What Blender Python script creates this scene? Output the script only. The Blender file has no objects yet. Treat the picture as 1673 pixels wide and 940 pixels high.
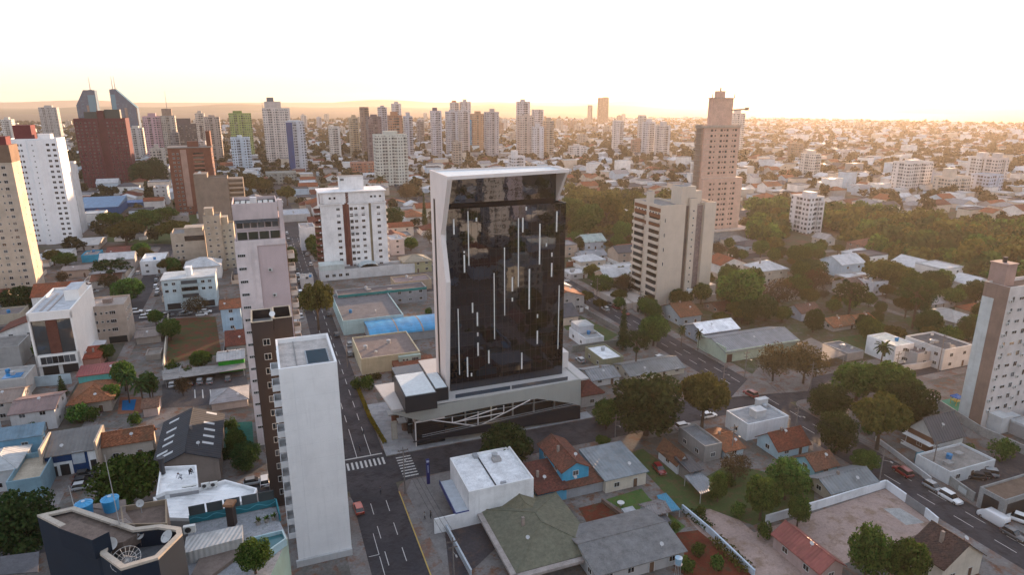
import bpy, bmesh, math, random
import numpy as np
from mathutils import Vector, Matrix, Euler

random.seed(7); rng = np.random.default_rng(11)
SC = bpy.context.scene
COL = SC.collection
R = math.radians

# ------------------------------------------------------------------ camera, sky, sun, exposure
CAM_H = 80.0; PITCH = R(15.95); FPX = 1067.0
SUN_AZ = 25.7; SUN_EL = 5.0
cam = bpy.data.cameras.new('camera'); cam.sensor_width = 36; cam.lens = FPX/1673*36
cam.clip_start = 0.5; cam.clip_end = 60000
camo = bpy.data.objects.new('camera', cam); COL.objects.link(camo)
camo.location = (0, 0, CAM_H); camo.rotation_euler = (math.pi/2-PITCH, 0, 0)
SC.camera = camo
wd = bpy.data.worlds.new('World'); SC.world = wd; wd.use_nodes = True
nt = wd.node_tree; nt.nodes.clear()
sky = nt.nodes.new('ShaderNodeTexSky'); sky.sky_type = 'NISHITA'; sky.sun_disc = False
sky.sun_elevation = R(SUN_EL); sky.sun_rotation = R(SUN_AZ)
sky.altitude = 500; sky.air_density = 1.0; sky.dust_density = 1.2; sky.ozone_density = 2.0
bg = nt.nodes.new('ShaderNodeBackground'); bg.inputs['Strength'].default_value = 0.15
wo = nt.nodes.new('ShaderNodeOutputWorld')
gam = nt.nodes.new('ShaderNodeGamma'); gam.inputs['Gamma'].default_value = .15          # veiled evening sky: thin high haze evens out the dome
hsv = nt.nodes.new('ShaderNodeHueSaturation'); hsv.inputs['Saturation'].default_value = 1.8
tint = nt.nodes.new('ShaderNodeMix'); tint.data_type = 'RGBA'; tint.blend_type = 'MULTIPLY'; tint.inputs[0].default_value = 1; tint.inputs[7].default_value = (1,.94,1.0,1)
nt.links.new(sky.outputs[0], gam.inputs['Color']); nt.links.new(gam.outputs[0], hsv.inputs['Color']); nt.links.new(hsv.outputs[0], tint.inputs[6]); nt.links.new(tint.outputs[2], bg.inputs[0]); nt.links.new(bg.outputs[0], wo.inputs[0])
sun = bpy.data.lights.new('sun', 'SUN'); sun.energy = 2.2; sun.angle = R(0.6); sun.color = (1, .64, .38)
suno = bpy.data.objects.new('sun', sun); COL.objects.link(suno)
_s = Vector((math.sin(R(SUN_AZ))*math.cos(R(SUN_EL)), math.cos(R(SUN_AZ))*math.cos(R(SUN_EL)), math.sin(R(SUN_EL))))
suno.rotation_euler = (-_s).to_track_quat('-Z', 'Y').to_euler()
SC.view_settings.view_transform = 'Standard'; SC.view_settings.look = 'None'
SC.view_settings.exposure = 2.8; SC.view_settings.gamma = 1
SC.render.engine = 'CYCLES'
cy = SC.cycles
cy.use_denoising = True; cy.denoiser = 'OPENIMAGEDENOISE'
cy.max_bounces = 5; cy.diffuse_bounces = 2; cy.glossy_bounces = 3; cy.transmission_bounces = 4
cy.volume_bounces = 0; cy.transparent_max_bounces = 6
cy.sample_clamp_indirect = 6

# ------------------------------------------------------------------ photo pixel <-> plan (surveying the photograph)
CP, SP = math.cos(PITCH), math.sin(PITCH)
GA = R(21)                                    # the street grid is turned 21 degrees
E2 = Vector((math.cos(GA), math.sin(GA))); E1 = Vector((-math.sin(GA), math.cos(GA)))
def ray(px, py):
    u = (px-836.5)/FPX; v = (py-470)/FPX
    return u, CP-v*SP, -(SP+v*CP)
def W(px, py, z=0.0):
    u, f, d = ray(px, py); t = (z-CAM_H)/d
    return Vector((u*t, f*t))
def PJ(x, y, z):
    h = CAM_H-z; d = y*CP+h*SP
    return 836.5+FPX*x/d, 470+FPX*(h*CP-y*SP)/d
def DEPTH(x, y, z=0): return y*CP+(CAM_H-z)*SP
def ab(v): return (v.x*E2.x+v.y*E2.y, v.x*E1.x+v.y*E1.y)
def xy(a, b): return Vector((a*E2.x+b*E1.x, a*E2.y+b*E1.y))
def G(px, py, z=0.0): return ab(W(px, py, z))
def bis(f, lo, hi, n=48):
    s = f(lo) < 0
    for _ in range(n):
        m = (lo+hi)/2
        if (f(m) < 0) == s: lo = m
        else: hi = m
    return (lo+hi)/2
def height_at(P, ytop): return bis(lambda z: ytop-PJ(P.x, P.y, z)[1], 0.1, 260)

# ------------------------------------------------------------------ mesh builder
class MB:
    def __init__(s): s.v = []; s.f = []; s.m = []
    def add(s, vs, fs, m=0):
        o = len(s.v); s.v += [tuple(p) for p in vs]
        for f in fs: s.f.append([i+o for i in f]); s.m.append(m)
        return s
    def box(s, x0, x1, y0, y1, z0, z1, m=0, mt=None):
        o = len(s.v)
        s.v += [(x0,y0,z0),(x1,y0,z0),(x1,y1,z0),(x0,y1,z0),(x0,y0,z1),(x1,y0,z1),(x1,y1,z1),(x0,y1,z1)]
        for k, f in enumerate(((0,3,2,1),(4,5,6,7),(0,1,5,4),(1,2,6,5),(2,3,7,6),(3,0,4,7))):
            s.f.append([i+o for i in f]); s.m.append(mt if (k == 1 and mt is not None) else m)
        return s
    def quad(s, a, b, c, d, m=0): return s.add([a,b,c,d], [(0,1,2,3)], m)
    def prism(s, pts, z0, z1, m=0, mt=None):
        n = len(pts); ar = sum(pts[i][0]*pts[(i+1)%n][1]-pts[(i+1)%n][0]*pts[i][1] for i in range(n))
        if ar < 0: pts = pts[::-1]
        o = len(s.v); zt = z1 if isinstance(z1, (list, tuple)) else [z1]*n
        s.v += [(p[0],p[1],z0) for p in pts]+[(p[0],p[1],zt[i]) for i, p in enumerate(pts)]
        s.f.append([o+n+i for i in range(n)]); s.m.append(m if mt is None else mt)
        s.f.append([o+n-1-i for i in range(n)]); s.m.append(m)
        for i in range(n):
            j = (i+1) % n; s.f.append([o+i,o+j,o+n+j,o+n+i]); s.m.append(m)
        return s
    def ring(s, pts, z0, z1, t, m=0):                        # parapet: a wall of thickness t inside a polygon
        n = len(pts); ar = sum(pts[i][0]*pts[(i+1)%n][1]-pts[(i+1)%n][0]*pts[i][1] for i in range(n))
        if ar < 0: pts = pts[::-1]
        P = [Vector((p[0],p[1])) for p in pts]; I = []
        for i in range(n):
            a, b, c = P[i-1], P[i], P[(i+1)%n]
            d1 = (b-a).normalized(); d2 = (c-b).normalized()
            n1 = Vector((-d1.y,d1.x)); n2 = Vector((-d2.y,d2.x)); q = n1+n2
            k = q.dot(n1); I.append(b+q*(t/max(k,.3)))
        o = len(s.v)
        for z in (z0, z1):
            s.v += [(p.x,p.y,z) for p in P]; s.v += [(p.x,p.y,z) for p in I]
        for i in range(n):
            j = (i+1)%n
            for f in ((i,j,2*n+j,2*n+i),(n+j,n+i,3*n+i,3*n+j),(2*n+i,2*n+j,3*n+j,3*n+i),(j,i,n+i,n+j)):
                s.f.append([o+k for k in f]); s.m.append(m)
        return s
    def tube(s, p, q, r0, r1=None, n=6, m=0, cap=True):
        r1 = r0 if r1 is None else r1
        p = Vector(p); q = Vector(q); d = (q-p).normalized()
        u = d.orthogonal().normalized(); w = d.cross(u); o = len(s.v)
        for c, r in ((p,r0),(q,r1)):
            for i in range(n):
                a = 2*math.pi*i/n; s.v.append(tuple(c+u*(r*math.cos(a))+w*(r*math.sin(a))))
        for i in range(n):
            j = (i+1)%n; s.f.append([o+i,o+j,o+n+j,o+n+i]); s.m.append(m)
        if cap:
            s.f.append([o+n+i for i in range(n)]); s.m.append(m); s.f.append([o+n-1-i for i in range(n)]); s.m.append(m)
        return s
    def gable(s, x0, x1, y0, y1, z0, h, axis='x', m=0, t=.18):   # ridge along axis; a roof with thickness
        xm, ym = (x0+x1)/2, (y0+y1)/2
        if axis == 'x': pr = [(y0,z0),(ym,z0+h),(y1,z0)]; mk = lambda u, p: (u,p[0],p[1]); ends = (x0,x1)
        else: pr = [(x0,z0),(xm,z0+h),(x1,z0)]; mk = lambda u, p: (p[0],u,p[1]); ends = (y0,y1)
        lo = [(p[0],p[1]-t) for p in pr]; o = len(s.v)
        for e in ends: s.v += [mk(e,p) for p in pr]+[mk(e,p) for p in lo]
        F = [(0,1,7,6),(1,2,8,7),(3,9,10,4),(4,10,11,5),(0,6,9,3),(2,5,11,8),(0,3,4,1),(1,4,5,2),(6,7,10,9),(7,8,11,10)]
        if axis == 'y': F = [f[::-1] for f in F]
        for f in F: s.f.append([o+i for i in f][::-1]); s.m.append(m)
        return s
    def gwall(s, x0, x1, y0, y1, z0, h, axis='x', m=0):          # triangular gable walls under it
        xm, ym = (x0+x1)/2, (y0+y1)/2
        if axis == 'x':
            for x in (x0, x1): s.add([(x,y0,z0),(x,y1,z0),(x,ym,z0+h)], [(0,1,2)], m)
        else:
            for y in (y0, y1): s.add([(x0,y,z0),(x1,y,z0),(xm,y,z0+h)], [(0,1,2)], m)
        return s
    def hip(s, x0, x1, y0, y1, z0, h, m=0, t=.18):
        w, d = x1-x0, y1-y0; xm, ym = (x0+x1)/2, (y0+y1)/2; o = len(s.v)
        if w >= d: r = [(x0+d/2,ym,z0+h),(x1-d/2,ym,z0+h)]
        else: r = [(xm,y0+w/2,z0+h),(xm,y1-w/2,z0+h)]
        s.v += [(x0,y0,z0),(x1,y0,z0),(x1,y1,z0),(x0,y1,z0)]+r+[(x0,y0,z0-t),(x1,y0,z0-t),(x1,y1,z0-t),(x0,y1,z0-t)]
        F = [(0,1,5,4),(1,2,5),(2,3,4,5),(3,0,4)] if w >= d else [(0,1,4),(1,2,5,4),(2,3,5),(3,0,4,5)]
        F += [(6,7,1,0),(7,8,2,1),(8,9,3,2),(9,6,0,3),(9,8,7,6)]
        for f in F: s.f.append([o+i for i in f]); s.m.append(m)
        for c_ in ((x0,y0,z0),(x1,y0,z0),(x1,y1,z0),(x0,y1,z0)):
            k = 0 if (Vector(c_)-Vector(r[0])).length < (Vector(c_)-Vector(r[1])).length else 1; s.tube(c_, r[k], .13, n=4, m=m)
        if (Vector(r[0])-Vector(r[1])).length > .1: s.tube(r[0], r[1], .15, n=4, m=m)
        return s
    def xf(s, mat): s.v = [tuple(mat@Vector(p)) for p in s.v]; return s
    def mesh(s, name, mats, smooth=False):
        me = bpy.data.meshes.new(name); me.from_pydata(s.v, [], s.f)
        for m in (mats if isinstance(mats, (list, tuple)) else [mats]): me.materials.append(m)
        if any(s.m): me.polygons.foreach_set('material_index', s.m)
        if smooth: me.polygons.foreach_set('use_smooth', [True]*len(s.f))
        me.update(); return me
    def build(s, name, mats, parent=None, loc=None, rot=0, smooth=False):
        o = bpy.data.objects.new(name, s.mesh(name, mats, smooth)); COL.objects.link(o)
        if parent is not None: o.parent = parent
        if loc is not None: o.location = loc
        if rot: o.rotation_euler = (0,0,rot)
        return o
def quads_mesh(name, Q, mats, midx=None):                      # Q: (N,4,3)
    n = len(Q); me = bpy.data.meshes.new(name)
    me.vertices.add(n*4); me.vertices.foreach_set('co', np.ascontiguousarray(Q, dtype=np.float32).ravel())
    me.loops.add(n*4); me.loops.foreach_set('vertex_index', np.arange(n*4, dtype=np.int32))
    me.polygons.add(n); me.polygons.foreach_set('loop_start', np.arange(0, n*4, 4, dtype=np.int32))
    for m in (mats if isinstance(mats, (list, tuple)) else [mats]): me.materials.append(m)
    if midx is not None: me.polygons.foreach_set('material_index', np.asarray(midx, dtype=np.int32))
    me.update(); me.validate(); return me

def tag(o, label=None, cat=None, group=None, kind=None):
    if label: o['label'] = label
    if cat: o['category'] = cat
    if group: o['group'] = group
    if kind: o['kind'] = kind
    return o
def empty(name, x, y, z=0, rot=0, label=None, cat=None, group=None):
    o = bpy.data.objects.new(name, None); COL.objects.link(o)
    o.location = (x,y,z); o.rotation_euler = (0,0,rot); o.empty_display_size = .5
    return tag(o, label, cat, group)
def link(name, me, parent=None, loc=(0,0,0), rot=(0,0,0), scale=None):
    o = bpy.data.objects.new(name, me); COL.objects.link(o)
    if parent is not None: o.parent = parent
    o.location = loc; o.rotation_euler = rot
    if scale is not None: o.scale = scale if isinstance(scale, (tuple, list)) else (scale,)*3
    return o
def struct(name, mb, mats, smooth=False):
    o = mb.build(name, mats, smooth=smooth); o['kind'] = 'structure'; return o

# labels for the many look-alike things: look + which landmark they stand by + order from it
LANDMARKS = []                       # (name, x, y)
PENDING = []                         # (object, look, x, y)
def pend(o, look, x, y): PENDING.append((o, look, x, y))
ORD = ['', 'second ', 'third ', 'fourth ', 'fifth ', 'sixth ', 'seventh ', 'eighth ', 'ninth ', 'tenth ', 'eleventh ', 'twelfth ', 'thirteenth ', 'fourteenth ', 'fifteenth ']
def resolve_labels():
    g = {}
    for o, look, x, y in PENDING:
        d = math.hypot(x, y); best = None
        for nm, lx, ly in LANDMARKS:
            q = math.hypot(x-lx, y-ly)
            if best is None or q < best[0]: best = (q, nm, lx, ly)
        q, nm, lx, ly = best
        ld = math.hypot(lx, ly); dx = math.atan2(x, y)-math.atan2(lx, ly)
        if abs(dx)*d < .7*abs(d-ld): rel = 'behind' if d > ld else 'in front of'
        else: rel = 'right of' if dx > 0 else 'left of'
        g.setdefault((look, rel, nm), []).append((q, o))
    for (look, rel, nm), L in g.items():
        L.sort(key=lambda t: t[0])
        for k, (q, o) in enumerate(L):
            if len(L) == 1: o['label'] = f'{look} {rel} {nm}'
            else: o['label'] = f'{look} {rel} {nm}, {(ORD+[str(q_)+"th " for q_ in range(16,60)])[k]}closest'

# ------------------------------------------------------------------ materials
_MC = {}
def _new(name):
    m = bpy.data.materials.new(name); m.use_nodes = True; n = m.node_tree
    b = n.nodes['Principled BSDF']; return m, n, b
def _noise(n, scale, detail=4, rough=.6, vec=None, dim=None):
    t = n.nodes.new('ShaderNodeTexNoise'); t.inputs['Scale'].default_value = scale
    t.inputs['Detail'].default_value = detail; t.inputs['Roughness'].default_value = rough
    if vec is not None: n.links.new(vec, t.inputs['Vector'])
    return t.outputs['Fac']
def _obj(n, sc=None):
    t = n.nodes.new('ShaderNodeTexCoord')
    if sc is None: return t.outputs['Object']
    mp = n.nodes.new('ShaderNodeMapping'); mp.inputs['Scale'].default_value = sc
    n.links.new(t.outputs['Object'], mp.inputs['Vector']); return mp.outputs['Vector']
def _ramp(n, fac, a, b, lo=.35, hi=.65):
    r = n.nodes.new('ShaderNodeValToRGB'); r.color_ramp.elements[0].position = lo; r.color_ramp.elements[1].position = hi
    r.color_ramp.elements[0].color = (*a,1); r.color_ramp.elements[1].color = (*b,1)
    n.links.new(fac, r.inputs['Fac']); return r.outputs['Color']
def _mix(n, fac, a, b, mode='MIX'):
    x = n.nodes.new('ShaderNodeMix'); x.data_type = 'RGBA'; x.blend_type = mode
    for k, v in ((0, fac), (6, a), (7, b)):
        if hasattr(v, 'is_output') or hasattr(v, 'links'): n.links.new(v, x.inputs[k])
        elif k == 0: x.inputs[0].default_value = v
        else: x.inputs[k].default_value = (*v,1)
    return x.outputs[2]
def _math(n, op, a, b=None, c=None):
    x = n.nodes.new('ShaderNodeMath'); x.operation = op
    for k, v in enumerate((a, b, c)):
        if v is None: continue
        if hasattr(v, 'links'): n.links.new(v, x.inputs[k])
        else: x.inputs[k].default_value = v
    return x.outputs[0]
def _bump(n, b, h, strength=.3, dist=.05):
    u = n.nodes.new('ShaderNodeBump'); u.inputs['Strength'].default_value = strength; u.inputs['Distance'].default_value = dist
    n.links.new(h, u.inputs['Height']); n.links.new(u.outputs[0], b.inputs['Normal'])
def sc(c, k): return tuple(min(1, x*k) for x in c)

def paint(c, rough=.8, dirt=.72):                       # rendered / painted wall with grime and rain streaks
    k = ('paint', c, rough, dirt)
    if k in _MC: return _MC[k]
    m, n, b = _new('painted_wall')
    big = _noise(n, .22, 5, .65, _obj(n)); st = _noise(n, 1.0, 3, .6, _obj(n, (1.6,1.6,.12)))
    c1 = _ramp(n, big, sc(c, dirt), c, .3, .58)
    c2 = _mix(n, _ramp(n, st, (0,0,0), (.45,.45,.45), .52, .8), c1, sc(c, dirt*.85))
    n.links.new(c2, b.inputs['Base Color']); b.inputs['Roughness'].default_value = rough
    b.inputs['Specular IOR Level'].default_value = .25
    _MC[k] = m; return m
def tile(c, old=.55):                                   # clay roof tile: rows, each course a little different, lichen
    k = ('tile', c, old)
    if k in _MC: return _MC[k]
    m, n, b = _new('clay_tile')
    a = _noise(n, 2.2, 3, .8, _obj(n)); g = _noise(n, .35, 5, .7, _obj(n))
    c1 = _ramp(n, a, sc(c, .4), sc(c, 1.5), .36, .64)
    c2 = _mix(n, _ramp(n, g, (0,0,0), (1,1,1), .42, .68), c1, (c[0]*old*.8, c[1]*.75, c[2]*.9))
    w = n.nodes.new('ShaderNodeTexWave'); w.inputs['Scale'].default_value = 1.1; w.inputs['Distortion'].default_value = .6
    w.bands_direction = 'DIAGONAL'
    n.links.new(_obj(n), w.inputs['Vector'])
    c3 = _mix(n, .22, c2, _mix(n, w.outputs['Fac'], sc(c, .35), sc(c, 1.2)))
    n.links.new(c3, b.inputs['Base Color']); b.inputs['Roughness'].default_value = .85
    _bump(n, b, w.outputs['Fac'], .6, .08); b.inputs['Specular IOR Level'].default_value = .2
    _MC[k] = m; return m
def sheet(c, axis='x', scale=2.0, rough=.55, rust=.0, metal=0.0):   # corrugated sheet roof, panels of differing tone
    k = ('sheet', c, axis, scale, rough, rust, metal)
    if k in _MC: return _MC[k]
    m, n, b = _new('corrugated_sheet')
    vec = _obj(n); sp = n.nodes.new('ShaderNodeSeparateXYZ'); n.links.new(vec, sp.inputs[0])
    u = sp.outputs[0 if axis == 'x' else 1]; v = sp.outputs[1 if axis == 'x' else 0]
    cell = n.nodes.new('ShaderNodeTexWhiteNoise'); cell.noise_dimensions = '2D'
    cb = n.nodes.new('ShaderNodeCombineXYZ')
    n.links.new(_math(n, 'FLOOR', _math(n, 'MULTIPLY', u, .9)), cb.inputs[0]); n.links.new(_math(n, 'FLOOR', _math(n, 'MULTIPLY', v, .28)), cb.inputs[1])
    n.links.new(cb.outputs[0], cell.inputs['Vector'])
    c1 = _ramp(n, cell.outputs['Value'], sc(c, .86), sc(c, 1.06), 0, 1)
    st = _noise(n, .45, 5, .7, _obj(n))
    c2 = _mix(n, _ramp(n, st, (0,0,0), (1,1,1), .45, .75), c1, sc(c, .58))
    if rust: c2 = _mix(n, _ramp(n, _noise(n, .8, 5, .75, _obj(n)), (0,0,0), (rust,)*3, .5, .62), c2, (.11,.05,.03))
    n.links.new(c2, b.inputs['Base Color']); b.inputs['Roughness'].default_value = rough; b.inputs['Metallic'].default_value = metal
    wv = _math(n, 'SINE', _math(n, 'MULTIPLY', u, scale*6.283))
    _bump(n, b, wv, .5, .06)
    _MC[k] = m; return m
def concrete(c, rough=.85, amp=.6, s=.5):
    k = ('conc', c, rough, amp, s)
    if k in _MC: return _MC[k]
    m, n, b = _new('weathered_concrete')
    a = _noise(n, s, 6, .7, _obj(n)); f = _noise(n, s*7, 3, .7, _obj(n))
    c1 = _ramp(n, a, sc(c, amp), sc(c, 1.1), .35, .65); c2 = _mix(n, .3, c1, _ramp(n, f, sc(c, .6), sc(c, 1.3)))
    n.links.new(c2, b.inputs['Base Color']); b.inputs['Roughness'].default_value = rough; b.inputs['Specular IOR Level'].default_value = .2
    _MC[k] = m; return m
def plain(c, rough=.5, metal=0, spec=.5, emit=None):
    k = ('plain', c, rough, metal, spec, emit)
    if k in _MC: return _MC[k]
    m, n, b = _new('finish')
    a = _noise(n, 1.3, 3, .6, _obj(n)); n.links.new(_ramp(n, a, sc(c, .85), c), b.inputs['Base Color'])
    b.inputs['Roughness'].default_value = rough; b.inputs['Metallic'].default_value = metal; b.inputs['Specular IOR Level'].default_value = spec
    if emit: b.inputs['Emission Color'].default_value = (*emit[:3],1); b.inputs['Emission Strength'].default_value = emit[3]
    _MC[k] = m; return m
def glass(c=(.012,.016,.022), rough=.06, spec=.6):
    k = ('glass', c, rough, spec)
    if k in _MC: return _MC[k]
    m, n, b = _new('window_glass')
    oi = n.nodes.new('ShaderNodeObjectInfo')
    n.links.new(_ramp(n, oi.outputs['Random'], sc(c, .6), (.09,.10,.11), .55, .97), b.inputs['Base Color'])
    b.inputs['Roughness'].default_value = rough; b.inputs['Specular IOR Level'].default_value = spec
    _MC[k] = m; return m
def facade(wall, win=(.02,.025,.035), pu=2.6, pz=3.0, fu=.5, fz=.45, light=(.25,.25,.24), roof=(.3,.3,.3)):   # far tower: punched windows in the wall's own pattern
    k = ('facade', wall, win, pu, pz, fu, fz)
    if k in _MC: return _MC[k]
    m, n, b = _new('apartment_facade')
    sp = n.nodes.new('ShaderNodeSeparateXYZ'); n.links.new(_obj(n), sp.inputs[0])
    u = _math(n, 'DIVIDE', _math(n, 'ADD', sp.outputs[0], sp.outputs[1]), pu); z = _math(n, 'DIVIDE', sp.outputs[2], pz)
    ch = n.nodes.new('ShaderNodeTexWhiteNoise'); ch.noise_dimensions = '1D'; n.links.new(_math(n, 'FLOOR', u), ch.inputs['W'])
    stk = _math(n, 'GREATER_THAN', ch.outputs['Value'], .68); none = _math(n, 'LESS_THAN', ch.outputs['Value'], .12)
    a = _math(n, 'MULTIPLY', _math(n, 'LESS_THAN', _math(n, 'FRACT', u), _math(n, 'ADD', fu, _math(n, 'MULTIPLY', stk, .3))), _math(n, 'SUBTRACT', 1.0, none))
    c = _math(n, 'LESS_THAN', _math(n, 'FRACT', _math(n, 'ADD', z, .2)), _math(n, 'ADD', fz, _math(n, 'MULTIPLY', stk, .12)))
    ms = _math(n, 'MULTIPLY', a, c)
    cb = n.nodes.new('ShaderNodeCombineXYZ'); n.links.new(_math(n, 'FLOOR', u), cb.inputs[0]); n.links.new(_math(n, 'FLOOR', _math(n, 'ADD', z, .2)), cb.inputs[1])
    wn = n.nodes.new('ShaderNodeTexWhiteNoise'); wn.noise_dimensions = '2D'; n.links.new(cb.outputs[0], wn.inputs['Vector'])
    gl = _ramp(n, wn.outputs['Value'], win, light, .55, 1.0)
    gm = n.nodes.new('ShaderNodeNewGeometry'); s2 = n.nodes.new('ShaderNodeSeparateXYZ'); n.links.new(gm.outputs['Normal'], s2.inputs[0])
    up = _math(n, 'GREATER_THAN', s2.outputs[2], .5)
    wl = _ramp(n, _noise(n, .15, 4, .6, _obj(n)), sc(wall, .8), wall, .3, .6)
    wl = _mix(n, _math(n, 'MULTIPLY', stk, .35), wl, sc(wall, .6))
    c1 = _mix(n, ms, wl, gl); c2 = _mix(n, up, c1, roof)
    n.links.new(c2, b.inputs['Base Color']); b.inputs['Roughness'].default_value = .7; b.inputs['Specular IOR Level'].default_value = .3
    _MC[k] = m; return m
def leaf(c1, c2, trans=.22):
    k = ('leaf', c1, c2)
    if k in _MC: return _MC[k]
    m = bpy.data.materials.new('foliage'); m.use_nodes = True; n = m.node_tree; n.nodes.clear()
    g = n.nodes.new('ShaderNodeNewGeometry'); oi = n.nodes.new('ShaderNodeObjectInfo')
    a = _ramp(n, g.outputs['Random Per Island'], c1, c2, 0, 1)
    hs = n.nodes.new('ShaderNodeHueSaturation'); n.links.new(a, hs.inputs['Color'])
    n.links.new(_math(n, 'ADD', .475, _math(n, 'MULTIPLY', oi.outputs['Random'], .04)), hs.inputs['Hue'])
    n.links.new(_math(n, 'ADD', .75, _math(n, 'MULTIPLY', oi.outputs['Random'], .5)), hs.inputs['Value'])
    d = n.nodes.new('ShaderNodeBsdfDiffuse'); t = n.nodes.new('ShaderNodeBsdfTranslucent')
    n.links.new(hs.outputs[0], d.inputs[0]); n.links.new(hs.outputs[0], t.inputs[0])
    x = n.nodes.new('ShaderNodeMixShader'); x.inputs[0].default_value = trans
    n.links.new(d.outputs[0], x.inputs[1]); n.links.new(t.outputs[0], x.inputs[2])
    o = n.nodes.new('ShaderNodeOutputMaterial'); n.links.new(x.outputs[0], o.inputs[0])
    _MC[k] = m; return m
def groundmat(name, cols, scale, s2=3.0, rough=.9):        # cols: 3 patches of ground tone
    m, n, b = _new(name)
    a = _noise(n, scale, 5, .65, _obj(n)); c = _noise(n, scale*4.3, 5, .7, _obj(n)); f = _noise(n, s2, 4, .8, _obj(n))
    x = _mix(n, _ramp(n, a, (0,0,0), (1,1,1), .42, .58), cols[0], cols[1])
    x = _mix(n, _ramp(n, c, (0,0,0), (1,1,1), .5, .62), x, cols[2])
    x = _mix(n, .35, x, _mix(n, 1.0, x, _ramp(n, f, (.3,.3,.3), (1.7,1.7,1.7), .3, .7), 'MULTIPLY'))
    n.links.new(x, b.inputs['Base Color']); b.inputs['Roughness'].default_value = rough; b.inputs['Specular IOR Level'].default_value = .15
    return m

WHITE=(.82,.82,.81); OFFW=(.6,.57,.52); CREAM=(.58,.5,.37); BEIGE=(.46,.37,.28); PINK=(.45,.36,.34); TAUPE=(.27,.21,.17)
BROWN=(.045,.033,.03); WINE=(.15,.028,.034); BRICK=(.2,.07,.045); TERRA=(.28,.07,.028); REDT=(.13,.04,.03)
GREYR=(.13,.14,.15); DARKR=(.05,.056,.066); LGREY=(.4,.41,.42); BLUE=(.035,.2,.42); CYAN=(.10,.42,.55); PALEB=(.42,.55,.64); NAVY=(.012,.03,.07); TEAL=(.02,.16,.18); MINT=(.42,.55,.47)
M_GLASS = glass(); M_FRAME = plain((.6,.6,.58), .5); M_DARK = plain((.02,.02,.022), .5)
M_ASPH = groundmat('asphalt', [(.042,.041,.047),(.062,.057,.062),(.034,.031,.034)], .07, 1.2, .8)
M_PAVE = groundmat('paving', [(.2,.19,.185),(.15,.13,.12),(.17,.1,.075)], .08, 2.0)
M_YARD = groundmat('yard', [(.17,.16,.155),(.10,.095,.085),(.14,.075,.05)], .09, 2.0)
M_GRASS = groundmat('grass', [(.045,.075,.022),(.06,.085,.03),(.09,.07,.035)], .12, 3.0)
M_SOIL = groundmat('red_soil', [(.13,.032,.018),(.09,.022,.013),(.075,.045,.025)], .12, 3.0)
M_SAND = groundmat('gravel', [(.36,.27,.235),(.3,.225,.2),(.24,.17,.13)], .07, 3.0)
M_LINE = plain((.55,.55,.53), .8)
M_YLINE = plain((.5,.36,.08), .8)
M_LEAF = leaf((.02,.052,.013), (.09,.15,.033)); M_LEAFY = leaf((.04,.045,.012), (.11,.10,.028)); M_LEAFF = leaf((.022,.028,.014), (.06,.06,.03)); M_LEAFG = leaf((.03,.03,.017), (.075,.065,.036)); M_LEAFB = leaf((.045,.036,.02), (.095,.068,.034))
M_LEAFD = leaf((.014,.036,.013), (.05,.082,.026)); M_BARK = concrete((.09,.065,.05), .95, .6, 2.)

# ------------------------------------------------------------------ survey helpers, footprints
OCC = []                                   # taken rectangles in street-grid coordinates a0,a1,b0,b1
def occ(a0, a1, b0, b1): OCC.append((min(a0,a1), max(a0,a1), min(b0,b1), max(b0,b1)))
def free(a0, a1, b0, b1, m=1.5):
    return not any(a0 < r[1]+m and a1 > r[0]-m and b0 < r[3]+m and b1 > r[2]-m for r in OCC)
def _dir(px, py):
    u, f, d = ray(px, py); return u*E2.x+f*E2.y, u*E1.x+f*E1.y, d
def onA(px, py, a):                         # photo pixel on the plane a = const -> (b, z)
    da, db, dz = _dir(px, py); t = a/da; return t*db, CAM_H+t*dz
def onB(px, py, b):                         # photo pixel on the plane b = const -> (a, z)
    da, db, dz = _dir(px, py); t = b/db; return t*da, CAM_H+t*dz
def gpoly(pts): return [tuple(xy(a, b)) for a, b in pts]
def ppoly(pts, z=0): return [tuple(W(x, y, z)) for x, y in pts]
def grect(a0, a1, b0, b1): return gpoly([(a0,b0),(a1,b0),(a1,b1),(a0,b1)])

# ------------------------------------------------------------------ ground, roads, pavements
g = MB(); S = 40000
g.quad((-S,-S,0),(S,-S,0),(S,S,0),(-S,S,0)); struct('ground', g, groundmat('red_earth_and_lots', [(.11,.1,.09),(.075,.075,.04),(.13,.07,.05)], .02, .5))
A_ST = [(11.5,21.0),(119.5,130.2)]; B_ST = [(126,137.3),(268,279)]
def lines(lo, hi, first, step): return [first+step*k for k in range(lo, hi)]
SA = [16.5, 125.0]+[125+108*k for k in range(1,22)]+[-52.0]+[-52-108*k for k in range(1,22)]
SBn = [131.5, 273.5]+[273.5+142*k for k in range(1,18)]+[131.5-142*k for k in range(1,5)]
def hw(a): return 5.2 if a in (16.5,125.0) else 3.8
mb = MB()
def road(pts, z=.006): mb.prism(gpoly(pts), -.2, z)
road([(11.3,20),(21.2,20),(21.2,1200),(11.3,1200)])
road([(119.3,20),(130.4,20),(130.4,1100),(119.3,1100)], .010)
road([(-300,126),(330,126),(330,137.3),(-300,137.3)], .014)
road([(-500,268),(250,268),(250,279),(-500,279)], .018)
road([(-56,279),(-48.5,279),(-48.5,1500),(-56,1500)], .008)
struct('road', mb, M_ASPH)
m2 = MB()
for k, a in enumerate(sorted(SA)):
    if a in (16.5,125.0,-52.0): continue
    m2.prism(grect(a-3.8,a+3.8,140 if a < 0 else 330,2600), -.2, .020+.001*(k % 5))
for k, b in enumerate(SBn[2:19]):
    m2.prism(grect(-1900,2200,b-4.2,b+4.2), -.2, .030+.001*(k % 3))
struct('city_streets', m2, M_ASPH)
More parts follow.
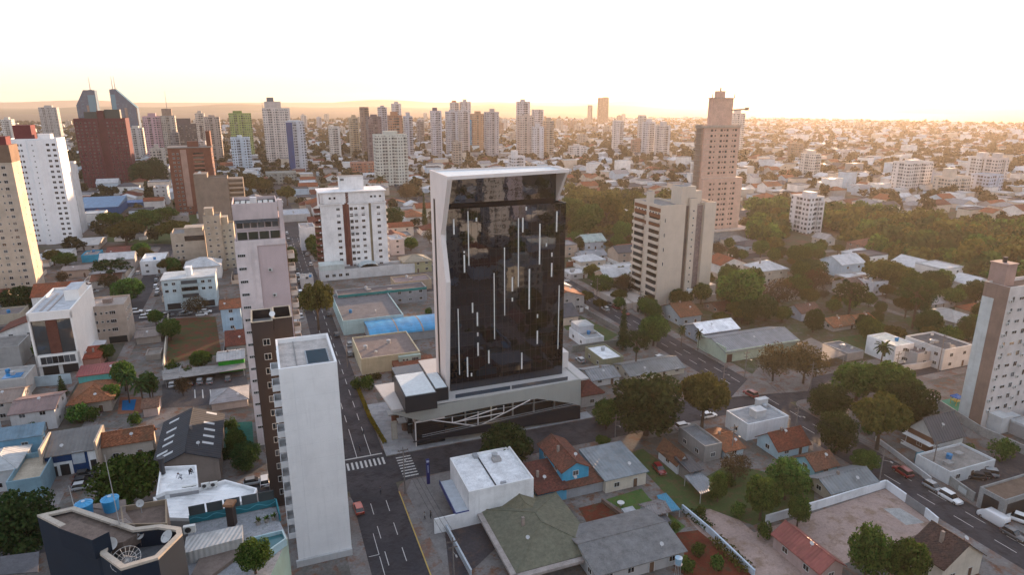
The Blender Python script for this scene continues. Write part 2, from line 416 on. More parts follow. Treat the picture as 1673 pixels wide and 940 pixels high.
# the long avenue climbing away through the city, and the one right of it
def strip(p0, p1, w, z, name='avenue', mat=None):
    a, b = Vector(p0), Vector(p1); d = (b-a).normalized(); n = Vector((-d.y,d.x))*w/2; q = MB()
    q.prism([tuple(a+n),tuple(a-n),tuple(b-n),tuple(b+n)], -.2, z); struct(name, q, mat or M_ASPH)
strip(W(975,292), W(1016,236), 17, .05); strip(W(1335,352), W(1262,300), 13, .06)
# kerbed pavements of the near blocks
pv = MB(); KZ = .13
def rounded(a0, a1, b0, b1, r=4, n=5, which=(1,1,1,1)):
    P = []
    for k, (cx, cy, s) in enumerate(((a0+r,b0+r,180),(a1-r,b0+r,270),(a1-r,b1-r,0),(a0+r,b1-r,90))):
        for i in range(n+1):
            t = R(s+90*i/n); P.append((cx+r*math.cos(t), cy+r*math.sin(t)))
    return gpoly(P)
BLOCKS = [(21.0,119.5,137.3,268),(21.0,119.5,20,126),(-48.5,11.5,137.3,268),(-48.5,11.5,20,126),(130.2,229,137.3,268),(130.2,229,20,126),(-156,-56,137.3,268),
          (21.0,119.5,279,412),(130.2,229,279,412),(-48.5,11.5,279,412),(-156,-56,279,412),(237,337,137.3,268),(-156,-56,20,126),(237,337,20,126)]
for q in BLOCKS: pv.prism(rounded(*q), -.2, KZ)
struct('pavement', pv, M_PAVE)
yd = MB()
for a0,a1,b0,b1 in BLOCKS: yd.prism(grect(a0+3.4,a1-3.4,b0+3.4,b1-3.4), 0, KZ+.02)
struct('yard_ground', yd, M_YARD)
def lot(name, mat, pts, z=KZ+.03, px=True):
    q = MB(); q.prism(ppoly(pts) if px else gpoly(pts), 0, z); return struct(name, q, mat)
lot('gravel_lot', M_SAND, [(1120,845),(1180,828),(1232,872),(1448,800),(1530,862),(1290,960),(1240,980)], KZ+.034)
lot('concrete_apron', concrete((.36,.36,.35)), [(1443,833),(1470,832),(1510,856),(1480,860)], KZ+.05)
lot('red_soil_bed', M_SOIL, [(945,832),(985,822),(1060,880),(985,902)], KZ+.036)
lot('red_soil_garden', M_SOIL, [(1050,880),(1140,868),(1235,945),(1120,945)], KZ+.038)
lot('lawn', groundmat('lawn_grass', [(.05,.105,.028),(.062,.12,.03),(.085,.1,.04)], .2, 4), [(990,818),(1048,800),(1060,815),(1120,862),(1090,885),(1040,850)], KZ+.040)
lot('grass_strip', M_GRASS, [(1025,742),(1050,735),(1125,790),(1190,830),(1115,838),(1070,790)], KZ+.042)
lot('grass_yard', M_GRASS, [(1120,800),(1190,760),(1330,790),(1330,830),(1230,860),(1150,830)], KZ+.044)
lot('vacant_soil_lot', groundmat('scrubby_soil', [(.045,.058,.02),(.085,.045,.022),(.13,.028,.018)], .1, 2.5), [(272,596),(277,522),(352,518),(362,580)], KZ+.046)
lot('parking_court', groundmat('parking_asphalt', [(.075,.07,.072),(.06,.056,.06),(.09,.08,.075)], .1, 2), [(265,668),(265,630),(402,615),(412,660)], KZ+.048)
lot('parking_lot', groundmat('car_park_asphalt', [(.06,.055,.056),(.05,.045,.048),(.09,.07,.062)], .06, 2), [(1545,790),(1673,735),(1720,800),(1640,850)], KZ+.05)
lot('bank_forecourt', concrete((.2,.19,.185)), [(664,806),(672,786),(735,772),(770,870),(728,930)], KZ+.032)
lot('walled_yard', groundmat('dark_paved_yard', [(.06,.055,.06),(.05,.045,.05),(.08,.06,.055)], .1, 2), [(727,872),(835,838),(850,860),(760,945),(735,945)], KZ+.035)
lot('grass_field', M_GRASS, [(905,510),(925,505),(1010,548),(990,560),(925,540)], KZ+.05)
lot('plaza', M_PAVE, [(1195,650),(1240,600),(1330,610),(1320,640)], KZ+.052)
lot('grass_terrace', M_GRASS, [(1360,555),(1450,540),(1460,560),(1380,592)], KZ+.053)
lot('grass_patch', M_GRASS, [(1475,520),(1560,508),(1585,530),(1490,540)], KZ+.054)
lot('tennis_court', groundmat('court_surface', [(.02,.11,.085),(.025,.12,.09),(.03,.1,.08)], .1, 2), [(360,746),(358,694),(412,690),(416,742)], KZ+.058)
lot('grass_park', M_GRASS, [(170,395),(215,360),(330,350),(300,400)], .06)
gq = MB()
for q in ((134,226,141,264),(241,333,141,264),(241,333,24,122)): gq.prism(grect(*q), 0, KZ+.028)
for q in ((134,226,283,408),): gq.prism(grect(*q), 0, KZ+.028)
struct('garden_ground', gq, groundmat('leafy_garden_ground', [(.06,.07,.03),(.085,.06,.035),(.10,.095,.085)], .1, 2.5))
# hero plaza: pale paving with the kerb strip, planted with a low hedge
for k_, q_ in enumerate(((21.3,75.5,137.5,141.0),(21.3,37,141.01,166))): lot('tower_plaza', sheet((.31,.325,.34), 'y', .6, .75), [(q_[0],q_[2]),(q_[1],q_[2]),(q_[1],q_[3]),(q_[0],q_[3])], KZ+.045, px=False)
# painted markings
ln = MB()
def dash(a, b0, b1, w=.14, z=.030): ln.prism(grect(a-w/2,a+w/2,b0,b1), .02, z)
for b in range(60, 122, 8): dash(14.8,b,b+4); dash(18.0,b,b+4)
for b in range(150, 420, 8): dash(14.8,b,b+4); dash(18.0,b,b+4)
dash(14.8,139.5,150); dash(18.0,139.5,152); ln.prism(grect(11.8,20.6,139.0,139.4), .02, .03)
for b in range(30, 262, 8): dash(123.2,b,b+4); dash(126.6,b,b+4)
for k in range(9): ln.prism(grect(12.1+k*1.0,12.55+k*1.0,129.8+4.5,129.8+7.6), .02, .034)
for k in range(8): ln.prism(grect(23.2,26.6,127.2+k*1.2,127.6+k*1.2), .02, .034)
for k in range(9): ln.prism(grect(120+k*1.1,120.6+k*1.1,262,265.5), .02, .034)
for b0 in (96.5,103.5): ln.prism(grect(13.6,13.72,b0,b0+6.5), .02, .034); ln.prism(grect(11.8,13.7,b0,b0+.12), .02, .034)
for k in range(7): ln.prism(ppoly([(318+k*13,652),(320+k*13,652),(319+k*12.6,638),(317.5+k*12.6,638)]), .1, KZ+.056)
struct('road_markings', ln, M_LINE)
yl = MB(); yl.prism(grect(21.05,21.25,60,122), .02, KZ+.01); struct('yellow_kerb_line', yl, M_YLINE)

# ------------------------------------------------------------------ building tools
def fit(xL, xC, xR, yt, yb=None, d=None, w=None, z=None):
    if z is None:
        f = lambda q: PJ(*W(xC,yt,q),0)[1]-yb
        z = bis(f, .2, 79.5) if yt > 166 else bis(f, 80.6, 300)
    P = W(xC, yt, z); a, b = ab(P)
    L = a > 0
    if L:
        if w is None: w = bis(lambda q: PJ(*(P+E2*q), z)[0]-xR, .3, 250)
        if d is None: d = bis(lambda q: PJ(*(P+E1*q), z)[0]-xL, .3, 120)
        return a, b, w, d, z
    if w is None: w = bis(lambda q: PJ(*(P-E2*q), z)[0]-xL, .3, 250)
    if d is None: d = bis(lambda q: PJ(*(P+E1*q), z)[0]-xR, .3, 120)
    return a-w, b, w, d, z
_WM = {}; _WS = {}
def win_mesh(ww, wh, fr=M_FRAME, gl=M_GLASS, bars=1):
    k = (round(ww,2), round(wh,2), fr.name, gl.name, bars)
    if k not in _WM:
        m = MB(); t = .07
        for x0,x1,z0,z1 in ((-ww/2-t,ww/2+t,wh/2,wh/2+t),(-ww/2-t,ww/2+t,-wh/2-t,-wh/2),(-ww/2-t,-ww/2,-wh/2,wh/2),(ww/2,ww/2+t,-wh/2,wh/2)):
            m.box(x0,x1,-.09,.0,z0,z1,0)
        for i in range(bars):
            x = -ww/2+ww*(i+1)/(bars+1); m.box(x-.025,x+.025,-.075,-.045,-wh/2,wh/2,0)
        m.quad((-ww/2,-.04,-wh/2),(ww/2,-.04,-wh/2),(ww/2,-.04,wh/2),(-ww/2,-.04,wh/2),1)
        _WM[k] = m.mesh('window', [fr, gl])
        f_ = MB(); f_.v, f_.f, f_.m = m.v[:-4], m.f[:-1], m.m[:-1]; p_ = MB(); p_.v, p_.f, p_.m = m.v[-4:], [[0,1,2,3]], [0]
        _WS[_WM[k].name] = (f_.mesh('window_frame', fr), p_.mesh('pane', gl))
    return _WM[k]
_BM = {}
def balc_mesh(w, dep, par, mat, dark=M_GLASS, doors=True, ph=1.0):
    k = (round(w,2), dep, mat.name, doors, ph, par)
    if k not in _BM:
        m = MB(); m.box(0,w,-dep,0,-.15,0,0)
        m.box(0,w,-dep,-dep+.12,0,ph,0); m.box(0,.12,-dep+.12,0,0,ph,0); m.box(w-.12,w,-dep+.12,0,0,ph,0)
        if doors: m.quad((.3,-.03,.02),(w-.3,-.03,.02),(w-.3,-.03,2.25),(.3,-.03,2.25),1)
        _BM[k] = m.mesh('balcony', [mat, dark])
    return _BM[k]
ROT = {'F': 0, 'L': -math.pi/2, 'R': math.pi/2, 'B': math.pi}
class Bld:
    def __init__(s, name, label, cat, a, b, w, d, h, group=None, rot=0, pendlook=None, grow=0):
        s.a, s.b, s.w, s.d, s.h = a, b, w, d, h
        p = xy(a, b); s.c = xy(a+w/2, b+d/2)
        s.root = empty(name, p.x, p.y, 0, GA+rot, label, cat, group)
        if pendlook: pend(s.root, pendlook, s.c.x, s.c.y)
        occ(a-grow, a+w+grow, b-grow, b+d+grow); s.wins = []
    def part(s, mb, name, mats, parent=None): return mb.build(name, mats, s.root if parent is None else parent)
    def body(s, wall, roof, par=.9, t=.22, name='walls'):
        m = MB(); h = s.h; m.box(0,s.w,0,s.d,-.1,h-par,0,1)
        if par: m.ring([(0,0),(s.w,0),(s.w,s.d),(0,s.d)], h-par, h, t, 0)
        return s.part(m, name, [wall, roof])
    def face(s, f, u, out=0.0):
        if f == 'F': return (u, -out)
        if f == 'B': return (u, s.d+out)
        if f == 'L': return (-out, u)
        return (s.w+out, u)
    def win(s, f, us, zs, ww=1.2, wh=1.2, bars=1, out=0, fr=M_FRAME, gl=M_GLASS, name='window', mesh=None):
        me = mesh or win_mesh(ww, wh, fr, gl, bars)
        for z in zs:
            for u in us:
                x, y = s.face(f, u, out); s.wins.append((name, me, (x,y,z), ROT[f]))
    def flush(s, limit=96):
        by = {}
        for it in s.wins: by.setdefault(it[0], []).append(it)
        for nm, L in by.items():
            L.sort(key=lambda it: -it[2][2])
            for it in L[:limit]:
                if s.c.length < 235 and it[1].name in _WS: q = link(nm, _WS[it[1].name][0], s.root, it[2], (0,0,it[3])); link('leaf' if nm == 'door' else 'pane', _WS[it[1].name][1], q)
                else: link(nm, it[1], s.root, it[2], (0,0,it[3]))
            if len(L) > limit:
                m = MB(); mats = list(L[0][1].materials)
                for it in L[limit:]:
                    M = Matrix.Translation(it[2]) @ Matrix.Rotation(it[3], 4, 'Z'); me = it[1]
                    vs = [M @ v.co for v in me.vertices]
                    o = len(m.v); m.v += [tuple(v) for v in vs]
                    for p in me.polygons: m.f.append([i+o for i in p.vertices]); m.m.append(p.material_index)
                q = m.build(nm, mats, s.root); q['kind'] = 'stuff'
        s.wins = []
def linspace(a, b, n): return [a+(b-a)*(i+.5)/n for i in range(n)]
def roofbox(B, x0, x1, y0, y1, h, mat, name='roof_block', z=None, roof=None):
    m = MB(); z = B.h-.9 if z is None else z; m.box(x0,x1,y0,y1,z,z+h,0,1); m.box(x0-.15,x1+.15,y0-.15,y1+.15,z+h,z+h+.18,0,1)
    return B.part(m, name, [mat, roof or mat])

# ------------------------------------------------------------------ the black glass tower
def hero():
    gl = bpy.data.materials.new('black_curtain_glass'); gl.use_nodes = True; n = gl.node_tree; b = n.nodes['Principled BSDF']
    b.inputs['Base Color'].default_value = (.003,.004,.007,1); b.inputs['Roughness'].default_value = .02; b.inputs['IOR'].default_value = 1.95
    _bump(n, b, _noise(n, .3, 3, .5, _obj(n)), .05, .25); b.inputs['Specular Tint'].default_value = (.7,.82,1,1)
    white = paint((.72,.66,.63), .6, .92); pale = plain((.62,.68,.7), .5); black = plain((.012,.016,.022), .45); gray = paint((.36,.36,.33), .6, .9)
    A0, A1, BF, ZB, ZT = 38.9, 69.2, 143.5, 9.0, 56.2
    p = xy(A0, BF); root = empty('office_tower', p.x, p.y, 0, GA, 'black glass office tower with white folded frame and thin white vertical lines', 'office tower')
    occ(20, 76, 134, 182); LANDMARKS.append(('the black glass tower', *xy(54,150)))
    def L(a, b, z): return (a-A0, b-BF, z)
    m = MB(); m.box(0,A1-A0,0,4.2,ZB,ZT-1.1); m.ring([(0,0),(A1-A0,0),(A1-A0,4.2),(0,4.2)], ZT-1.1, ZT, .18)
    m.build('curtain_wall', gl, root)
    bfz = onA(702,279,37.7)[0]-BF-.3
    m = MB(); m.box(.1,68.35-A0,4.2,bfz,0,63.6); m.build('rear_glass_block', gl, root)
    m = MB()
    for i in range(1,20): x = (A1-A0)*i/20; m.box(x-.025,x+.025,-.035,0,ZB,ZT)
    for i in range(1,14): z = ZB+(ZT-ZB)*i/14; m.box(0,A1-A0,-.03,0,z-.03,z+.03)
    m.build('mullions', plain((.02,.02,.022), .4), root)
    # white frame: folded side fins and the roof slab
    aF = 37.7
    prof = [onA(x,y,aF) for x,y in ((702,279),(731,290),(720,384),(728.5,462),(727,620))]
    b2, z2 = onA(712,612,aF); bb0 = prof[0][0]; prof = [(b_, 63.95 if i_ < 2 else z_) for i_,(b_,z_) in enumerate(prof)]; prof[4] = (prof[4][0], 9.0); prof = prof+[(bb0, 9.0)]
    m = MB(); k = len(prof); t = 1.1
    vs = [L(aF,b_,z_) for b_,z_ in prof]+[L(aF+t,b_,z_) for b_,z_ in prof]
    F = [list(range(k))[::-1], [k+i for i in range(k)]]+[[i,(i+1)%k,k+(i+1)%k,k+i] for i in range(k)]
    m.add(vs, F); m.build('side_fin', white, root)
    bb = prof[0][0]; bf = prof[1][0]
    sl = MB(); y0, y1 = bb-2.6-BF, bb-2.0-BF
    sl.add([L(aF-.03,bb-4.2,9),L(aF-.03,bb-2.6,9),L(aF-.03,bb-2.6,58),L(aF-.03,bb-4.2,58)], [(0,3,2,1)])
    sl.build('slot_window', plain((.006,.006,.008), .3), root)
    aR = 68.4; m = MB()
    prof = [(bb,63.95),(142.0,63.95),(BF+4.6,55.5),(BF+4.6,9),(bb,9)]; k = len(prof)
    vs = [L(aR,b_,z_) for b_,z_ in prof]+[L(aR+.6,b_,z_) for b_,z_ in prof]
    F = [list(range(k))[::-1], [k+i for i in range(k)]]+[[i,(i+1)%k,k+(i+1)%k,k+i] for i in range(k)]
    m.add(vs, F); m.build('side_fin', white, root)
    m = MB(); x0, x1 = aF-A0-.02, aR+.62-A0; y0, y1 = bf-BF-.02, bb-BF+.02; sl_ = [(x0,y0),(x1,141.8-BF),(x1,y1),(x0,y1)]
    m.prism(sl_, 63.62, 64.0, 0); m.ring(sl_, 64.0, 64.4, .35, 0); m.prism([(x0+.6,y0+.7),(x1-.6,142.6-BF),(x1-.6,y1-.6),(x0+.6,y1-.6)], 64.0, 64.06, 1)
    m.build('roof_slab', [white, pale], root)
    # thin white light lines set proud of the glass
    lw = plain((.78,.78,.76), .4)
    C1 = [(343,655,825),(503,570,1166),(590,640,680),(1049,645,1397),(1097,640,800),(1135,520,560),(1282,705,1152),(1468,570,795),(1355,920,957),
          (457,1007,1027),(459,1047,1242),(548,1572,1682),(398,1637,2360),(601,1677,1827),(786,1247,1970),(898,967,1712),(983,1292,1447),(983,1517,1557),(1168,1202,1642),
          (1415,1022,1067),(1413,1137,1287),(1258,1697,1737),(1488,1382,2075),(493,2167,2382),(537,2342,2377),(605,1897,1937),(608,2007,2152),(726,2092,2237),(1086,2117,2297),(1256,1877,2022)]
    for x, ya, yb in C1:
        X = 690+x/6.692; a0, z0 = onB(X, 260+yb/6.692, BF); a1, z1 = onB(X, 260+ya/6.692, BF)
        w = .11 if yb-ya > 500 else .17; q = MB(); u = (a0+a1)/2-A0; q.box(u-w,u+w,-.12,-.036,z0,z1); q.build('light_line', lw, root)
    for x, ya, yb in ((270,655,900),(262,1117,1347),(283,1732,1912),(311,2257,2397),(233,775,795),(291,2042,2062)):
        X = 690+x/6.692; b0, z0 = onA(X, 260+yb/6.692, A0-.1); b1, z1 = onA(X, 260+ya/6.692, A0-.1); u = min(max((b0+b1)/2-BF, .3), 3.8)
        q = MB(); q.box(-.1,-.01,u-.15,u+.15,z0,z1); q.build('light_line', lw, root)
    # podium
    PB = 138.4; P = MB()
    P.prism([L(a,b,0)[:2] for a,b in ((23.4,PB+.2),(74.5,PB+.2),(74.5,166),(36,166),(36,154),(22,154))], 10.6, 11.0, 0); P.build('podium_deck', paint((.52,.5,.48), .7, .9), root)
    m = MB(); pts = [onB(x,y,PB) for x,y in ((642,677),(668,672),(949,620),(949,664),(930,659),(878,652),(812,663),(760,673),(690,689))]
    k = len(pts); vs = [L(a,PB,z) for a,z in pts]+[L(a,PB+.5,z) for a,z in pts]
    m.add(vs, [list(range(k))[::-1], [k+i for i in range(k)]]+[[i,(i+1)%k,k+(i+1)%k,k+i] for i in range(k)]); m.build('fascia', gray, root)
    ae = pts[2][0]; m = MB(); m.box(ae-A0-.4,ae-A0,PB+.5-BF,166-BF,4,11.1); m.build('fascia_return', gray, root)
    m = MB(); m.box(28.3-A0,74-A0,146-BF,165-BF,0.1,10.5); m.build('ground_floor_glass', glass((.03,.035,.04), .08), root)
    for x0_ in (30, 36, 43, 50, 56, 62, 68): q = MB(); q.box(x0_-A0,x0_+.35-A0,145.6-BF,146-BF,0.1,10.5); q.build('column', paint((.5,.5,.48)), root)
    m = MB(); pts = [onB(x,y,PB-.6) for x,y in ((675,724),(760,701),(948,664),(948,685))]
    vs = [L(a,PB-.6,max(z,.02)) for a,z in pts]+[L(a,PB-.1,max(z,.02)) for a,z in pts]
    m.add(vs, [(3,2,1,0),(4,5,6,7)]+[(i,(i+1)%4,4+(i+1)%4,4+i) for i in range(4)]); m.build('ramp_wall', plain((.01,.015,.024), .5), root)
    for ln_ in (((705,687),(782,697)),((782,697),(866,654)),((740,692),(812,668)),((739,691),(739,681)),((781,697),(781,673)),((823,663),(823,674)),((740,691),(823,675))):
        (a0,z0),(a1,z1) = onB(*ln_[0],PB-.05), onB(*ln_[1],PB-.05); q = MB(); q.tube(L(a0,PB-.05,z0),L(a1,PB-.05,z1),.13); q.build('truss_brace', white, root)
    for dz in (.5, 1.0):
        (a0,z0),(a1,z1) = onB(690,718,PB-.7), onB(945,663,PB-.7); q = MB(); q.tube(L(a0,PB-.7,z0+dz),L(a1,PB-.7,z1+dz),.05); q.build('handrail', plain((.4,.41,.42), .4, .6), root)
    m = MB(); m.box(28.9-A0,29.0-A0,139.3-BF,145.6-BF,0.1,6.4,1); m.box(28.9-A0,36-A0,139.3-BF,139.4-BF,.2,6.4,1); m.box(28.6-A0,36-A0,139.0-BF,139.3-BF,6.4,6.8,0); m.box(28.6-A0,28.9-A0,139.0-BF,146-BF,6.4,6.8,0); m.box(28.7-A0,28.95-A0,139.1-BF,139.3-BF,0.1,6.4,0); m.build('lobby', [white, glass((.02,.02,.025),.05)], root)
    m = MB(); m.box(28.3-A0,74-A0,145.3-BF,145.35-BF,3.0,3.2); m.build('floor_band', pale, root)
    q = MB(); q.box(47-A0,51-A0,145.2-BF,145.3-BF,4.6,8.4); q.build('lit_shopfront', plain((.5,.4,.25), .5, emit=(1,.75,.4,.5)), root)
    # two black boxes with pale roofs on the deck
    for (r, z) in ((((642,614),(688,607),(715,640),(667,648)), 15.2), (((693,611),(712,608),(733,631),(716,635)), 14.4)):
        q = [G(x,y,z) for x,y in r]; a0, a1 = min(t[0] for t in q)+.2, max(t[0] for t in q)-.2; b0, b1 = min(t[1] for t in q), max(t[1] for t in q)
        m = MB(); m.box(a0-A0,a1-A0,b0-BF,b1-BF,11.0,z-.15,0); m.box(a0-A0+.3,a1-A0-.3,b0-BF+.3,b1-BF-.3,z-.15,z,1); m.build('rooftop_box', [black, pale], root)
    for x0_,x1_ in ((38.9,53),(53.4,68.8)):
        m = MB(); m.box(x0_-A0,x1_-A0,139.3-BF,139.36-BF,11.0,12.0); m.build('glass_balustrade', glass((.05,.09,.14), .05), root)
    m = MB(); m.box(A1+.6-A0,A1+3.4-A0,147-BF,155-BF,11,15.4); m.build('stair_block', white, root)
    # two kiosks and the sign pylon on the plaza
    for (x, y, col) in ((646,690,(.2,.1,.07)),(663,703,(.18,.11,.08))):
        a, b = G(x,y); k_ = xy(a,b); t_ = empty('kiosk', k_.x, k_.y, KZ, GA, 'round brick kiosk under a grey slab roof' if x < 650 else 'brick kiosk under a grey slab beside the pale pylon', 'kiosk')
        q = MB(); q.tube((0,0,0),(0,0,2.5),1.0,1.0,14); q.build('booth', concrete(col), t_)
        q = MB(); q.box(-1.9,1.7,-1.3,1.5,2.5,2.75); q.build('canopy', plain((.36,.38,.38)), t_)
    a, b = G(642+3,719); k_ = xy(a,b); t_ = empty('totem_sign', k_.x, k_.y, KZ, GA, 'pale concrete pylon standing on the corner plaza', 'pylon')
    q = MB(); q.box(-.7,.7,-.3,.3,0,4.8); q.box(-.5,.5,-.32,-.3,.4,4.4,1); q.build('slab', [concrete((.4,.38,.33)), plain((.45,.42,.36))], t_)
hero()

# ------------------------------------------------------------------ named towers
def lm(name, B): LANDMARKS.append((name, B.c.x, B.c.y))
R_GREY = concrete((.22,.22,.22)); R_PALE = concrete((.42,.43,.43)); R_DARK = concrete((.09,.088,.085)); R_BRN = concrete((.17,.12,.09))
ACM = None
def ac_mesh():
    global ACM
    if ACM is None:
        m = MB(); m.box(-.45,.45,-.32,0,0,.65,0); m.tube((-.1,-.33,.33),(-.1,-.35,.33),.25,n=10,m=1); m.box(-.3,-.2,-.2,-.05,-.12,0,1); m.box(.2,.3,-.2,-.05,-.12,0,1)
        ACM = m.mesh('air_conditioner', [plain((.6,.6,.57)), M_DARK])
    return ACM

def white_blank():
    B = Bld('apartment_tower', 'tall blank white tower wall beside the main street, flat roof with dark skylight', 'apartment tower', -.2, 105.5, 9.3, 15, 38)
    wl = paint((.82,.81,.8), .75, .9); lm('the blank white tower', B)
    B.body(wl, concrete((.5,.46,.43)), .9, .35)
    m = MB()
    for z in [3+k*2.95 for k in range(12)]: m.box(.0,B.w,-.012,0,z,z+.03)
    for x in (2.1,): m.box(x,x+.03,-.014,0,.2,37)
    B.part(m, 'render_joints', paint((.68,.68,.68), .8, .85))
    m = MB(); m.box(4.6,8.4,2.0,8.6,37.1,37.45,0); m.box(4.8,8.2,2.2,8.4,37.45,37.5,1); B.part(m, 'skylight', [plain((.3,.33,.36)), plain((.012,.04,.06), .65, 0, .2)])
    m = MB(); m.box(2.9,3.05,.4,14.6,37.1,37.3); B.part(m, 'roof_upstand', concrete((.3,.29,.28)))
    bm = balc_mesh(3.2, 1.25, 0, paint((.68,.68,.68), .7, .85))
    for k in range(12): B.wins.append(('balcony', bm, (0,8.0,35.2-k*2.95), ROT['L']))
    B.win('L', [11.5], [36.2-k*2.95 for k in range(11)], 1.2, 1.1); B.win('R', [3,8,12], [35-k*2.95 for k in range(10)], 1.2, 1.2)
    m = MB(); m.box(-.4,B.w+.05,-.5,0,0,1.4); B.part(m, 'plinth', paint((.5,.5,.5), .8, .7)); B.flush()
    B = Bld('apartment_tower', 'dark brown slab tower close behind the blank white tower, open roof wells', 'apartment tower', -4.2, 125.5, 7.4, 8.2, 40)
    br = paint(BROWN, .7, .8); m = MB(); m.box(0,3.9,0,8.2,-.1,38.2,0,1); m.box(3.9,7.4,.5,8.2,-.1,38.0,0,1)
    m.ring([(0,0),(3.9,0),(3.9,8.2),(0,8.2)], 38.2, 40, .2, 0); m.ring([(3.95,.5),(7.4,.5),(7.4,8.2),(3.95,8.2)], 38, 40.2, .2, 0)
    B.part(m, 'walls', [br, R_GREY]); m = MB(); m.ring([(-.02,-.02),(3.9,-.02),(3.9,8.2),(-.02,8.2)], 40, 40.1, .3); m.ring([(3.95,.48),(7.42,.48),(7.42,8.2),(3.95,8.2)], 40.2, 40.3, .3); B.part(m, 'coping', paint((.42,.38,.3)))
    B.win('F', [2.4], [37.4-2.95*k-1.5 for k in range(12)], 1.15, 1.15); B.win('L', [2,5], [36.4-2.95*k for k in range(12)], 1, 1); B.flush()
    m = MB(); m.tube((3.9,1.2,40.2),(3.9,1.2,41),.1); m.tube((3.9,.9,41.1),(3.9,1.2,40.9),.55,.2,12); B.part(m, 'satellite_dish', plain((.7,.7,.7)))
white_blank()

def pink_tower():
    B = Bld('apartment_tower', 'pinkish grey tower with glazed rooftop terrace and rounded corner balconies', 'apartment tower', -6.5, 153.3, 10.6, 13, 50)
    lm('the pinkish grey tower', B)
    pk = paint((.54,.43,.43), .8, .9); wh = paint((.7,.61,.6)); B.body(pk, R_GREY, .6)
    m = MB(); m.box(3.3,4.5,-.35,0,0,50.2); m.box(-.02,10.62,-.25,0,49.0,50.3); m.box(-.1,3.3,-.2,0,0,49); B.part(m, 'pilaster', wh)
    for k in range(15):
        z = 47-k*3.0
        if z > 2: B.win('F', [1.1], [z], 1.5, .55, 3, out=.2)
    m = MB(); m.box(10.6,10.75,.6,12,0,49); B.part(m, 'ochre_panel', paint((.26,.16,.1)))
    bc = balc_mesh(3.6, 1.5, 0, paint((.6,.52,.45), .8, .85))
    for k in range(16): B.wins.append(('balcony', bc, (10.75, .8, 45.5-k*2.95), ROT['R']))
    B.flush()
    for k,(u,z) in enumerate(((6.8,43),(7.2,37),(2.2,33.5),(2.8,33.5),(2.2,32.2))): link('air_conditioner', ac_mesh(), B.root, (u,-.1-(.2 if u < 3.3 else 0),z))
    # set back top: terrace with glazing, penthouse slab
    w2 = paint((.58,.48,.47)); m = MB(); m.box(.4,10.0,1.6,12.6,49.4,52.2,0); m.box(.4,10.0,2.4,12.6,52.2,54.6,0); m.box(.2,9.6,1.4,12.8,54.6,57.6,0,1); m.ring([(.2,1.4),(9.6,1.4),(9.6,12.8),(.2,12.8)], 57.6, 58.3, .2, 0); m.box(9.8,10.7,1.2,3.2,50,58.8,0)
    B.part(m, 'penthouse', [w2, R_DARK])
    for k in range(4):
        q = MB(); u = .7+k*2.3; q.box(u,u+2.0,1.5,1.58,50.2,51.9); q.build('terrace_window', glass((.06,.07,.05), .1), B.root)
    for k in range(6):
        q = MB(); u = .7+k*1.5; q.box(u,u+1.25,2.3,2.38,52.7,54.3); q.build('penthouse_window', glass((.08,.08,.08), .1), B.root)
    m = MB(); m.quad((.4,.6,54.1),(9.4,.6,54.1),(9.4,1.4,54.7),(.4,1.4,54.7)); m.box(.4,9.4,1.3,1.4,54.5,54.7); B.part(m, 'awning', sheet((.05,.055,.06), 'x', 3))
    m = MB()
    for k in range(7): m.box(.8+k*1.2,1.7+k*1.2,3,9,57.75,57.85+.1*(k%2))
    B.part(m, 'solar_panel', plain((.03,.07,.09), .2)); m = MB(); m.box(4,5.4,4,5.4,57.6,59.2); B.part(m, 'water_tank', plain((.6,.62,.64)))
pink_tower()

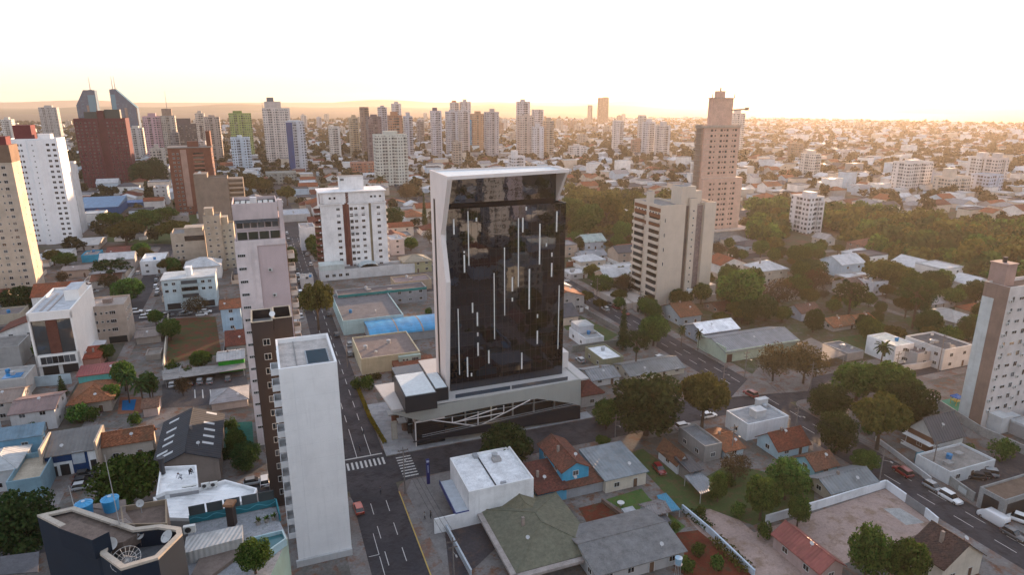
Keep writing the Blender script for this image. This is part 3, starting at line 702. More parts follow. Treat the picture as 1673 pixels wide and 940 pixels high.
def white_brown():
    a,b,w,d,z = fit(511, 521, 628, 314, 452, d=15)
    B = Bld('apartment_tower', 'white apartment tower with brown recessed strips, side balconies and a white lift block', 'apartment tower', a, b, w, d, z)
    lm('the white and brown tower', B)
    wl = paint((.8,.78,.77)); br = paint((.16,.055,.045)); H = z; W_ = w
    m = MB(); F_ = [(0,.33),(.43,.73),(.77,1.0)]
    for u0,u1 in F_: m.box(u0*W_,u1*W_,-1.2,0,-.1,H-5.5,0,1)
    m.box(0,W_,0,d,-.1,H-.5,0,1); m.box(.05*W_,.95*W_,-.9,-.01,H-5.5,H-.5,0,1); B.part(m, 'walls', [wl, R_PALE])
    m = MB(); m.box(-.6,W_+.6,-1.6,d+.5,H-.5,H-.1); m.box(-.3,.36*W_,-1.6,0,H-6,H-5.5); m.box(.41*W_,W_+.3,-1.6,0,H-6,H-5.5)
    for u0,u1 in F_:
        for q in (H-11.2,H-35): m.box(u0*W_-.1,u1*W_+.1,-1.3,-1.2,q,q+.25)
    B.part(m, 'cornice', wl)
    m = MB(); m.box(.33*W_,.43*W_,-.25,0,0,H-.6); m.box(.385*W_,.43*W_,-.9,-.25,0,H-.6); m.box(-.08,0,0,3,H-6,H-1); B.part(m, 'brown_strip', br)
    m = MB(); m.box(.73*W_,.77*W_,-.12,0,0,H-5); B.part(m, 'recess', paint((.3,.26,.18)))
    zs = [H-8.2-3.0*k for k in range(12)]
    B.win('F', [.26*W_], zs, 1.5, 1.1, out=1.2); B.win('F', [.53*W_,.64*W_], zs, 1.4, 1.1, out=1.2); B.win('F', [.88*W_], zs, 1.5, 1.1, out=1.2)
    B.win('F', [.46*W_], [q for q in zs], 1.4, 1.5, out=1.2, name='service_opening'); B.win('F', [.15*W_,.22*W_,.78*W_,.84*W_,.92*W_], [H-3], .9, .9, 0, out=.9, name='attic_window')
    bl = balc_mesh(6.5, 2.6, 0, br); b2 = balc_mesh(4.5, 1.4, 0, paint((.6,.55,.5)))
    for k in range(12): B.wins.append(('balcony', bl, (0, 7.5, H-9.6-3*k), ROT['L'])); B.wins.append(('balcony', b2, (W_, 3, H-9.6-3*k), ROT['R']))
    roofbox(B, .33*W_, .70*W_, 4, 10, 6.2, wl, 'lift_block', H-.2, R_GREY)
    B.win('F', [.37*W_], [H+4.8], 1.6, 1, 3, out=-4.0, name='lift_block_window'); B.flush()
    a1,b1 = a-4, b-9
    P = Bld('podium_building', 'low white podium with a barrel glass roof below the white and brown tower', 'podium', a1+1, b1, w+14, 8.4, 5)
    P.body(paint((.6,.6,.6)), R_GREY, .7); q = MB(); n = 7; x0, x1 = 18, 27
    for i in range(n):
        t0, t1 = math.pi*i/n, math.pi*(i+1)/n; c = (x0+x1)/2; r = (x1-x0)/2
        q.quad((c-r*math.cos(t0),.3,4.6+1.9*math.sin(t0)),(c-r*math.cos(t1),.3,4.6+1.9*math.sin(t1)),(c-r*math.cos(t1),8,4.6+1.9*math.sin(t1)),(c-r*math.cos(t0),8,4.6+1.9*math.sin(t0)))
    P.part(q, 'barrel_roof', plain((.42,.5,.52), .3)); P.win('F', [3,6,9,12], [2.4], 1.5, 1.3); P.flush()
    m = MB(); m.box(0,11,0,8.3,4.9,7.4,0); P.part(m, 'annex', paint((.55,.6,.58)))
white_brown()

def beige_block():
    a,b,w,d,z = fit(1037, 1081, 1171, 336, 503)
    B = Bld('apartment_tower', 'beige apartment block with striped balconies on its left face and brown top corner', 'apartment tower', a, b, w, d, z)
    lm('the beige balcony block', B)
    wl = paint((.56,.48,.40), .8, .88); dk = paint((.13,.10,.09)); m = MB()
    m.box(0,w*.44,0,d,-.1,z-.8,0,1); m.box(.44*w,w,1.6,d,-.1,z-.8,0,1); m.box(.53*w,.66*w,.5,1.6,-.1,z+2,0,1); m.box(.79*w,w,0,1.6,-.1,z-.8,0,1)
    m.ring([(0,0),(.44*w,0),(.44*w,d),(0,d)], z-.8, z, .25); m.ring([(.79*w,0),(w,0),(w,d),(.79*w,d)], z-.8, z, .25)
    m.box(.40*w,.66*w,2.2,9,z-.8,z+6.5,0,1); m.box(.66*w,.8*w,3,9,z-.8,z+4.4,0,1); m.box(.05*w,.12*w,10,13,z-.8,z+4,0,1)
    B.part(m, 'walls', [wl, R_GREY])
    m = MB(); m.box(.44*w,.53*w,1.5,1.6,0,z-1); B.part(m, 'recess_shade_paint', dk); m = MB(); m.box(.66*w,.79*w,1.5,1.6,3,z-1); B.part(m, 'stained_recess', concrete((.25,.2,.2), .9, .45, 1.2))  # first recess: its shade is put in as a dark brown panel
    m = MB()
    for q in (z-5.2,z-9.0,z-2.8): m.box(-.1,0,.4,d*.42,q,q+1.5); m.box(-.1,0,d*.52,d*.98,q,q+1.5)
    B.part(m, 'brown_band', paint((.19,.075,.035)))
    bl = balc_mesh(round(d*.40,1), 1.0, 0, wl); zs = [z-6.6-2.9*k for k in range(12)]
    for q in zs:
        for u0 in (.4+d*.4, d*.97): B.wins.append(('balcony', bl, (0, u0, q), ROT['L']))
    B.win('F', [.60*w], [z-3-2.9*k for k in range(13)], .6, .6, 0, out=-.5); B.win('F', [.08*w], [z-6-5.8*k for k in range(4)], .4, 1.4, 0)
    br = balc_mesh(3.0, 1.0, 0, wl, doors=False)
    for q in zs[2:]: B.wins.append(('balcony', br, (w, 4, q), ROT['R']))
    B.win('L', linspace(.5,d*.42,4)+linspace(d*.5,d*.97,4), [z-3.6], 1.0, 1.1); B.flush()
    m = MB(); m.box(-14,-1,2,d+6,0,2.6); m.box(w*.2,w+3,-1.6,-.1,0,3.2); m.box(w+.1,w+4,1,d,0,6.5); B.part(m, 'ground_floor_annex', paint((.48,.42,.38)))
    m = MB(); m.box(.56*w,.74*w,-1.0,.3,3.4,6.2,0); m.box(.6*w,.64*w,-1.04,-1.0,4.2,5.2,1); m.box(.66*w,.7*w,-1.04,-1.0,4.2,5.2,1); B.part(m, 'white_bay', [paint(WHITE), M_GLASS])
beige_block()

def construction():
    a,b,w,d,z = fit(1138, 1152, 1210, 206, 396)
    B = Bld('apartment_tower', 'unfinished pinkish brick tower with bare window openings and scaffolding on the left side', 'unfinished tower', a, b, w, d, z)
    lm('the unfinished brick tower', B)
    bk = concrete((.62,.40,.31), .9, .8, .3); cn = concrete((.5,.4,.33), .9, .7, .4); m = MB()
    m.box(0,w,0,d,-.1,z-.6,0,1); m.box(-.6,w+.6,-.6,d+.4,z-.9,z-.5,1); m.ring([(-.6,-.6),(w+.6,-.6),(w+.6,d+.4),(-.6,d+.4)], z-.5, z+.4, .2, 1)
    z2 = z*.56; m.box(-.3,w+3,-2.4,-.01,-.1,z2,0,1); m.box(w+.01,w+3,0,d*.7,-.1,z2,0,1)
    B.part(m, 'walls', [bk, cn])
    t = MB(); t.box(.24*w,.80*w,2,d*.8,z-.5,z+15,0,1); t.box(.2*w,.84*w,1.6,d*.84,z+15,z+15.4,1); t.box(.44*w,.62*w,4,8,z+15.4,z+19,0,1); t.box(.2*w,.22*w,2,2.4,z+15.4,z+17.5,1); t.box(.82*w,.84*w,2,2.4,z+15.4,z+17.5,1); t.box(.5*w,.53*w,5,5.4,z+19,z+21,1); B.part(t, 'lift_head', [bk, cn])
    nf = int(z/3.0)
    hole = win_mesh(1.5,1.2,bk,M_DARK,0); sm = win_mesh(.8,.9,bk,M_DARK,0)
    for k in range(nf):
        q = z-2.4-3.0*k
        out = 2.4 if q < z2-1 else 0
        if abs(q-z2) < 1.3: continue
        for u,me in ((.2,hole),(.3,sm),(.47,hole),(.56,sm),(.64,hole),(.8,sm),(.88,hole)):
            B.wins.append(('window_opening', me, (u*w, -out, q), 0))
    B.flush()
    m = MB()
    for k in range(nf): m.box(-.06,w+.06,-.05,-.0,z-1.2-3*k,z-1.0-3*k); m.box(-1.6,-.02,1,d*.9,z-1.2-3*k,z-1.0-3*k)
    B.part(m, 'floor_slab', cn); m = MB()
    for y in linspace(1,d*.9,6): m.tube((-1.5,y,0),(-1.5,y,z+1),.12,n=4); m.tube((-.5,y,0),(-.5,y,z+1),.12,n=4)
    B.part(m, 'scaffolding', plain((.3,.25,.2), .6)); m = MB(); m.tube((w*.76,2.2,z+8.6),(w*1.1,-1,z+9.2),.35,n=5); m.box(w*1.06,w*1.14,-1.6,-.4,z+8.5,z+10); B.part(m, 'hoist_arm', plain((.3,.22,.16)))
    m = MB(); m.box(-4,w+8,-8,d+6,-.1,7,0,1); m.box(-5,w+9.5,-9,d+7,7,7.5,1); B.part(m, 'podium', [concrete((.36,.36,.36)), cn])
construction()

def right_tower():
    a,b,w,d,z = fit(1610, 1651, 1850, 470, 703)
    B = Bld('apartment_tower', 'pale grey and taupe apartment tower cut by the right edge of the view', 'apartment tower', a, b, w, d, z)
    lm('the right edge tower', B)
    wl = paint((.6,.56,.54)); tp = paint((.26,.18,.145)); pl = paint((.55,.58,.58)); B.body(wl, R_BRN, .9)
    m = MB(); m.box(-.12,0,0,d*.52,0,z); m.box(-.12,0,d*.52,d,z-3.6,z); B.part(m, 'taupe_panel', tp); m = MB(); m.box(-.14,0,d*.525,d,0,z-3.6); B.part(m, 'pale_panel', pl)
    zs = [z-3.2-2.9*k for k in range(11)]
    B.win('F', [2.0,12], zs, .7, 1.3, 0, fr=plain((.5,.5,.48))); B.win('F', [5,15], zs, 1.6, .7, 1); B.win('F', [8,18], zs, 1.2, 1.2)
    for k, q in enumerate(zs): link('air_conditioner', ac_mesh(), B.root, (1.0+.3*(k%3),-.05,q-.6)); link('air_conditioner', ac_mesh(), B.root, (9.8,-.05,q-1.1))
    B.win('L', [d*.5], zs, .3, .3, 0); B.flush()
    m = MB(); m.box(2.4,6.0,3,7,z-.9,z+4.4,0); m.box(2.2,6.2,2.8,7.2,z+4.4,z+4.7,0); m.tube((4.2,5,z+4.7),(4.2,5,z+6),.5,n=8,m=1); B.part(m, 'lift_block', [paint((.36,.25,.22)), M_DARK])
    m = MB(); m.box(2,6,-3.5,-.1,0,4.5); m.box(7,11,-2.5,-.1,0,3.2); B.part(m, 'porch', paint((.55,.56,.56)))
right_tower()

def left_towers():
    a,b,w,d,z = fit(-70, 13, 21, 237, 478, d=11)
    B = Bld('apartment_tower', 'beige tower at the left edge with small paired windows and a narrow sunlit side', 'apartment tower', a, b, w, d, z); lm('the left edge tower', B)
    wl = paint((.52,.42,.33)); B.body(wl, R_GREY); zs = [z-9-2.9*k for k in range(22)]
    B.win('F', [w-3.2,w-8.5,w-14], zs, 1.3, 1.1); B.win('F', [w-5.2,w-11], zs, .5, .7, 0, name='bathroom_window'); B.win('R', [d*.5], zs, .3, .4, 0, name='vent_window')
    m = MB(); m.box(w-9,w+.1,-.12,0,z-7,z); m.box(w,w+.12,0,d,z-7,z); B.part(m, 'brown_top', paint((.2,.13,.09))); roofbox(B, w-6, w-1, 2, 8, 4, paint(WINE), 'wine_roof_block'); B.flush()
    a,b,w,d,z = fit(8, 92, 95, 226, 396, d=18)
    B = Bld('apartment_tower', 'white faceted tower with rows of dark windows and a wine red roof block', 'apartment tower', a, b, w, d, z); lm('the white faceted tower', B)
    wl = paint((.82,.82,.83), .7, .9); m = MB(); m.box(0,w,0,d,-.1,z-1,0,1); m.prism([(w*.38,-.01),(w*.44,-2.2),(w*.60,-2.2),(w*.72,-.01)], -.1, z-.8, 0, 1); m.ring([(0,0),(w,0),(w,d),(0,d)], z-1, z, .3); B.part(m, 'walls', [wl, R_PALE])
    zs = [z-3.4-3.0*k for k in range(23)]
    B.win('F', [w*.10,w*.80,w*.92], zs, 1.5, 1.2, 1); B.win('F', [w*.22,w*.28], zs, .8, 1.1, 0, name='narrow_window'); B.win('F', [w*.52], zs, .5, .6, 0, out=2.2, name='small_window')
    roofbox(B, w*.15, w*.50, 3, 12, 8, paint(WINE), 'wine_roof_block'); roofbox(B, w*.6, w*.85, 4, 10, 3, wl); B.flush()
    a,b,w,d,z = fit(97, 115, 119, 266, 381, d=14)
    B = Bld('apartment_tower', 'slim plain white tower behind the white faceted tower', 'apartment tower', a, b, w, d, z); B.body(paint((.6,.6,.61)), R_PALE); B.win('F', [w*.3,w*.7], [z-4-3*k for k in range(14)], .7, .8, 0); B.flush()
    a,b,w,d,z = fit(119, 204, 207, 193, 304, d=22)
    B = Bld('apartment_tower', 'broad dark wine red apartment tower with a grid of small windows', 'apartment tower', a, b, w, d, z); lm('the dark wine red tower', B)
    wl = paint((.095,.017,.028)); m = MB(); m.box(0,w*.46,0,d,-.1,z-1,0,1); m.box(w*.46,w*.58,1.5,d,-.1,z+7,0,1); m.box(w*.58,w,0,d,-.1,z-1,0,1); m.ring([(0,0),(w*.46,0),(w*.46,d),(0,d)], z-1, z, .3); m.ring([(w*.58,0),(w,0),(w,d),(w*.58,d)], z-1, z, .3); B.part(m, 'walls', [wl, R_DARK])
    zs = [z-4-3.1*k for k in range(24)]
    for u in (.05,.13,.22,.30,.39,.64,.73,.81,.89,.96): B.win('F', [u*w], zs, 1.3, 1.1, 0, fr=paint((.35,.25,.25)))
    m = MB(); m.box(w*.2,w*.44,4,12,z-1,z+6); m.box(w*.6,w*.9,4,12,z-1,z+8); B.part(m, 'dark_roof_block', plain((.03,.045,.045), .6)); B.flush(90)
    a,b,w,d,z = fit(273, 344, 372, 241, 348)
    B = Bld('apartment_tower', 'brick brown tower with pinkish window strip and open balconies on its right side', 'apartment tower', a, b, w, min(d,24), z); lm('the brick brown tower', B)
    wl = paint((.17,.065,.045)); d = B.d; B.body(wl, R_DARK); m = MB(); m.box(-.6,w+.6,-.6,d+.4,z,z+.5); B.part(m, 'roof_slab', concrete((.2,.18,.17)))
    m = MB(); m.box(w*.28,w*.42,-.15,0,6,z-1); B.part(m, 'pink_strip', paint((.36,.24,.2)))
    zs = [z-4-3.0*k for k in range(20)]; bm = balc_mesh(round(w*.26,1), 1.1, 0, paint((.25,.11,.08)))
    for q in zs: B.wins.append(('balcony', bm, (w*.56,0,q-1.5), 0))
    B.win('F', [w*.12,w*.22,w*.35], zs, 1.3, 1.1); B.win('R', [d*.3,d*.65], zs, 3, 1.4, 2)
    roofbox(B, w*.45, w*.7, 5, 12, 5, wl, 'lift_block'); roofbox(B, w*.90, w, 8, d, 12, paint((.13,.045,.03)), 'tall_rear_block'); B.flush()
    a,b,w,d,z = fit(316, 371, 375, 289, 376, d=14)
    B = Bld('apartment_tower', 'taupe tower with a windowless front and open balconies on the right', 'apartment tower', a, b, w, d, z); lm('the taupe tower', B)
    wl = paint((.23,.185,.15)); B.body(wl, R_GREY, 1.2); m = MB(); m.box(0,.4*w,1,d,z-.5,z+2.2); m.box(w,w+9,2,d,-.1,z-1.5); B.part(m, 'wing', wl)
    bm = balc_mesh(8.6, 1.3, 0, paint((.33,.26,.2)))
    for k in range(14): B.wins.append(('balcony', bm, (w+.2,2,z-4.5-3*k), 0))
    B.flush(); m = MB(); m.tube((w*.2,6,z),(w*.2,6,z+2),.1); m.tube((w*.2-.5,5.2,z+2.6),(w*.2,6,z+2),1.3,.4,12); B.part(m, 'satellite_dish', plain((.5,.48,.45)))
left_towers()

def mid_left():
    # white office with a dark glass front
    a,b,w,d,z = fit(42, 115, 150, 507, 610)
    B = Bld('office_building', 'white office block with a dark glass front split by a brick strip', 'office building', a, b, w, min(d,34), z); d = B.d
    lm('the glass fronted white office', B)
    wl = paint((.84,.81,.77), .7, .92); m = MB(); m.box(0,w,1.2,d,-.1,z-.5,0,1); m.box(0,.5,0,1.2,3.5,z-.5); m.box(w-.5,w,0,1.2,3.5,z-.5); m.box(0,w,0,1.2,z-2.4,z-.5,0,1); m.box(0,w,0,1.2,3.5,7.0,0); m.ring([(0,0),(w,0),(w,d),(0,d)], z-.5, z+.2, .4); m.box(w*.62,w*.98,d*.45,d*.8,z-.5,z+3,0,1); B.part(m, 'walls', [wl, concrete((.5,.52,.55))])
    m = MB(); m.box(.5,w*.36,.9,1.2,7,z-2.4); m.box(w*.62,w-.5,.9,1.2,7,z-2.4); B.part(m, 'curtain_glass', glass((.01,.02,.025), .04, .9)); m = MB(); m.box(w*.36,w*.62,.7,1.2,7,z-2.4); B.part(m, 'brick_strip', concrete((.14,.055,.04)))
    B.win('F', linspace(1.2,w-1,6), [5.3], 1.4, 2.2, 0); m = MB(); m.box(w*.2,w*.27,4,d*.8,z-.48,z-.38); m.box(w*.4,w*.44,3,d*.9,z-.48,z-.3); B.part(m, 'roof_duct', plain((.3,.27,.26)))
    m = MB(); m.box(1,w*.45,1.05,1.2,.3,3.2); m.box(w*.55,w-1,1.05,1.2,.3,3.2); B.part(m, 'garage_opening', M_DARK); B.flush()
    a,b,w,d,z = fit(141, 202, 212, 497, 559)
    B = Bld('apartment_building', 'beige four storey building joined to the white office, ribbed brown roof', 'apartment building', a, b, w, min(d,20), z); d = B.d
    wl = paint((.44,.36,.3)); B.body(wl, sheet((.3,.25,.22), 'x', .8), .5); B.win('F', [w*.16,w*.66], [z-2.6,z-5.6,z-8.6], 1.7, 1.1, 2); B.win('F', [w*.36,w*.5], [z-2.6,z-5.6,z-8.6], .7, .6, 0, name='bathroom_window')
    m = MB(); m.box(w*.35,w*.6,d*.4,d*.62,z-.5,z+.9); B.part(m, 'roof_hatch', concrete((.32,.25,.22))); m = MB(); m.box(w*.45,w-.6,-.06,0,.2,2.6); B.part(m, 'garage_opening', M_DARK); B.win('R', linspace(1,d-1,4), [z-3,z-6], 1, .9); B.flush()
    a,b,w,d,z = fit(263, 350, 352, 452, 500, d=13)
    B = Bld('apartment_building', 'pale aqua three storey flats with open middle balconies and a white sheet roof', 'apartment building', a, b, w, d, z); lm('the pale aqua flats', B)
    wl = paint((.5,.6,.63)); m = MB(); m.box(0,w,0,d,-.1,z,0,1); m.box(-.3,w+.3,-.4,d+.3,z,z+.35,1); B.part(m, 'walls', [wl, sheet((.5,.52,.52), 'y', .8)])
    bm = balc_mesh(round(w*.34,1), 1.0, 0, paint((.35,.42,.42)))
    for q in (z-2.9,z-5.7,z-8.5): B.wins.append(('balcony', bm, (w*.34,0,q), 0))
    B.win('F', [w*.08,w*.22,w*.77,w*.9], [z-1.6,z-4.4], 1.2, 1.0); m = MB(); m.box(w*.05,w*.3,-.06,0,.3,2.8); m.box(w*.72,w*.95,-.06,0,.3,2.8); B.part(m, 'garage_opening', M_DARK); roofbox(B, w*.45,w*.56,d*.3,d*.6,3.4,paint(WHITE),'water_tank',z); B.flush()
    S = [('beige tower part with a dark glazed top floor', 278,333,337,379,437,16,(.44,.37,.3)), ('tall narrow beige tower with a column of small windows', 331,359,362,352,441,12,(.42,.34,.26)), ('cream blank tower beside the tall narrow beige tower', 359,381,384,366,438,10,(.46,.4,.31))]
    for lb,xL,xC,xR,yt,yb,dd,c in S:
        a,b,w,d,z = fit(xL,xC,xR,yt,yb,d=dd); B = Bld('apartment_tower', lb, 'apartment tower', a,b,w,d,z); wl = paint(c); B.body(wl, R_GREY)
        if 'narrow beige' in lb: B.win('F', [w*.25,w*.7], [z-3-2.9*k for k in range(9)], 1.0, .9); roofbox(B, w*.1,w*.6,2,8,4,wl,'lift_block')
        elif 'glazed' in lb: m = MB(); m.box(w*.4,w,-.1,0,z-4,z-1.5); B.part(m, 'glazed_floor', M_GLASS); B.win('F', [w*.15,w*.3], [z-6-3*k for k in range(5)], 1, 1); roofbox(B, w*.4, w*.95, 3, 12, 2.6, wl)
        else: B.win('F', [w*.5], [z-3-2.9*k for k in range(8)], .5, .6, 0)
        B.flush()
mid_left()

# ------------------------------------------------------------------ far towers of the skyline
def ftower(label, xL, xC, xR, yt, yb, wall, d=None, top=None, mat=None, extra=None, name='apartment_tower', pend_=None):
    a,b,w,d,z = fit(xL,xC,xR,yt,yb,d=d)
    d = min(d, 26)
    B = Bld(name, label, 'tower block', a,b,w,d,z, group='tower blocks of the skyline', pendlook=pend_)
    mt = mat or facade(wall); m = MB(); m.box(0,w,0,d,-.1,z,0)
    for x in (w*.0,w*.62): m.box(x+.02*w,x+w*.36,-1.0,0,-.1,z-1.5,0)
    m.ring([(0,0),(w,0),(w,d),(0,d)], z, z+1, .4, 1)
    B.part(m, 'walls', [mt, paint(wall)])
    if top is None: top = (.3,.72,random.uniform(3,6))
    if top: roofbox(B, w*top[0], w*top[1], d*.25, d*.75, top[2], paint(top[3] if len(top) > 3 else sc(wall,.9)), 'lift_block', z)
    if extra: extra(B)
    return B
def antenna(h):
    def f(B):
        m = MB(); m.tube((B.w*.5,B.d*.5,B.h),(B.w*.5,B.d*.5,B.h+h),.5,.12,5); B.part(m, 'antenna_mast', plain((.25,.2,.2), .5))
    return f
B = ftower('tall white tower with rows of windows and stepped crown', 427,428,473,178,270,(.6,.55,.52),d=18,top=(.1,.7,9,(.5,.45,.43))); lm('the tall white tower', B); B2 = B
roofbox(B, B.w*.2,B.w*.45,B.d*.3,B.d*.6,5,paint((.1,.14,.18)),'tank_house',B.h+9)
B = ftower('blue tower with white balcony bands on its right half', 465,468,497,200,285,(.5,.52,.56),d=18,top=(.1,.8,2,(.5,.55,.6))); m = MB(); m.box(0,B.w*.3,-1.3,0,0,B.h); m.box(-.3,0,0,B.d,0,B.h); B.part(m, 'blue_wall', paint((.015,.065,.2))); lm('the blue and white tower', B)
B = ftower('green and white banded tower with a green stair strip', 612,613,665,222,304,(.55,.57,.52),d=16); lm('the green banded tower', B)
B = None
for q in [1]:
    pass
ftower('lime green tower stepped at the top', 373,410,413,186,262,(.28,.36,.12),d=16,top=(.2,.6,4,(.15,.24,.07)))
ftower('pale blue and white tower in front of the lime green tower', 376,408,413,226,282,(.5,.6,.68),d=16,top=(.35,.6,3))
ftower('sandy tower with an antenna, right of the lime green tower', 411,430,432,196,268,(.4,.3,.22),d=14,extra=antenna(26))
ftower('pink and white checked tower', 232,262,268,191,262,(.5,.32,.36),d=16)
ftower('grey beige tower with a tall lattice mast', 262,285,289,190,262,(.38,.34,.3),d=14,top=(.1,.8,10,(.28,.2,.16)),extra=antenna(34))
ftower('dark slate office block beside the grey beige tower', 285,333,336,203,250,(.05,.055,.075),d=20,top=(.0,.55,9,(.06,.06,.08)))
ftower('low white slab block left of the pink and white tower', 207,232,237,210,262,(.52,.5,.48),d=20)
ftower('round-topped grey office tower with open decks far at the left', 62,92,96,176,232,(.4,.4,.4),d=20)
ftower('white slab block far left behind the white faceted tower', 0,18,22,196,250,(.6,.58,.55),d=16)
ftower('grey striped twin tower with orange balconies', 333,358,361,192,262,(.42,.34,.3),d=14)
ftower('cream tower with tall windows left of the lime green tower', 318,333,336,186,250,(.5,.45,.4),d=14)
for lb,xL,xC,xR,yt,yb,c,tp in (
 ('brown slab tower at the middle of the skyline',588,589,602,176,262,(.22,.16,.14),0),('grey twin tower left of the orange-striped tower',617,619,632,176,250,(.4,.4,.45),None),
 ('white and grey tall tower of the central cluster',639,641,655,170,240,(.55,.53,.55),None),('dark purple grey tower with red trimmed edge',598,601,623,192,275,(.16,.13,.15),None),
 ('orange brown striped tower of the central cluster',632,636,657,190,280,(.38,.2,.13),(.2,.7,5,(.4,.2,.12))),('blue grey tower with white frames beside the orange brown tower',660,662,674,191,262,(.45,.47,.52),None),
 ('ochre and grey tower left of the dark purple tower',569,571,586,193,258,(.45,.36,.25),None),('white low tower left of the ochre tower',535,538,555,208,262,(.6,.58,.55),0),
 ('navy topped white tower of the central cluster',704,706,721,182,262,(.5,.5,.55),(.2,.6,5,(.04,.05,.12))),('white twin tower with red roof rooms',737,739,750,168,240,(.55,.5,.5),(.2,.7,4,(.5,.2,.12))),
 ('white twin tower beside the red roofed one',752,754,769,167,240,(.52,.5,.52),(.3,.6,5)),('grey blue twin block of the central cluster',729,731,748,183,258,(.4,.44,.5),None),
 ('pale tower right of the grey blue twin block',750,752,767,181,256,(.5,.5,.52),None),('orange brick tower right of the central cluster',770,772,792,187,250,(.42,.26,.17),None),
 ('bright blue stepped block under the central cluster',761,764,779,199,250,(.06,.32,.55),(.2,.6,3)),('pale grey tower with a brown edge, right of the orange brick tower',793,796,815,184,262,(.42,.4,.42),(.4,.7,5)),
 ('tall white tower with a stepped crown right of centre',847,850,866,167,260,(.55,.52,.54),(.3,.6,4)),('brown and white balconied tower right of centre',846,850,872,190,262,(.5,.43,.4),None),
 ('wide pale block in front of the stepped crown tower',868,870,889,208,262,(.55,.56,.6),None),('slim pointed pale tower right of centre',897,900,908,165,235,(.48,.46,.48),(.3,.7,4)),
 ('tan tower below the slim pointed tower',890,893,905,198,260,(.45,.37,.3),None),('white tower with dark windows right of centre',873,875,888,180,255,(.55,.53,.55),0),
 ('dark brown tower pair standing alone on the horizon',976,980,995,160,205,(.16,.11,.09),(.45,1,3)),('grey stub tower left of the lone dark pair',962,964,968,172,205,(.35,.3,.28),0),
 ('white block with grey windows in the hazy middle distance',1008,1009,1019,198,250,(.58,.57,.58),0),('pale tower with blue balconies in the hazy middle distance',1056,1058,1071,200,260,(.5,.52,.56),None),
 ('twin pale tower right of the blue balconied one',1079,1081,1096,206,262,(.52,.5,.5),None),('slim pale tower left of the blue balconied one',1049,1051,1056,189,245,(.5,.48,.47),0),
 ('hazy white tower behind the unfinished tower',1196,1200,1218,186,252,(.6,.55,.52),None),('small white tower with a dark grid front',834,838,858,257,300,(.6,.6,.62),(.1,.5,6,(.65,.65,.66))),
 ('white balcony tower on the forest edge at right',1300,1322,1347,325,382,(.66,.65,.66),(.4,.8,3)),('white ribbed tower at the right with dark window slots',1482,1486,1525,267,314,(.6,.58,.57),(.3,.6,2)),
 ('white tower pair left member at the far right',1600,1604,1626,258,302,(.6,.58,.57),None),('white tower pair right member with orange edge',1628,1630,1649,260,305,(.58,.52,.5),None),
 ('bluish low block under the white tower pair',1613,1616,1640,288,318,(.42,.48,.58),0),('stepped cream block right of the white ribbed tower',1548,1552,1586,292,318,(.6,.52,.45),(.2,.5,8)),
 ('white hotel block with a small dome left of the ribbed tower',1325,1328,1342,253,290,(.6,.56,.52),None),('brown cube block in the haze',1299,1302,1313,236,262,(.25,.18,.13),0),
 ('red brick slab houses right of the park trees',568,575,612,268,292,(.4,.17,.11),0),
 ('grey green office slab beside the taupe tower trees',433,434,484,284,302,(.3,.31,.28),0),('white pink block behind the lone white tower',930,936,958,240,262,(.6,.58,.58),(.3,.6,3))):
    ftower(lb, xL,xC,xR,yt,yb,c,d=None if xC-xL < 0 else random.uniform(12,18),top=tp)
# the two blue glass slant-topped towers
def slant(label, xl, xr, yhi, ylo, ub, yb, side, d, mast):
    a,b,w,dd,z = fit(xl, xr, xr+3, yhi, yb, d=d)
    P = xy(a+w/2,b); zl = height_at(P, ylo)
    B = Bld('office_tower', label, 'tower block', a,b,w,d,z, group='tower blocks of the skyline')
    pf = [(0,0),(w,0),(w,z),(w*ub,z),(0,zl)] if side > 0 else [(0,0),(w,0),(w,zl),(w*(1-ub),z),(0,z)]
    m = MB(); k = len(pf); vs = [(u,0,q) for u,q in pf]+[(u,d,q) for u,q in pf]
    m.add(vs, [list(range(k))[::-1], [k+i for i in range(k)]]+[[i,(i+1)%k,k+(i+1)%k,k+i] for i in range(k)])
    m.v = [(p[0],p[1],max(p[2],-.1)) for p in m.v]
    B.part(m, 'walls', [facade((.01,.075,.16), (.004,.06,.12), 1.8, 3.2, .8, .6, light=(.03,.13,.2), roof=(.03,.15,.22))])
    u0, u1 = (w*.62, w*.98) if side > 0 else (w*.02, w*.2); m = MB(); m.box(u0,u1,-.5,0,0,z-9); B.part(m, 'glass_strip', plain((.02,.2,.3), .15)); m = MB(); m.box(w*.5,w*.6,-.7,0,0,zl); m.box(w*.96,w,-.6,0,0,zl); B.part(m, 'stone_rib', paint((.2,.16,.15)))
    for q in mast: m = MB(); m.tube((w*q,d*.5,z-6),(w*q,d*.5,z+24),.9,.2,5); m.box(w*q-3,w*q+3,d*.5-.2,d*.5+.2,z,z+.8); B.part(m, 'antenna_mast', plain((.3,.22,.22)))
    lm('the blue slant-topped towers', B)
slant('blue glass tower with a roof sloping down to the left', 120,154,147,172,.45,236,1,22,(.75,))
slant('blue glass tower with a roof sloping down to the right and masts', 178,219,146,176,.75,236,-1,24,(.1,.2))
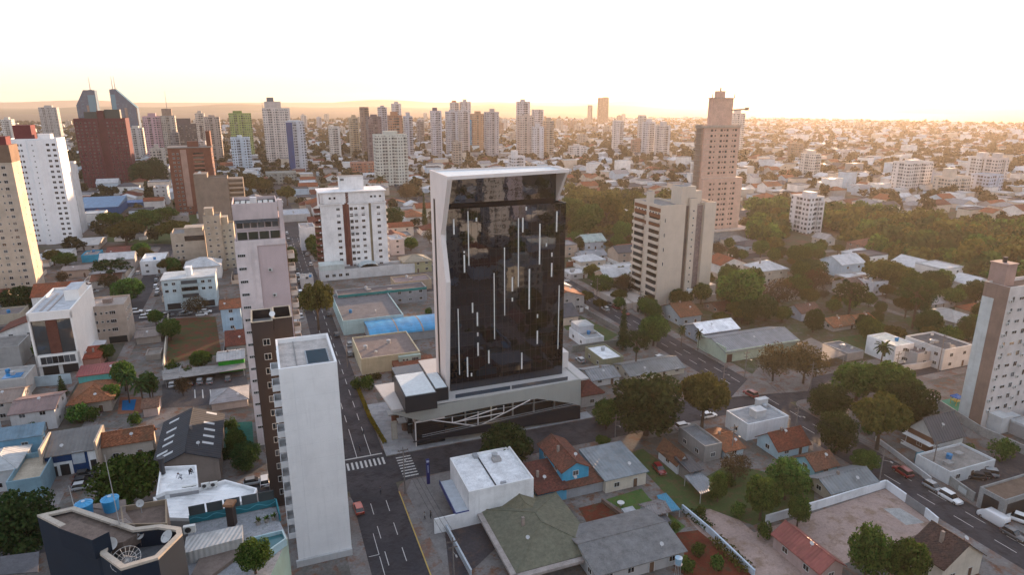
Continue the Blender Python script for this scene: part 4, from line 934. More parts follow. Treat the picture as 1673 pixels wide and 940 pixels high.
# blocks mirrored in the black glass, standing behind the viewpoint
for lb,a,b,w,d,h,c in (('beige apartment tower mirrored in the left of the black glass',72,-20,14,16,52,(.5,.47,.42)),('blue grey apartment tower mirrored beside the beige one',56,-48,14,16,60,(.36,.38,.5)),
  ('cream apartment tower mirrored high in the black glass',118,-70,12,14,58,(.5,.5,.52)),('pale green tower mirrored at the right edge of the black glass',140,26,14,14,26,(.42,.55,.52)),
  ('slim lilac tower mirrored near the top of the black glass',152,-120,10,12,66,(.4,.38,.48)),('white low block mirrored low in the black glass',92,30,16,12,14,(.6,.55,.45))):
    B = Bld('apartment_tower', lb, 'tower block', a,b,w,d,h, group='tower blocks mirrored in the glass'); m = MB(); m.box(0,w,0,d,-.1,h,0); m.box(w*.3,w*.7,d*.3,d*.7,h,h+4,1); B.part(m, 'walls', [facade(c, pu=2.8), paint(c)])

# ------------------------------------------------------------------ houses and low buildings surveyed from the photograph
def auto_wins(B, faces, wall_h, ww=1.2, wh=1.0, dens=4.2, door=True):
    ns = max(1, int(round(wall_h/3.1)))
    for f in faces:
        L = B.w if f in 'FB' else B.d
        n = max(1, int(L/dens))
        for s in range(ns):
            us = linspace(.4, L-.4, n)
            if s == 0 and f == 'F' and door and n >= 2:
                u = us.pop(len(us)//2); x, y = B.face(f, u); B.wins.append(('door', DOOR(), (x,y,1.05+.1), ROT[f]))
            B.win(f, us, [s*3.0+1.7], ww, wh)
_DM = []
def DOOR():
    if not _DM: _DM.append(win_mesh(.95, 2.05, M_FRAME, plain((.12,.07,.045), .6), 0))
    return _DM[0]
CR_ = random.Random(5)
def clutter(B, z, rt, rh):                                   # tanks, dishes, vents and aerials on the roofs
    w, d = B.w, B.d
    if w < 5 or d < 4: return
    if rt == 'flat':
        z = z-.5
        for k in range(CR_.choice((1,2,2,3))):
            x, y = CR_.uniform(.15,.85)*w, CR_.uniform(.2,.85)*d; q = CR_.random()
            if q < .4: m = MB(); m.tube((x,y,z),(x,y,z+1.1),.55,.65,12); m.tube((x,y,z+1.1),(x,y,z+1.3),.68,.3,12); B.part(m, 'water_tank', plain(CR_.choice(((.03,.2,.42),(.4,.42,.44))), .5))
            elif q < .7: link('air_conditioner', ac_mesh(), B.root, (x,y,z+.12), (0,0,CR_.uniform(0,6)))
            else: m = MB(); m.box(x-.9,x+.9,y-.7,y+.7,z,z+.7); B.part(m, 'roof_hatch', concrete((.34,.33,.32)))
    else:
        x, y = CR_.uniform(.2,.8)*w, CR_.uniform(.12,.4)*d; s = rh*(2*y/d if rt == 'gx' else 2*min(x,w-x)/w if rt == 'gy' else .5*y/d*2); s = min(s, rh)
        if rt == 'shed': s = rh*y/d
        m = MB(); m.tube((x,y,z+s-.2),(x,y,z+s+.8),.04,n=4); m.tube((x,y-.1,z+s+.9),(x,y,z+s+.75),.4,.12,10); B.part(m, 'satellite_dish', plain((.45,.45,.45)))
        if CR_.random() < .5: x = CR_.uniform(.2,.8)*w; m = MB(); m.box(x-.25,x+.25,d*.5-.25,d*.5+.25,z+rh*.4,z+rh+.7); B.part(m, 'chimney', concrete((.3,.25,.22)))
def house(label, xL, xC, xR, yt, yb, d, wall, roof, rt='gx', rh=None, name='house', cat='house', oh=.45, wins='FL', z=None, w=None, rmat=None, group=None):
    if d == 'px': d = None
    a,b,w,d,z = fit(xL,xC,xR,yt,yb,d=d,w=w,z=z); d = min(d, 1.5*w+3)
    B = Bld(name, label, cat, a,b,w,d,z, group)
    wl = paint(wall); 
    if rmat is None: rmat = tile(roof) if roof[0] > roof[2]*1.7 else (sheet(roof, 'x' if rt in ('gx','shed') else 'y', 1.2))
    if rt == 'flat':
        B.body(wl, concrete(roof), .5, .25)
    else:
        m = MB(); m.box(0,w,0,d,-.1,z,0); rh = rh or .27*min(w,d)
        if rt == 'gx': m.gwall(0,w,0,d,z,rh*.97,'x')
        if rt == 'gy': m.gwall(0,w,0,d,z,rh*.97,'y')
        B.part(m, 'walls', wl); r = MB(); e = oh*rh*2/(d if rt == 'gx' else w)
        if rt in ('gx','gy'):
            k = oh/((d if rt == 'gx' else w)/2)
            r.gable(-oh,w+oh,-oh,d+oh,z+.12-rh*k,rh*(1+k),'x' if rt == 'gx' else 'y')
            if rt == 'gx': r.tube((-oh,d/2,z+rh+.14),(w+oh,d/2,z+rh+.14),.14,n=5,m=0)
            else: r.tube((w/2,-oh,z+rh+.14),(w/2,d+oh,z+rh+.14),.14,n=5,m=0)
        elif rt == 'hip': r.hip(-oh,w+oh,-oh,d+oh,z+.1,rh)
        elif rt == 'shed': o = [(-oh,-oh),(w+oh,-oh),(w+oh,d+oh),(-oh,d+oh)]; r.prism(o, z+.02, [z+.2,z+.2,z+.2+rh,z+.2+rh])
        B.part(r, 'roof', rmat)
    clutter(B, z+(0 if rt == 'flat' else .1), rt, rh)
    f = wins
    if B.a+B.w < 0: f = f.replace('L','R')
    if f: auto_wins(B, f, z)
    B.flush(); return B
def canopy(label, pts, z, mat, posts=True, name='carport', cat='carport', thick=.15, slope=0):
    P = ppoly(pts, z); c = sum((Vector(p) for p in P), Vector((0,0)))/len(P)
    t = empty(name, c.x, c.y, 0, 0, label, cat); q = [(p[0]-c.x,p[1]-c.y) for p in P]
    m = MB(); m.prism(q, z-thick, [z+slope*(i in (2,3)) for i in range(len(q))]); m.build('roof', mat, t)
    if posts:
        for i,p in enumerate(q):
            r = MB(); r.tube((p[0]*.94,p[1]*.94,0),(p[0]*.94,p[1]*.94,z-thick),.08); r.build('post', plain((.4,.4,.4)), t)
    g_ = [ab(Vector(p)) for p in P]; occ(min(i[0] for i in g_),max(i[0] for i in g_),min(i[1] for i in g_),max(i[1] for i in g_))
    return t
def wall(label, pts, h, mat, t=.22, name='boundary_wall', cat='wall'):
    P = [W(x,y) for x,y in pts]; c = P[0]; m = MB()
    for p, q in zip(P, P[1:]):
        d = (q-p).normalized(); n = Vector((-d.y,d.x))*t/2; p_, q_ = p-c, q-c
        m.prism([tuple(p_+n),tuple(p_-n),tuple(q_-n),tuple(q_+n)], 0, h); n2 = n*1.5
        m.prism([tuple(p_+n2),tuple(p_-n2),tuple(q_-n2),tuple(q_+n2)], h, h+.08)
    o = m.build(name, mat, None, (c.x,c.y,0)); tag(o, label, cat); return o

def low_right():
    # bank-like white box with blue canopy
    B = house('big plain white box building with a blue edged canopy on its left, by the corner', 735,766,872,804.5,861,'px',(.84,.84,.84),(.78,.8,.82),'flat',wins='',name='commercial_building',cat='shop building'); lm('the plain white box', B)
    m = MB(); d = B.d; m.box(-2.6,-.02,.2,d*.9,3.0,3.4,0); m.box(-2.75,-2.6,.1,d*.92,2.6,3.6,1); m.box(-2.75,-.02,.05,.2,2.6,3.6,1); B.part(m, 'canopy', [plain((.45,.5,.55)), plain((.015,.03,.16))])
    m = MB(); m.box(-.06,0,.2,d*.85,.2,2.5); B.part(m, 'shopfront', glass((.03,.025,.02),.1)); m = MB(); m.box(-2.6,-.4,.0,.05,.2,2.5); B.part(m, 'orange_panel', plain((.4,.15,.02)))
    m = MB(); m.box(B.w*.42,B.w*.44,.5,d-.5,B.h-.45,B.h-.38,0); m.box(B.w*.36,B.w*.43,d-1.6,d-.2,B.h-.5,B.h+.2,1); m.box(B.w*.5,B.w*.58,.3,.9,B.h-.5,B.h+.2,1); B.part(m, 'roof_gutter', [M_DARK, plain((.3,.32,.34))])
    m = MB(); m.box(-7,-.02,-.05,.25,0,3.4); B.part(m, 'side_wall', paint((.82,.82,.82)))
    wall('white low wall along the dark paved yard beside the street', [(727,865),(770,945)], 1.6, plain((.45,.5,.55)))
    t = G(700,792); p = xy(*t); r = empty('totem_sign', p.x, p.y, KZ, GA, 'slim navy blue pylon sign at the street corner', 'pylon sign'); q = MB(); q.box(-.35,.35,-.2,.2,0,6.0); q.build('pylon', plain((.012,.02,.14), .35), r); q = MB(); q.box(-.3,.3,-.22,-.2,5.3,5.8); q.box(-.08,.08,-.22,-.2,2.8,4.6); q.build('sign_face', plain((.4,.45,.6)), r)
    house('two storey bright blue house with an old red tile roof behind the white box', 880,919,962,771,810,'px',(.06,.35,.55),(.17,.065,.045),'gy',rh=1.6)
    house('low blue house with a dark red tile roof beside the plain white box', 862,880,926,808,828,9,(.08,.33,.5),(.13,.045,.035),'shed',rh=1.6)
    house('small lean-to of patched grey boards with a mossy red tile roof', 915,922,987,800,818,5,(.3,.32,.34),(.15,.06,.04),'shed',rh=1.0,wins='',name='shed',cat='shed')
    house('cream house with a wide blue grey sheet roof and a step to its lawn', 950,990,1056,786,808,'px',(.6,.54,.45),(.2,.23,.25),'shed',rh=1.0)
    B = house('large hip roofed house with mossy grey green tiles and blue walls', 815,850,968,928,948,17,(.07,.25,.34),(.13,.13,.095),'hip',rh=2.6,oh=1.2,rmat=concrete((.15,.15,.11),.9,.6,1.2)); lm('the mossy hip roofed house', B)
    m = MB(); m.hip(B.w*.2,B.w*.75,B.d*.6,B.d+4,B.h+.3,2.0); B.part(m, 'rear_roof', concrete((.17,.16,.11),.9,.6,1.2)); m = MB(); m.box(-2.2,-.9,-1.5,B.d,B.h-.5,B.h+.05); m.box(-2.2,B.w*.8,-2.4,-1.3,B.h-.5,B.h+.05); B.part(m, 'eave_slab', concrete((.36,.32,.3)))
    m = MB(); m.box(B.w*.5,B.w*.5+.9,B.d+4,B.d+4.9,B.h,B.h+3.2); B.part(m, 'chimney', plain((.5,.52,.54)))
    house('low grey sheet roofed house with a small inner court at the bottom edge', 958,975,1118,940,962,13,(.4,.4,.4),(.2,.2,.2),'gx',rh=1.4,rmat=concrete((.19,.19,.19),.8,.55,.6))
    B = house('long white house with a patchy brown tile roof behind the parked red car', 1058,1107,1125,758,777,'px',(.6,.62,.64),(.16,.07,.04),'gy',rh=2.0)
    house('bare grey concrete two storey house with a slab roof', 1103,1152,1180,730,757,'px',(.3,.29,.28),(.2,.21,.22),'flat')
    house('pale blue house with an orange tile roof behind the bare concrete house', 1160,1185,1215,738,752,10,(.4,.5,.55),(.27,.1,.05),'gx')
    B = house('white cube house with a parapet roof at the road junction', 1187,1222,1289,694,722,'px',(.78,.79,.8),(.34,.35,.36),'flat',wins='L'); lm('the white cube house', B)
    roofbox(B, B.w*.35,B.w*.6,B.d*.3,B.d*.6,1.8,paint((.6,.6,.6)),z=B.h-.5); roofbox(B, B.w*.7,B.w*.95,B.d*.85,B.d,2.2,paint((.6,.6,.6)),z=B.h-.5)
    house('pale blue walled house with a deep red tile roof beside the avenue', 1238,1272,1322,736,752,'px',(.4,.55,.62),(.17,.05,.03),'gx',rh=2.6)
    house('small cyan walled house with a brown tile roof behind the round green trees', 1300,1332,1368,768,783,'px',(.25,.5,.58),(.18,.08,.05),'gx',rh=1.8)
    house('long house with a grey sheet roof along the white lot wall', 1320,1358,1432,806,822,'px',(.5,.45,.36),(.17,.19,.2),'gx',rh=1.4)
    canopy('open carport of grey sheets on white posts in the grassy yard', [(1145,808),(1175,797),(1142,770),(1118,778)], 2.6, sheet((.2,.22,.24),'x',2))
    house('dark lean-to workshop joined to the carport', 1108,1128,1145,772,792,5,(.2,.19,.18),(.05,.05,.055),'shed',rh=.6,wins='',name='shed',cat='shed')
    house('small whitewashed shed with a rusty grey roof in the garden', 1047,1063,1092,842,858,'px',(.45,.5,.5),(.2,.17,.16),'gx',rh=.7,wins='',name='shed',cat='shed',rmat=sheet((.2,.19,.19),'x',2,.7,.8))
    house('low lean-to with a dark sheet roof against the whitewashed shed', 1073,1078,1096,862,870,3,(.2,.2,.2),(.08,.08,.09),'shed',rh=.4,wins='',name='shed',cat='shed')
    house('tiny white kennel shed with a grey lid at the lawn edge', 1020,1034,1046,852,863,'px',(.55,.52,.46),(.4,.42,.44),'shed',rh=.3,wins='',name='shed',cat='shed')
    canopy('long bright blue tarp roof beside the lawn', [(1088,838),(1112,833),(1088,806),(1073,810)], 2.0, sheet((.02,.22,.36),'x',2.5,.5), name='tarp_shelter', cat='shelter')
    B = house('brown tiled gable house at the bottom right beside the gravel lot', 1488,1542,1606,928,962,'px',(.6,.56,.48),(.085,.05,.042),'gy',rh=3.4)
    house('low red ribbed metal roof at the bottom edge beside the gravel lot', 1262,1340,1378,935,960,12,(.4,.3,.28),(.25,.07,.06),'gy',rh=1.8,rmat=sheet((.27,.075,.06),'y',1.5,.6))
    B = house('timber fronted house with a black gable roof and white balconies', 1483,1528,1575,722,748,'px',(.6,.6,.58),(.045,.047,.055),'gx',rh=4.2); lm('the black gabled house', B)
    m = MB(); m.box(-.05,0,.2,B.d-.2,.3,B.h); m.prism([(-.05,.4),(-.01,.4),(-.01,B.d-.4),(-.05,B.d-.4)],B.h,B.h+.4); B.part(m, 'timber_front', plain((.16,.07,.035), .7)); m = MB()
    for z_ in (.3,3.0): m.box(-1.6,-.06,0,B.d,z_,z_+.15); m.box(-1.6,-1.5,0,B.d,z_+.9,z_+1.05); m.box(-1.6,-1.5,0,B.d,z_+.4,z_+.5)
    B.part(m, 'balcony', paint(WHITE))
    house('white annex with a grey terrace roof beside the black gabled house', 1532,1553,1627,772,794,8,(.6,.62,.63),(.27,.25,.23),'flat',wins='F')
    house('low teal edged flat canopy building on the roadside by the white annex', 1493,1540,1552,764,778,9,(.03,.2,.26),(.35,.4,.42),'flat',wins='',name='shed',cat='shed')
    wall('long grey street wall with a pale sign board in front of the car park', [(1527,777),(1590,822)], 2.2, concrete((.3,.31,.3)))
    q = [W(1565,806),W(1578,815)]; m = MB(); d_ = (q[1]-q[0]).normalized(); n_ = Vector((d_.y,-d_.x)); n_ = -n_ if n_.dot(q[0]) > 0 else n_
    P0 = q[0]+n_*.16; P1 = q[1]+n_*.16; m.quad((P0.x,P0.y,.7),(P1.x,P1.y,.7),(P1.x,P1.y,1.9),(P0.x,P0.y,1.9)); tag(m.build('sign_board', plain((.5,.55,.56))), 'pale rectangular sign board on the long grey street wall', 'sign board')
    wall('white boundary wall between the gravel lot and the tree yard', [(1250,858),(1340,832),(1445,799)], 2.0, paint((.76,.79,.82)))
    wall('white boundary wall of the gravel lot along the avenue', [(1446,799),(1478,822)], 2.0, paint((.74,.77,.8)))
    wall('white painted end of the gravel lot wall near the brown gable', [(1510,845),(1530,862)], 2.0, paint((.74,.77,.8)))
    wall('sliding metal mesh gate of the gravel lot on the avenue', [(1479,823),(1509,844)], 2.0, plain((.25,.26,.27), .5), .06, 'yard_gate', 'gate')
    wall('long thin white wall between the garden and the gravel lot', [(1114,836),(1160,875),(1232,945)], 1.5, paint((.5,.58,.66)))
    wall('low rubble wall beside the red soil bed', [(983,822),(1062,882)], .9, concrete((.16,.11,.09)))
    wall('white roadside wall before the black gabled house', [(1430,722),(1465,748),(1520,790)], 1.3, paint((.5,.5,.5)))
    wall('pale wall around the playground of the right edge tower', [(1495,640),(1520,660),(1600,712),(1673,745)], 2.4, concrete((.35,.35,.34)))
    a,b,w,d,z = fit(1636,1643,1790,818,851,d=5); B = Bld('commercial_building','grey open fronted building at the right edge behind the white van','shop building',a,b,w,d,z); B.body(concrete((.3,.31,.31)), R_BRN, .5); m = MB(); m.box(-.06,0,1,d-1,.2,3.6); m.box(1,w-1,-.06,0,.2,3.4); B.part(m,'opening',M_DARK)
    # beyond the avenue and around the beige block
    B = house('long warehouse with pale mint walls and a grey double pitch roof on the avenue', 1140,1186,1305,576,594,'px',(.42,.5,.4),(.2,.21,.22),'gx',rh=2.2,name='warehouse',cat='warehouse',wins=''); lm('the mint warehouse', B)
    m = MB(); m.box(.6,2.6,-.05,0,.1,2.8); B.part(m, 'gate', plain((.1,.05,.04))); m = MB(); m.box(-.3,.02,-.1,B.d,B.h-.2,B.h+1.6); m.box(-.3,B.w,-.3,-.02,B.h-.6,B.h+.4); B.part(m, 'parapet', paint((.42,.5,.4)))
    house('hall with a bright white sheet roof beside the mint warehouse', 1120,1148,1207,545,564,'px',(.25,.3,.36),(.82,.83,.85),'gx',rh=2.0,name='hall',cat='hall')
    house('brown tile roofed house at the foot of the beige balcony block', 1078,1112,1146,518,534,'px',(.3,.35,.38),(.18,.075,.04),'gx',rh=3.0)
    house('red brown tiled shed row behind the white roofed hall', 1150,1176,1215,508,516,10,(.3,.2,.16),(.16,.06,.04),'gx',rh=1.6)
    B = house('white cubic house stepped at the roof, right of the black glass tower', 930,957,987,554,572,'px',(.78,.78,.79),(.34,.35,.35),'flat'); roofbox(B, B.w*.1,B.w*.9,B.d*.5,B.d,2.4,paint((.6,.6,.62)),z=B.h-.5,roof=R_PALE)
    house('olive walled box with a bright white roof deck', 956,985,1019,588,607,'px',(.27,.26,.17),(.8,.82,.84),'flat',wins='L')
    house('long cream house under an old grey sheet roof by the parked cars', 1012,1030,1118,615,626,10,(.5,.46,.38),(.17,.18,.18),'gx',rh=1.6)
    house('low white house with a slate grey roof half hidden by the big dark tree', 962,968,1012,622,634,9,(.55,.55,.55),(.2,.21,.22),'gx',rh=1.4)
    house('dark red tiled arcaded house tucked behind the podium of the glass tower', 935,950,985,648,668,12,(.45,.42,.4),(.14,.045,.035),'hip',rh=3)
    wall('long grey boundary wall of the car yard right of the glass tower', [(935,577),(1008,566),(1072,566)], 2.4, concrete((.22,.23,.21)))
    wall('grey wall along the grass field and the avenue', [(925,492),(965,518),(1020,550)], 2.0, concrete((.2,.19,.18)))
    # right, past the second street
    B = house('white box shop with a cream roof and a palm in front', 1417,1464,1494,566,597,'px',(.78,.79,.8),(.75,.7,.6),'flat',wins='F',name='commercial_building',cat='shop building'); lm('the white box shop', B)
    house('modern white office with a dark flat roof and black glass corner', 1480,1544,1590,572,606,'px',(.6,.6,.6),(.1,.1,.105),'flat',name='office_building',cat='office building')
    house('low linking wing with a striped brown roof between the two white boxes', 1466,1500,1525,578,602,'px',(.45,.44,.44),(.2,.16,.15),'flat',name='office_building',cat='office building')
    wall('white street wall in front of the white box shop', [(1470,608),(1505,603),(1560,590)], 2.0, paint((.55,.55,.56)))
    canopy('brown grey filling station style canopy beyond the junction', [(1345,590),(1382,580),(1325,552),(1300,562)], 4.0, concrete((.2,.17,.15)))
    house('long flat roofed shed in grey beside the brown canopy', 1345,1385,1412,578,592,'px',(.3,.3,.3),(.2,.2,.21),'flat',wins='')
    house('orange tile roofed bungalow with a tall blank gable wall', 1355,1362,1403,535,543,9,(.5,.45,.42),(.3,.12,.06),'gx',rh=1.8)
    house('orange tile roofed house right of the tall gable wall', 1402,1406,1432,528,538,8,(.5,.42,.36),(.3,.12,.06),'gx',rh=1.6)
    house('brown roofed bungalow with pale blue gable in the trees', 1285,1310,1342,512,526,'px',(.42,.46,.55),(.16,.08,.06),'gx',rh=2)
    house('white villa with stepped flat roofs among dark trees', 1390,1428,1452,462,485,'px',(.55,.56,.6),(.35,.35,.36),'flat')
    house('dark tiled villa left of the stepped white villa', 1378,1388,1428,468,484,9,(.45,.44,.44),(.14,.09,.08),'gx',rh=2)
    house('brick red mansion roof among the trees near the park', 1415,1419,1452,404,420,14,(.3,.2,.17),(.22,.09,.06),'hip',rh=3)
    house('pair of white gabled houses by the forest edge, left one', 1345,1349,1365,392,402,10,(.55,.53,.5),(.3,.28,.27),'gy',rh=2.5)
    house('low grey roofed shelter among the trees left of the playground', 1243,1250,1310,488,498,14,(.3,.28,.26),(.22,.2,.19),'hip',rh=2.4)
    house('long pale shed with a grey pyramid roof near the right edge tower', 1552,1560,1600,528,545,14,(.45,.44,.43),(.32,.31,.3),'hip',rh=2.4)
    house('low terraced shed roof behind the trees right of the villa', 1518,1522,1562,498,508,10,(.4,.36,.33),(.28,.25,.24),'gx',rh=1.6)
low_right()

def low_centre():
    B = house('grey office strip with a teal parapet and small framed windows', 548,552,697,484,508,9,(.3,.31,.33),(.14,.12,.12),'flat',name='office_building',cat='office building',wins='F')
    m = MB(); m.box(0,B.w,-.25,-.02,B.h-.8,B.h+.2); B.part(m,'teal_fascia',paint((.02,.2,.2)))
    B = house('pale cyan shop building with a grey deck roof beside the street tree', 541,560,659,525,549,'px',(.4,.55,.56),(.17,.16,.165),'flat',name='commercial_building',cat='shop building',wins=''); lm('the pale cyan shop building', B)
    m = MB()
    for k in range(3): u = B.w*.55+k*B.w*.15; m.box(u,u+B.w*.12,-.05,0,.8,2.8)
    B.part(m, 'shop_window', glass((.02,.08,.14),.08))
    a,b,w,d,z = fit(600,606,740,556,566,d=15); B = Bld('hall','sports hall under a bright blue barrel roof','hall',a,b,w,d,5); m = MB(); m.box(0,w,0,d,-.1,3.4); B.part(m,'walls',paint((.3,.33,.35)))
    m = MB(); n = 10
    for i in range(n):
        t0, t1 = math.pi*i/n, math.pi*(i+1)/n; f = lambda t: (d/2-(d/2+.3)*math.cos(t), 3.2+2.0*math.sin(t)); (y0,z0),(y1,z1) = f(t0),f(t1); m.quad((-.3,y0,z0),(w,y0,z0),(w,y1,z1),(-.3,y1,z1))
    B.part(m,'barrel_roof',sheet((.03,.26,.5),'x',.3,.4)); m = MB()
    for u in (w*.32,w*.62):
        for i in range(n):
            t0, t1 = math.pi*i/n, math.pi*(i+1)/n; f = lambda t: (d/2-(d/2+.36)*math.cos(t), 3.24+2.03*math.sin(t)); (y0,z0),(y1,z1) = f(t0),f(t1); m.quad((u,y0,z0),(u+.5,y0,z0),(u+.5,y1,z1),(u,y1,z1))
    B.part(m,'roof_joint',paint((.3,.25,.2)))
    B = house('cream warehouse with a brown flat deck roof just behind the glass tower plaza', 575,590,686,587,614,'px',(.5,.46,.33),(.2,.165,.155),'flat',name='warehouse',cat='warehouse',wins=''); lm('the cream warehouse', B)
    m = MB(); m.box(B.w*.62,B.w,-1.2,-.02,0,B.h-.6); B.part(m,'mint_wing',paint((.38,.5,.46))); B.win('F',[B.w*.7,B.w*.76],[3.6],.6,.6,0,out=1.2); B.win('F',[B.w*.9],[3.4],2,1.3,3,out=1.2); B.flush()
    house('low terracotta tiled strip between the cream warehouse and the glass tower', 642,650,712,610,620,7,(.4,.3,.25),(.24,.085,.05),'shed',rh=1.4,wins='')
    house('white block with a plain left wall beside the white and brown tower', 487,490,514,372,410,14,(.58,.6,.64),(.25,.25,.26),'flat',name='apartment_building',cat='apartment building',wins='L')
    house('two storey pinkish flats behind the white and brown tower', 634,638,660,392,418,16,(.52,.45,.44),(.4,.42,.44),'flat',name='apartment_building',cat='apartment building')
    house('small white pavilion with cream roof at the tower foot', 488,491,512,455,472,8,(.55,.5,.47),(.5,.42,.36),'flat')
    house('tan walled pool bar court behind the grey office strip', 640,645,705,462,478,10,(.42,.33,.24),(.24,.19,.19),'flat',wins='')
    canopy('round orange awning over the pool bar', [(655,472),(668,476),(690,475),(696,467),(672,463)], 3.4, plain((.35,.16,.09)), False, 'awning', 'awning')
    house('long pale roofs of the market hall left of the white and brown tower', 450,455,507,352,364,26,(.5,.48,.47),(.4,.42,.45),'flat',wins='')
    house('white tent roof beside the market hall', 447,449,462,331,338,8,(.5,.5,.5),(.62,.62,.62),'gy',rh=3,wins='')
    house('olive walled villa right of the tower garden', 655,660,705,430,448,12,(.35,.33,.2),(.25,.22,.16),'hip',rh=2.4)
    house('terracotta hip roofed villa behind the tower trees', 655,660,688,352,364,12,(.45,.33,.27),(.3,.1,.055),'hip',rh=3)
    house('low white bus station roof right of the black glass tower', 928,932,962,448,458,10,(.5,.5,.5),(.55,.53,.52),'flat',name='pavilion',cat='pavilion')
    house('white roofed restaurant with a sail roof under the trees', 1010,1016,1042,352,360,14,(.5,.5,.5),(.66,.66,.66),'hip',rh=3)
    house('two storey white villa with a pale green roof right of the glass tower', 952,956,990,396,410,12,(.52,.55,.6),(.3,.38,.36),'gx',rh=3)
    house('white bungalow with a slate roof above the brick wall', 948,953,992,420,428,10,(.55,.55,.58),(.2,.22,.24),'gx',rh=2)
    house('long white roofed sheds behind the bus station', 975,980,1040,444,452,10,(.45,.43,.42),(.5,.5,.5),'gx',rh=1)
    wall('long orange brick wall above the bus station', [(925,437),(958,432),(992,430)], 2.6, concrete((.24,.1,.06)))
    wall('cream forecourt wall left of the beige balcony block', [(982,470),(1000,482),(1040,510)], 3.0, paint((.42,.36,.32)))
low_centre()

def low_left():
    B = house('big dark double pitch warehouse roof with rows of white skylights', 250,357,364,748,775,'px',(.3,.25,.22),(.028,.032,.04),'gy',rh=2.6,name='warehouse',cat='warehouse',wins='',rmat=sheet((.028,.032,.04),'y',1,.9),z=5.5); lm('the skylight warehouse', B)
    sk = plain((.5,.52,.53), .5); w, d, h = B.w, B.d, 2.6
    for (u,v) in ((.18,.9),(.17,.68),(.16,.52),(.16,.38),(.1,.22),(.2,.14),(.82,.95),(.8,.7),(.82,.55),(.82,.4),(.82,.25)):
        x = u*w; s = 2*h/w; f = lambda q: 5.5+.17+(q if q < w/2 else w-q)*s; q = MB(); q.add([(x-1.1,v*d-.5,f(x-1.1)),(x+1.1,v*d-.5,f(x+1.1)),(x+1.1,v*d+.5,f(x+1.1)),(x-1.1,v*d+.5,f(x-1.1))],[(0,1,2,3)]); q.build('skylight', sk, B.root)
    house('terracotta town house with a row of small windows and a lower front roof', 163,248,252,716,745,'px',(.5,.44,.38),(.24,.095,.05),'gx',rh=2.0)
    B = house('navy fronted shop house under a large grey roof with a pale sign', 72,157,168,735,768,'px',(.012,.05,.15),(.13,.125,.12),'shed',rh=2.2,name='commercial_building',cat='shop building',wins=''); lm('the navy fronted shop house', B)
    m = MB(); m.box(B.w*.52,B.w*.76,-.12,0,2.4,5.4); B.part(m,'sign_board',plain((.5,.55,.6))); m = MB(); m.box(0,B.w*.5,-.1,0,0,3.4); m.box(B.w*.82,B.w,-.1,0,0,5); B.part(m,'white_front',paint(WHITE)); m = MB(); m.box(B.w*.08,B.w*.2,-.14,-.1,.1,2.6); m.box(B.w*.26,B.w*.44,-.14,-.1,.1,2.8); m.box(B.w*.85,B.w*.97,-.14,-.1,.1,2.8); B.part(m,'doorway',M_DARK)
    m = MB(); m.box(B.w,B.w+.4,-1,B.d,0,B.h+2.4); m.box(-.5,-.05,-1,B.d,0,B.h+2.6); B.part(m,'party_wall',paint((.5,.42,.34)))
    B = house('pale blue terrace house with a dusty blue roof at the left edge', -40,66,72,712,752,'px',(.2,.42,.58),(.12,.2,.26),'shed',rh=1.6)
    B = house('white two storey house with a pale hip roof and a walled deck at lower left', -40,25,40,766,800,10,(.55,.56,.57),(.42,.44,.45),'hip',rh=2); m = MB(); m.box(B.w,B.w+6,-6,6,-.1,4,0,1); m.ring([(B.w,-6),(B.w+6,-6),(B.w+6,6),(B.w,6)],4,5.2,.2,0); B.part(m,'deck',[paint((.2,.33,.4)),concrete((.42,.36,.28))])
    house('white house with a rose brown roof and a white awning', 15,88,106,668,700,'px',(.58,.58,.58),(.2,.13,.12),'gx',rh=1.2)
    canopy('white awning roof over the patio left of the rose brown roof', [(14,679),(52,672),(57,656),(24,658)], 4.0, plain((.6,.62,.64)), True, 'awning', 'awning')
    house('low brown roofed house at the left edge under the blue pool terrace', -30,30,36,655,685,10,(.5,.45,.42),(.22,.16,.13),'gx',rh=1.4)
    B = house('pale terrace house with a blue pool on its roof', -40,40,58,618,650,'px',(.5,.48,.46),(.34,.34,.33),'flat',wins=''); m = MB(); m.box(B.w*.45,B.w*.85,B.d*.25,B.d*.6,B.h-.5,B.h-.38); B.part(m,'pool',plain((.02,.2,.45),.1))
    house('grey walled garage court left of the white office', -40,30,48,565,600,'px',(.38,.37,.36),(.2,.19,.18),'flat',wins='')
    house('long low shed with cream roof at the left edge below the beige tower', -40,32,46,512,528,'px',(.42,.36,.28),(.2,.17,.16),'flat',wins='')
    B = house('bungalow with a large terracotta hip roof beside the blue pool', 116,180,194,652,672,'px',(.42,.38,.33),(.25,.1,.05),'hip',rh=2.6,oh=1.0); lm('the terracotta bungalow', B)
    house('teal edged house with a red sheet roof above the terracotta bungalow', 127,194,200,608,630,'px',(.1,.42,.42),(.22,.04,.04),'shed',rh=.8,rmat=sheet((.22,.045,.045),'x',1.5))
    house('small bright red roof against the white office wall', 130,162,166,585,602,8,(.4,.2,.16),(.26,.055,.03),'shed',rh=1.2,wins='')
    canopy('white flat canopy roof at the foot of the beige four storey building', [(143,570),(167,573),(174,556),(150,556)], 3.6, plain((.55,.57,.6)), True, 'canopy', 'canopy')
    house('small pinkish pool house with a brown shed roof', 233,257,261,664,680,6,(.5,.42,.4),(.18,.1,.07),'gx',rh=1.2,wins='')
    lot('swimming_pool', plain((.015,.14,.35), .08), [(199,672),(219,672),(223,654),(200,656)], KZ+.10); lot('pool_terrace', concrete((.24,.1,.06)), [(192,678),(232,676),(233,650),(196,650)], KZ+.06)
    canopy('long grey carport roof over a row of parked cars', [(266,622),(402,602),(400,592),(264,606)], 2.6, concrete((.27,.26,.25)))
